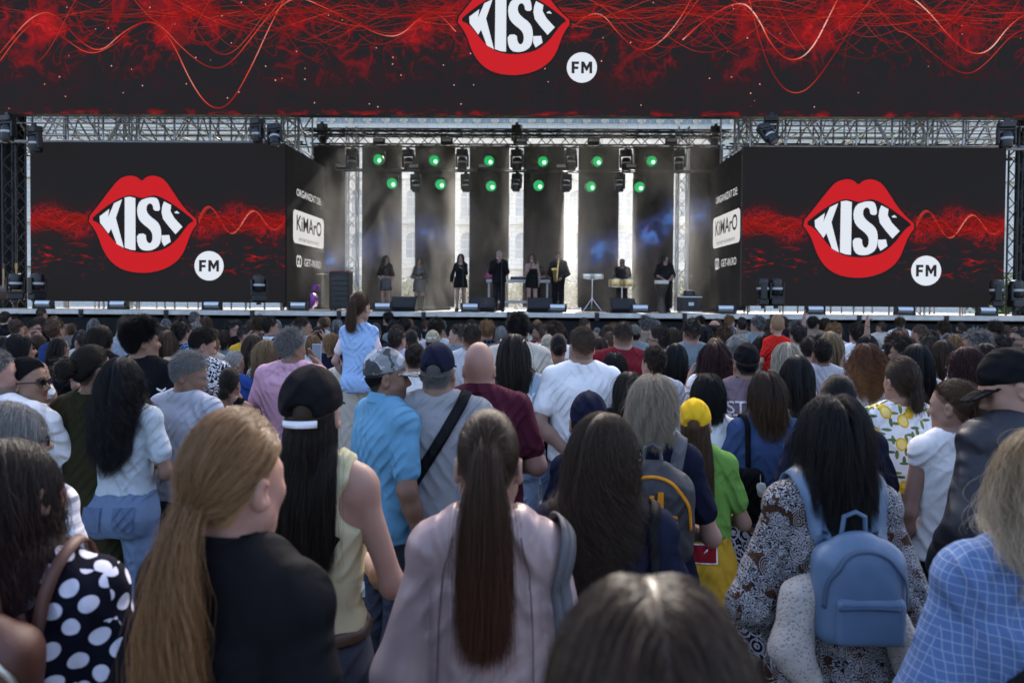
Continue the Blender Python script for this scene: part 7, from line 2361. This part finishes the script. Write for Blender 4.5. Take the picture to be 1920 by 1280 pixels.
link('lettering', back_print(text_mesh('MALTA', .030, .0006), hp_, 0, 1.67, 1.0, .004), kh.e, WHITE)
for k in range(2):      # chevrons on the sleeve
    x0, z0 = .235, 1.30 - .05 * k
    arr = pymesh('chevron', [(-.03, .012, 0), (0, -.012, 0), (.03, .012, 0), (.03, .030, 0), (0, .006, 0), (-.03, .030, 0)], [(0, 1, 4, 5), (1, 2, 3, 4)])
    link('chevron', back_print(arr, curly.tp, .205, z0, .8, .012), curly.e, WHITE)
# back pockets and seat seam of the pale jeans
tr_ = [inflate(p, .013) for p in grl.S['torso'] if p[0] == 'loft' or p[1][0][2] < 1.0] + [q for s in (-1, 1) for q in leg_prims(grl.S, s, 1.97, .013, .012)]
for s in (-1, 1):
    G_ = [((-.052 + .104 * i / 8) * (1 if j > 1 else .93), -.06 + .125 * j / 8 - (.014 * (1 - abs(i - 4) / 4) if j == 0 else 0), 0) for j in range(9) for i in range(9)]
    pc = pymesh('pocket', G_, [(j * 9 + i, j * 9 + i + 1, j * 9 + i + 10, j * 9 + i + 9) for j in range(8) for i in range(8)], True)
    link('pocket', back_print(pc, tr_, s * .086, .89, 1.0, .011), grl.e, CL('denim_pocket', (.062, .092, .155), 'denim'))
# a few phones held up
def phone(R, label):
    W = R.S['arm'][1][2]; 
    p = worn_thing('phone', R, label, 'phone')
    MB().box((W[0] - .03, W[1] + .06, W[2] + .09), (.075, .009, .155), .004).obj('case', plain('phone_case', (.35, .45, .55), .3), p)
    MB().box((W[0] - .03, W[1] + .0545, W[2] + .09), (.068, .002, .145)).obj('display', glow('phone_display', hexc('5a6a88')), p)
phone(RES['man with black hair holding up a phone'], 'pale blue phone held up by the black-haired man near the lemon shirt')
phone(pinkm, 'phone held up by the older man in the pink t-shirt')
cm = worn_thing('wristwatch', whiteb, 'black wristwatch on the clasped wrist of the white t-shirt man', 'watch')
Wc = whiteb.S['arm'][1]
dv = (Wc[2] - Wc[1]) / np.linalg.norm(Wc[2] - Wc[1])
MB().tube([tuple(Wc[2] - dv * .035), tuple(Wc[2] - dv * .008)], .036, 14).obj('band', BLACKP, cm, True)

# ================================================================ THE BAND
BLK2 = CL('stage_black', (.010, .010, .011)); LEATHER = lethr('black_leather', (.012, .012, .013), .35)
GB = 'musicians on the stage'
def performer(label, px, py, Y, sex, **k):
    P = PY(px, py, Y)
    return person(label, px, py, Y, sex, at=(P.x, Y, STAGE_Z + .001), height=P.z - STAGE_Z - .012, yaw=180 + k.pop('turn', 0), lod=k.pop('lod', 2), group=GB, shoes=k.pop('shoes', DARKSHOE), **k)
s1 = performer('backing singer in a black crop top and shorts with long brown hair', 724, 478, 21.0, 'f', top=('long', BLK2, dict(hem=1.10)), bottom=('mini', LEATHER), hair=LONG(.42, wave=.02, volume=.03), haircol='brown', hairtip='chestnut', skin='light', pose=('hips', 'down'), hyaw=30, turn=-10)
s2 = performer('backing singer in a black leather dress and tall boots', 787, 482, 20.8, 'f', top=('dress', LEATHER, dict(sleeve=1.9)), hair=LONG(.38, volume=.02), haircol='brown', hairtip='chestnut', skin='light', pose='front', hyaw=10)
s3 = performer('singer with long straight dark hair in a flared black dress', 864, 475, 20.3, 'f', top=('dress', BLK2, dict(sleeve=1.9, hem=.72)), hair=LONG(.40, volume=.02), haircol='dark', skin='fair', pose=('side', 'clap'), hyaw=0)
s4 = performer('grey-haired man in a black suit singing into a microphone', 936, 470, 20.2, 'm', top=('jacket', BLK2), bottom=('slacks', BLK2), hair=SH(.03), haircol='silver', skin='pink', pose='mic', hands=('grip', 'grip'))
s5 = performer('singer with long curly brown hair in a strapless black mini dress', 998, 475, 20.5, 'f', top=('strapless', BLK2, dict(hem=.72)), hair=LONG(.40, wave=.03, volume=.05), haircol='chestnut', skin='fair', pose=('mic', 'down'), hroll=6)
s6 = performer('bearded man in black playing a golden saxophone', 1047, 471, 20.6, 'm', top=('long', BLK2), bottom=('slacks', BLK2), hair=SH(.025), haircol='dark', skin='light', pose=('strum', 'belly'), hands=('grip', 'grip'), stubble=.7, hpitch=-6)
s7 = performer('man with sunglasses in black standing behind the golden timbales', 1167, 485, 21.2, 'm', top=('tee', BLK2), bottom=('slacks', BLK2), hair=SH(.02), haircol='dark', skin='mid', pose='strum', glasses='dark', stubble=.8, bulk=1.1, hands=('grip', 'grip'))
s8 = performer('man with shoulder-length hair in black playing a tall djembe', 1247, 477, 20.8, 'm', top=('elbow', BLK2), bottom=('slacks', BLK2), hair=('bob', dict(length=.2, volume=.02)), haircol='dark', skin='light', pose='strum', glasses='dark', hyaw=20)
s9 = performer('man in black at the keyboard table behind the curly haired singer', 1005, 483, 23.4, 'm', top=('tee', BLK2), bottom=('slacks', BLK2), hair=SH(.03), haircol='black', skin='mid', pose='front', lod=3)
for R_ in (s2,):      # tall boots
    for s in (-1, 1):
        solid_obj('boot', leg_prims(R_.S, s, 1.95, .012)[1:], .014, LEATHER, R_.e)
def mic(R, label):
    m = worn_thing('microphone', R, label, 'microphone')
    W = R.S['arm'][1][2] + A3(-.01, .075, .05)
    MB().tube([tuple(W + A3(0, .01, -.09)), tuple(W + A3(0, -.02, .05))], [.011, .016], 10).obj('handle', BLACKP, m, True)
    solid_obj('grille', [ell(W + A3(0, -.03, .075), (.026, .026, .028))], .010, SILV, m)
mic(s4, 'microphone held up by the grey-haired man in the suit'); mic(s5, 'microphone held by the curly haired singer')
def mic_stand(px, Y, h, label, boom=True):
    x = wx(px, Y)
    e = empty('microphone_stand', (x, Y, STAGE_Z))
    tag(e, label, 'stand')
    bar('pole', (0, 0, 0.02), (0, 0, h), .011, BLACKM, e)
    for k in range(3):
        a = rad(90 + 120 * k)
        bar('leg', (0, 0, .10), (.26 * math.cos(a), .26 * math.sin(a), .012), .010, BLACKM, e)
    if boom:
        bar('boom', (-.1, 0, h - .05), (.25, -.25, h + .18), .008, BLACKM, e)
    m = MB().tube([(0 if not boom else .25, 0 if not boom else -.25, h + (.18 if boom else 0)), (0 if not boom else .28, -.05 if not boom else -.31, h + (.22 if boom else .08))], [.012, .024], 10)
    m.obj('capsule', BLACKP, e, True)
mic_stand(722, 20.4, 1.15, 'black microphone stand in front of the crop top singer', False)
mic_stand(868, 19.95, 1.38, 'black microphone stand in front of the singer in the flared dress', False)
mic_stand(940, 19.9, 1.40, 'black microphone stand before the grey-haired singer', False)
mic_stand(1150, 20.9, 1.35, 'black boom microphone stand beside the timbales player')
mic_stand(1232, 20.5, 1.0, 'black boom microphone stand beside the djembe player')
def saxophone():
    sx = worn_thing('saxophone', s6, 'golden saxophone held by the bearded man in black', 'saxophone')
    p = [(0, .12, 1.53), (0, .17, 1.55), (.0, .22, 1.50), (.01, .235, 1.40), (.03, .25, 1.20), (.05, .26, 1.02), (.06, .27, .93), (.08, .30, .88), (.10, .34, .89), (.11, .37, .95), (.115, .39, 1.05), (.12, .41, 1.16), (.125, .44, 1.22)]
    r = [.008, .010, .013, .016, .022, .030, .034, .037, .040, .045, .052, .065, .095]
    MB().tube(p, r, 14, False).obj('horn', GOLD, sx, True)
    k = MB()
    for i in range(8):
        z = 1.34 - .045 * i
        k.lathe([(.016, -.006), (.018, 0), (.012, .006)], (.03 + .003 * i, .285, z), 10, 'Y')
    k.tube([(.02, .275, 1.38), (.055, .29, .96)], .004, 6)
    k.obj('keys', GOLD, sx, True)
    MB().tube([(0, .09, 1.52), (0, .13, 1.535)], [.006, .011], 8).obj('mouthpiece', BLACKP, sx, True)
saxophone()
def drum_pair(px, Y, zc, r, h, sep_, mat, head, label, name):
    x = wx(px, Y)
    e = empty(name, (x, Y, STAGE_Z)); tag(e, label, 'drums')
    for s in (-1, 1):
        MB().lathe([(r * .98, zc - h / 2), (r, zc - h / 2 + .01), (r * 1.0, zc + h / 2 - .01), (r * .98, zc + h / 2)], (s * sep_, 0, 0), 28).obj('shell', mat, e, True)
        MB().lathe([(r * .97, zc + h / 2 + .002), (r * .4, zc + h / 2 + .004), (.01, zc + h / 2 + .004)], (s * sep_, 0, 0), 28).obj('drum_head', head, e)
        for zz in (-1, 1): MB().lathe([(r * 1.0, zc + zz * h / 2 - .012), (r * 1.06, zc + zz * h / 2 - .012), (r * 1.06, zc + zz * h / 2 + .012), (r * 1.0, zc + zz * h / 2 + .012)], (s * sep_, 0, 0), 28).obj('rim', CHROME, e, True)
        for k in range(6):
            a = 2 * math.pi * k / 6
            bar('lug', (s * sep_ + r * 1.03 * math.cos(a), r * 1.03 * math.sin(a), zc - h / 2), (s * sep_ + r * 1.03 * math.cos(a), r * 1.03 * math.sin(a), zc + h / 2), .008, CHROME, e, 6)
    bar('post', (0, 0, .1), (0, 0, zc + .08), .018, CHROME, e)
    bar('cross_bar', (-sep_, 0, zc - h / 2 - .02), (sep_, 0, zc - h / 2 - .02), .014, CHROME, e)
    for k in range(3):
        a = rad(90 + 120 * k)
        bar('leg', (0, 0, .42), (.34 * math.cos(a), .34 * math.sin(a), .012), .012, CHROME, e)
SKINH = plain('drum_skin', (.62, .58, .50), .6)
drum_pair(1110, 20.0, 1.05, .15, .12, .165, plain('drum_steel', (.55, .53, .5), .25, .9), SKINH, 'pair of small steel drums on a chrome tripod stand', 'bongo_drums')
drum_pair(1166, 20.6, .88, .19, .22, .21, plain('drum_brass', (.60, .42, .17), .3, .9), SKINH, 'pair of golden timbales in front of the man with sunglasses', 'timbales')
e = empty('djembe', (wx(1240, 20.35), 20.35, STAGE_Z)); tag(e, 'tall dark wooden djembe drum with a pale skin', 'drum')
MB().lathe([(.14, .02), (.12, .15), (.085, .35), (.10, .50), (.17, .70), (.20, .84), (.20, .92)], (0, 0, 0), 24).obj('shell', plain('djembe_wood', (.05, .03, .02), .5, 0, .4, 14), e, True)
MB().lathe([(.205, .86), (.212, .88), (.212, .95), (.19, .965), (.01, .968)], (0, 0, 0), 24).obj('drum_head', SKINH, e, True)
for k in range(12):
    a = 2 * math.pi * k / 12
    bar('rope', (.205 * math.cos(a), .205 * math.sin(a), .88), (.115 * math.cos(a + .25), .115 * math.sin(a + .25), .48), .006, BLACKM, e, 6)
def keyboard_table():
    x0, x1, Y = wx(912, 22.6), wx(1030, 22.6), 22.6
    e = empty('keyboard_table', ((x0 + x1) / 2, Y, STAGE_Z)); tag(e, 'grey folding table with mixing gear behind the singers', 'table')
    W = x1 - x0
    g = plain('table_grey', (.40, .41, .43), .4, .3)
    MB().box((0, 0, .98), (W, .7, .10), .02).obj('table_top', g, e)
    MB().box((0, 0, .30), (W, .06, .09), .01).obj('lower_rail', g, e)
    for sx in (-1, 1):
        for sy in (-1, 1): bar('leg', (sx * (W / 2 - .08), sy * .28, 0), (sx * (W / 2 - .08), sy * .28, .93), .022, g, e)
    m = empty('mixing_desk', ((x0 + x1) / 2 + .2, Y, STAGE_Z + 1.031)); tag(m, 'black mixing desk on the grey folding table', 'mixer')
    MB().box((0, 0, .05), (.9, .42, .10), .02).obj('case', BLACKP, m)
    kb = MB()
    for i in range(12):
        for j in range(3): kb.lathe([(.016, .101), (.014, .125), (.004, .127)], (-.38 + .07 * i, -.12 + .12 * j, 0), 8)
    kb.obj('knobs', SILV, m)['kind'] = 'stuff'
keyboard_table()
def gear():
    e = empty('amplifier_rack', (wx(640, 21.8), 21.8, STAGE_Z)); tag(e, 'tall black amplifier rack with a red top beside the left truss tower', 'rack')
    MB().box((0, 0, .62), (.62, .55, 1.16), .02).obj('case', BLACKM, e)
    MB().box((0, 0, 1.225), (.64, .57, .045), .01).obj('lid', plain('red_lid', (.20, .01, .015), .4), e)
    for i in range(6): MB().box((0, -.285, .2 + .16 * i), (.54, .02, .13), .006).obj('module', plain('rack_face', (.03, .03, .035), .3, .4), e)
    for sx in (-1, 1):
        for sy in (-1, 1): MB().lathe([(.035, .0), (.04, .01), (.04, .03), (.02, .045)], (sx * .25, sy * .2, 0), 10).obj('caster', BLACKP, e)
    e = empty('drum_kit', (wx(578, 21.9), 21.9, STAGE_Z)); tag(e, 'purple sparkle drum kit half hidden behind the left sponsor panel', 'drums')
    pu = plain('purple_sparkle', (.22, .03, .30), .25, .4, .4, 60)
    MB().lathe([(.26, -.2), (.28, -.19), (.28, .19), (.26, .2)], (0, 0, .30), 28, 'Y').obj('bass_drum', pu, e, True)
    for x, z in ((-.22, .72), (.2, .72)): MB().lathe([(.14, -.10), (.15, -.09), (.15, .09), (.14, .10)], (x, 0, z), 22).obj('tom_drum', pu, e, True)
    for x in (-.4, .42):
        bar('cymbal_stand', (x, .1, 0), (x, .1, 1.15), .011, CHROME, e)
        MB().lathe([(.2, -.002), (.2, .002), (.05, .02), (.01, .03)], (x, .1, 1.15), 22).obj('cymbal', GOLD, e, True)
    e = empty('flight_case', (wx(1292, 20.5), 20.5, STAGE_Z)); tag(e, 'black flight case with smoke rising near the right truss tower', 'case')
    MB().box((0, 0, .26), (.62, .5, .46), .02).obj('case_body', BLACKM, e)
    for z in (.04, .48): MB().box((0, 0, z), (.64, .52, .03), .004).obj('edge_trim', ALU, e)
    MB().box((0, -.262, .27), (.16, .02, .10), .01).obj('latch', ALU, e)
    MB().lathe([(.18, .50), (.2, .54), (.16, .66), (.08, .70)], (0, 0, 0), 18).obj('fan', BLACKP, e, True)
    for px, lab, col in ((8, 'dark electric guitar on a stand at the left end of the stage', (.05, .02, .012)), (32, 'amber electric guitar on a stand at the left end of the stage', (.42, .22, .06))):
        e = empty('guitar', (wx(px, 19.4), 19.4, STAGE_Z + .02), rad(10)); tag(e, lab, 'guitar')
        w_ = plain('guitar_' + lab.split()[0], col, .25, 0, .3, 10)
        solid_obj('guitar_body', [ell((0, 0, .34), (.17, .03, .15)), ell((0, 0, .54), (.14, .03, .13), None, .06)], .014, w_, e, [ell((-.17, 0, .44), (.05, .1, .05)), ell((.17, 0, .44), (.05, .1, .05))])
        bar('neck', (0, -.035, .55), (0, -.03, 1.12), .022, plain('maple', (.45, .28, .12), .35), e)
        MB().box((0, -.03, 1.19), (.075, .022, .17), .012).obj('headstock', w_, e)
        for s in (-1, 1): bar('stand_leg', (0, .08, .5), (s * .2, .12, -.02), .01, BLACKM, e)
gear()
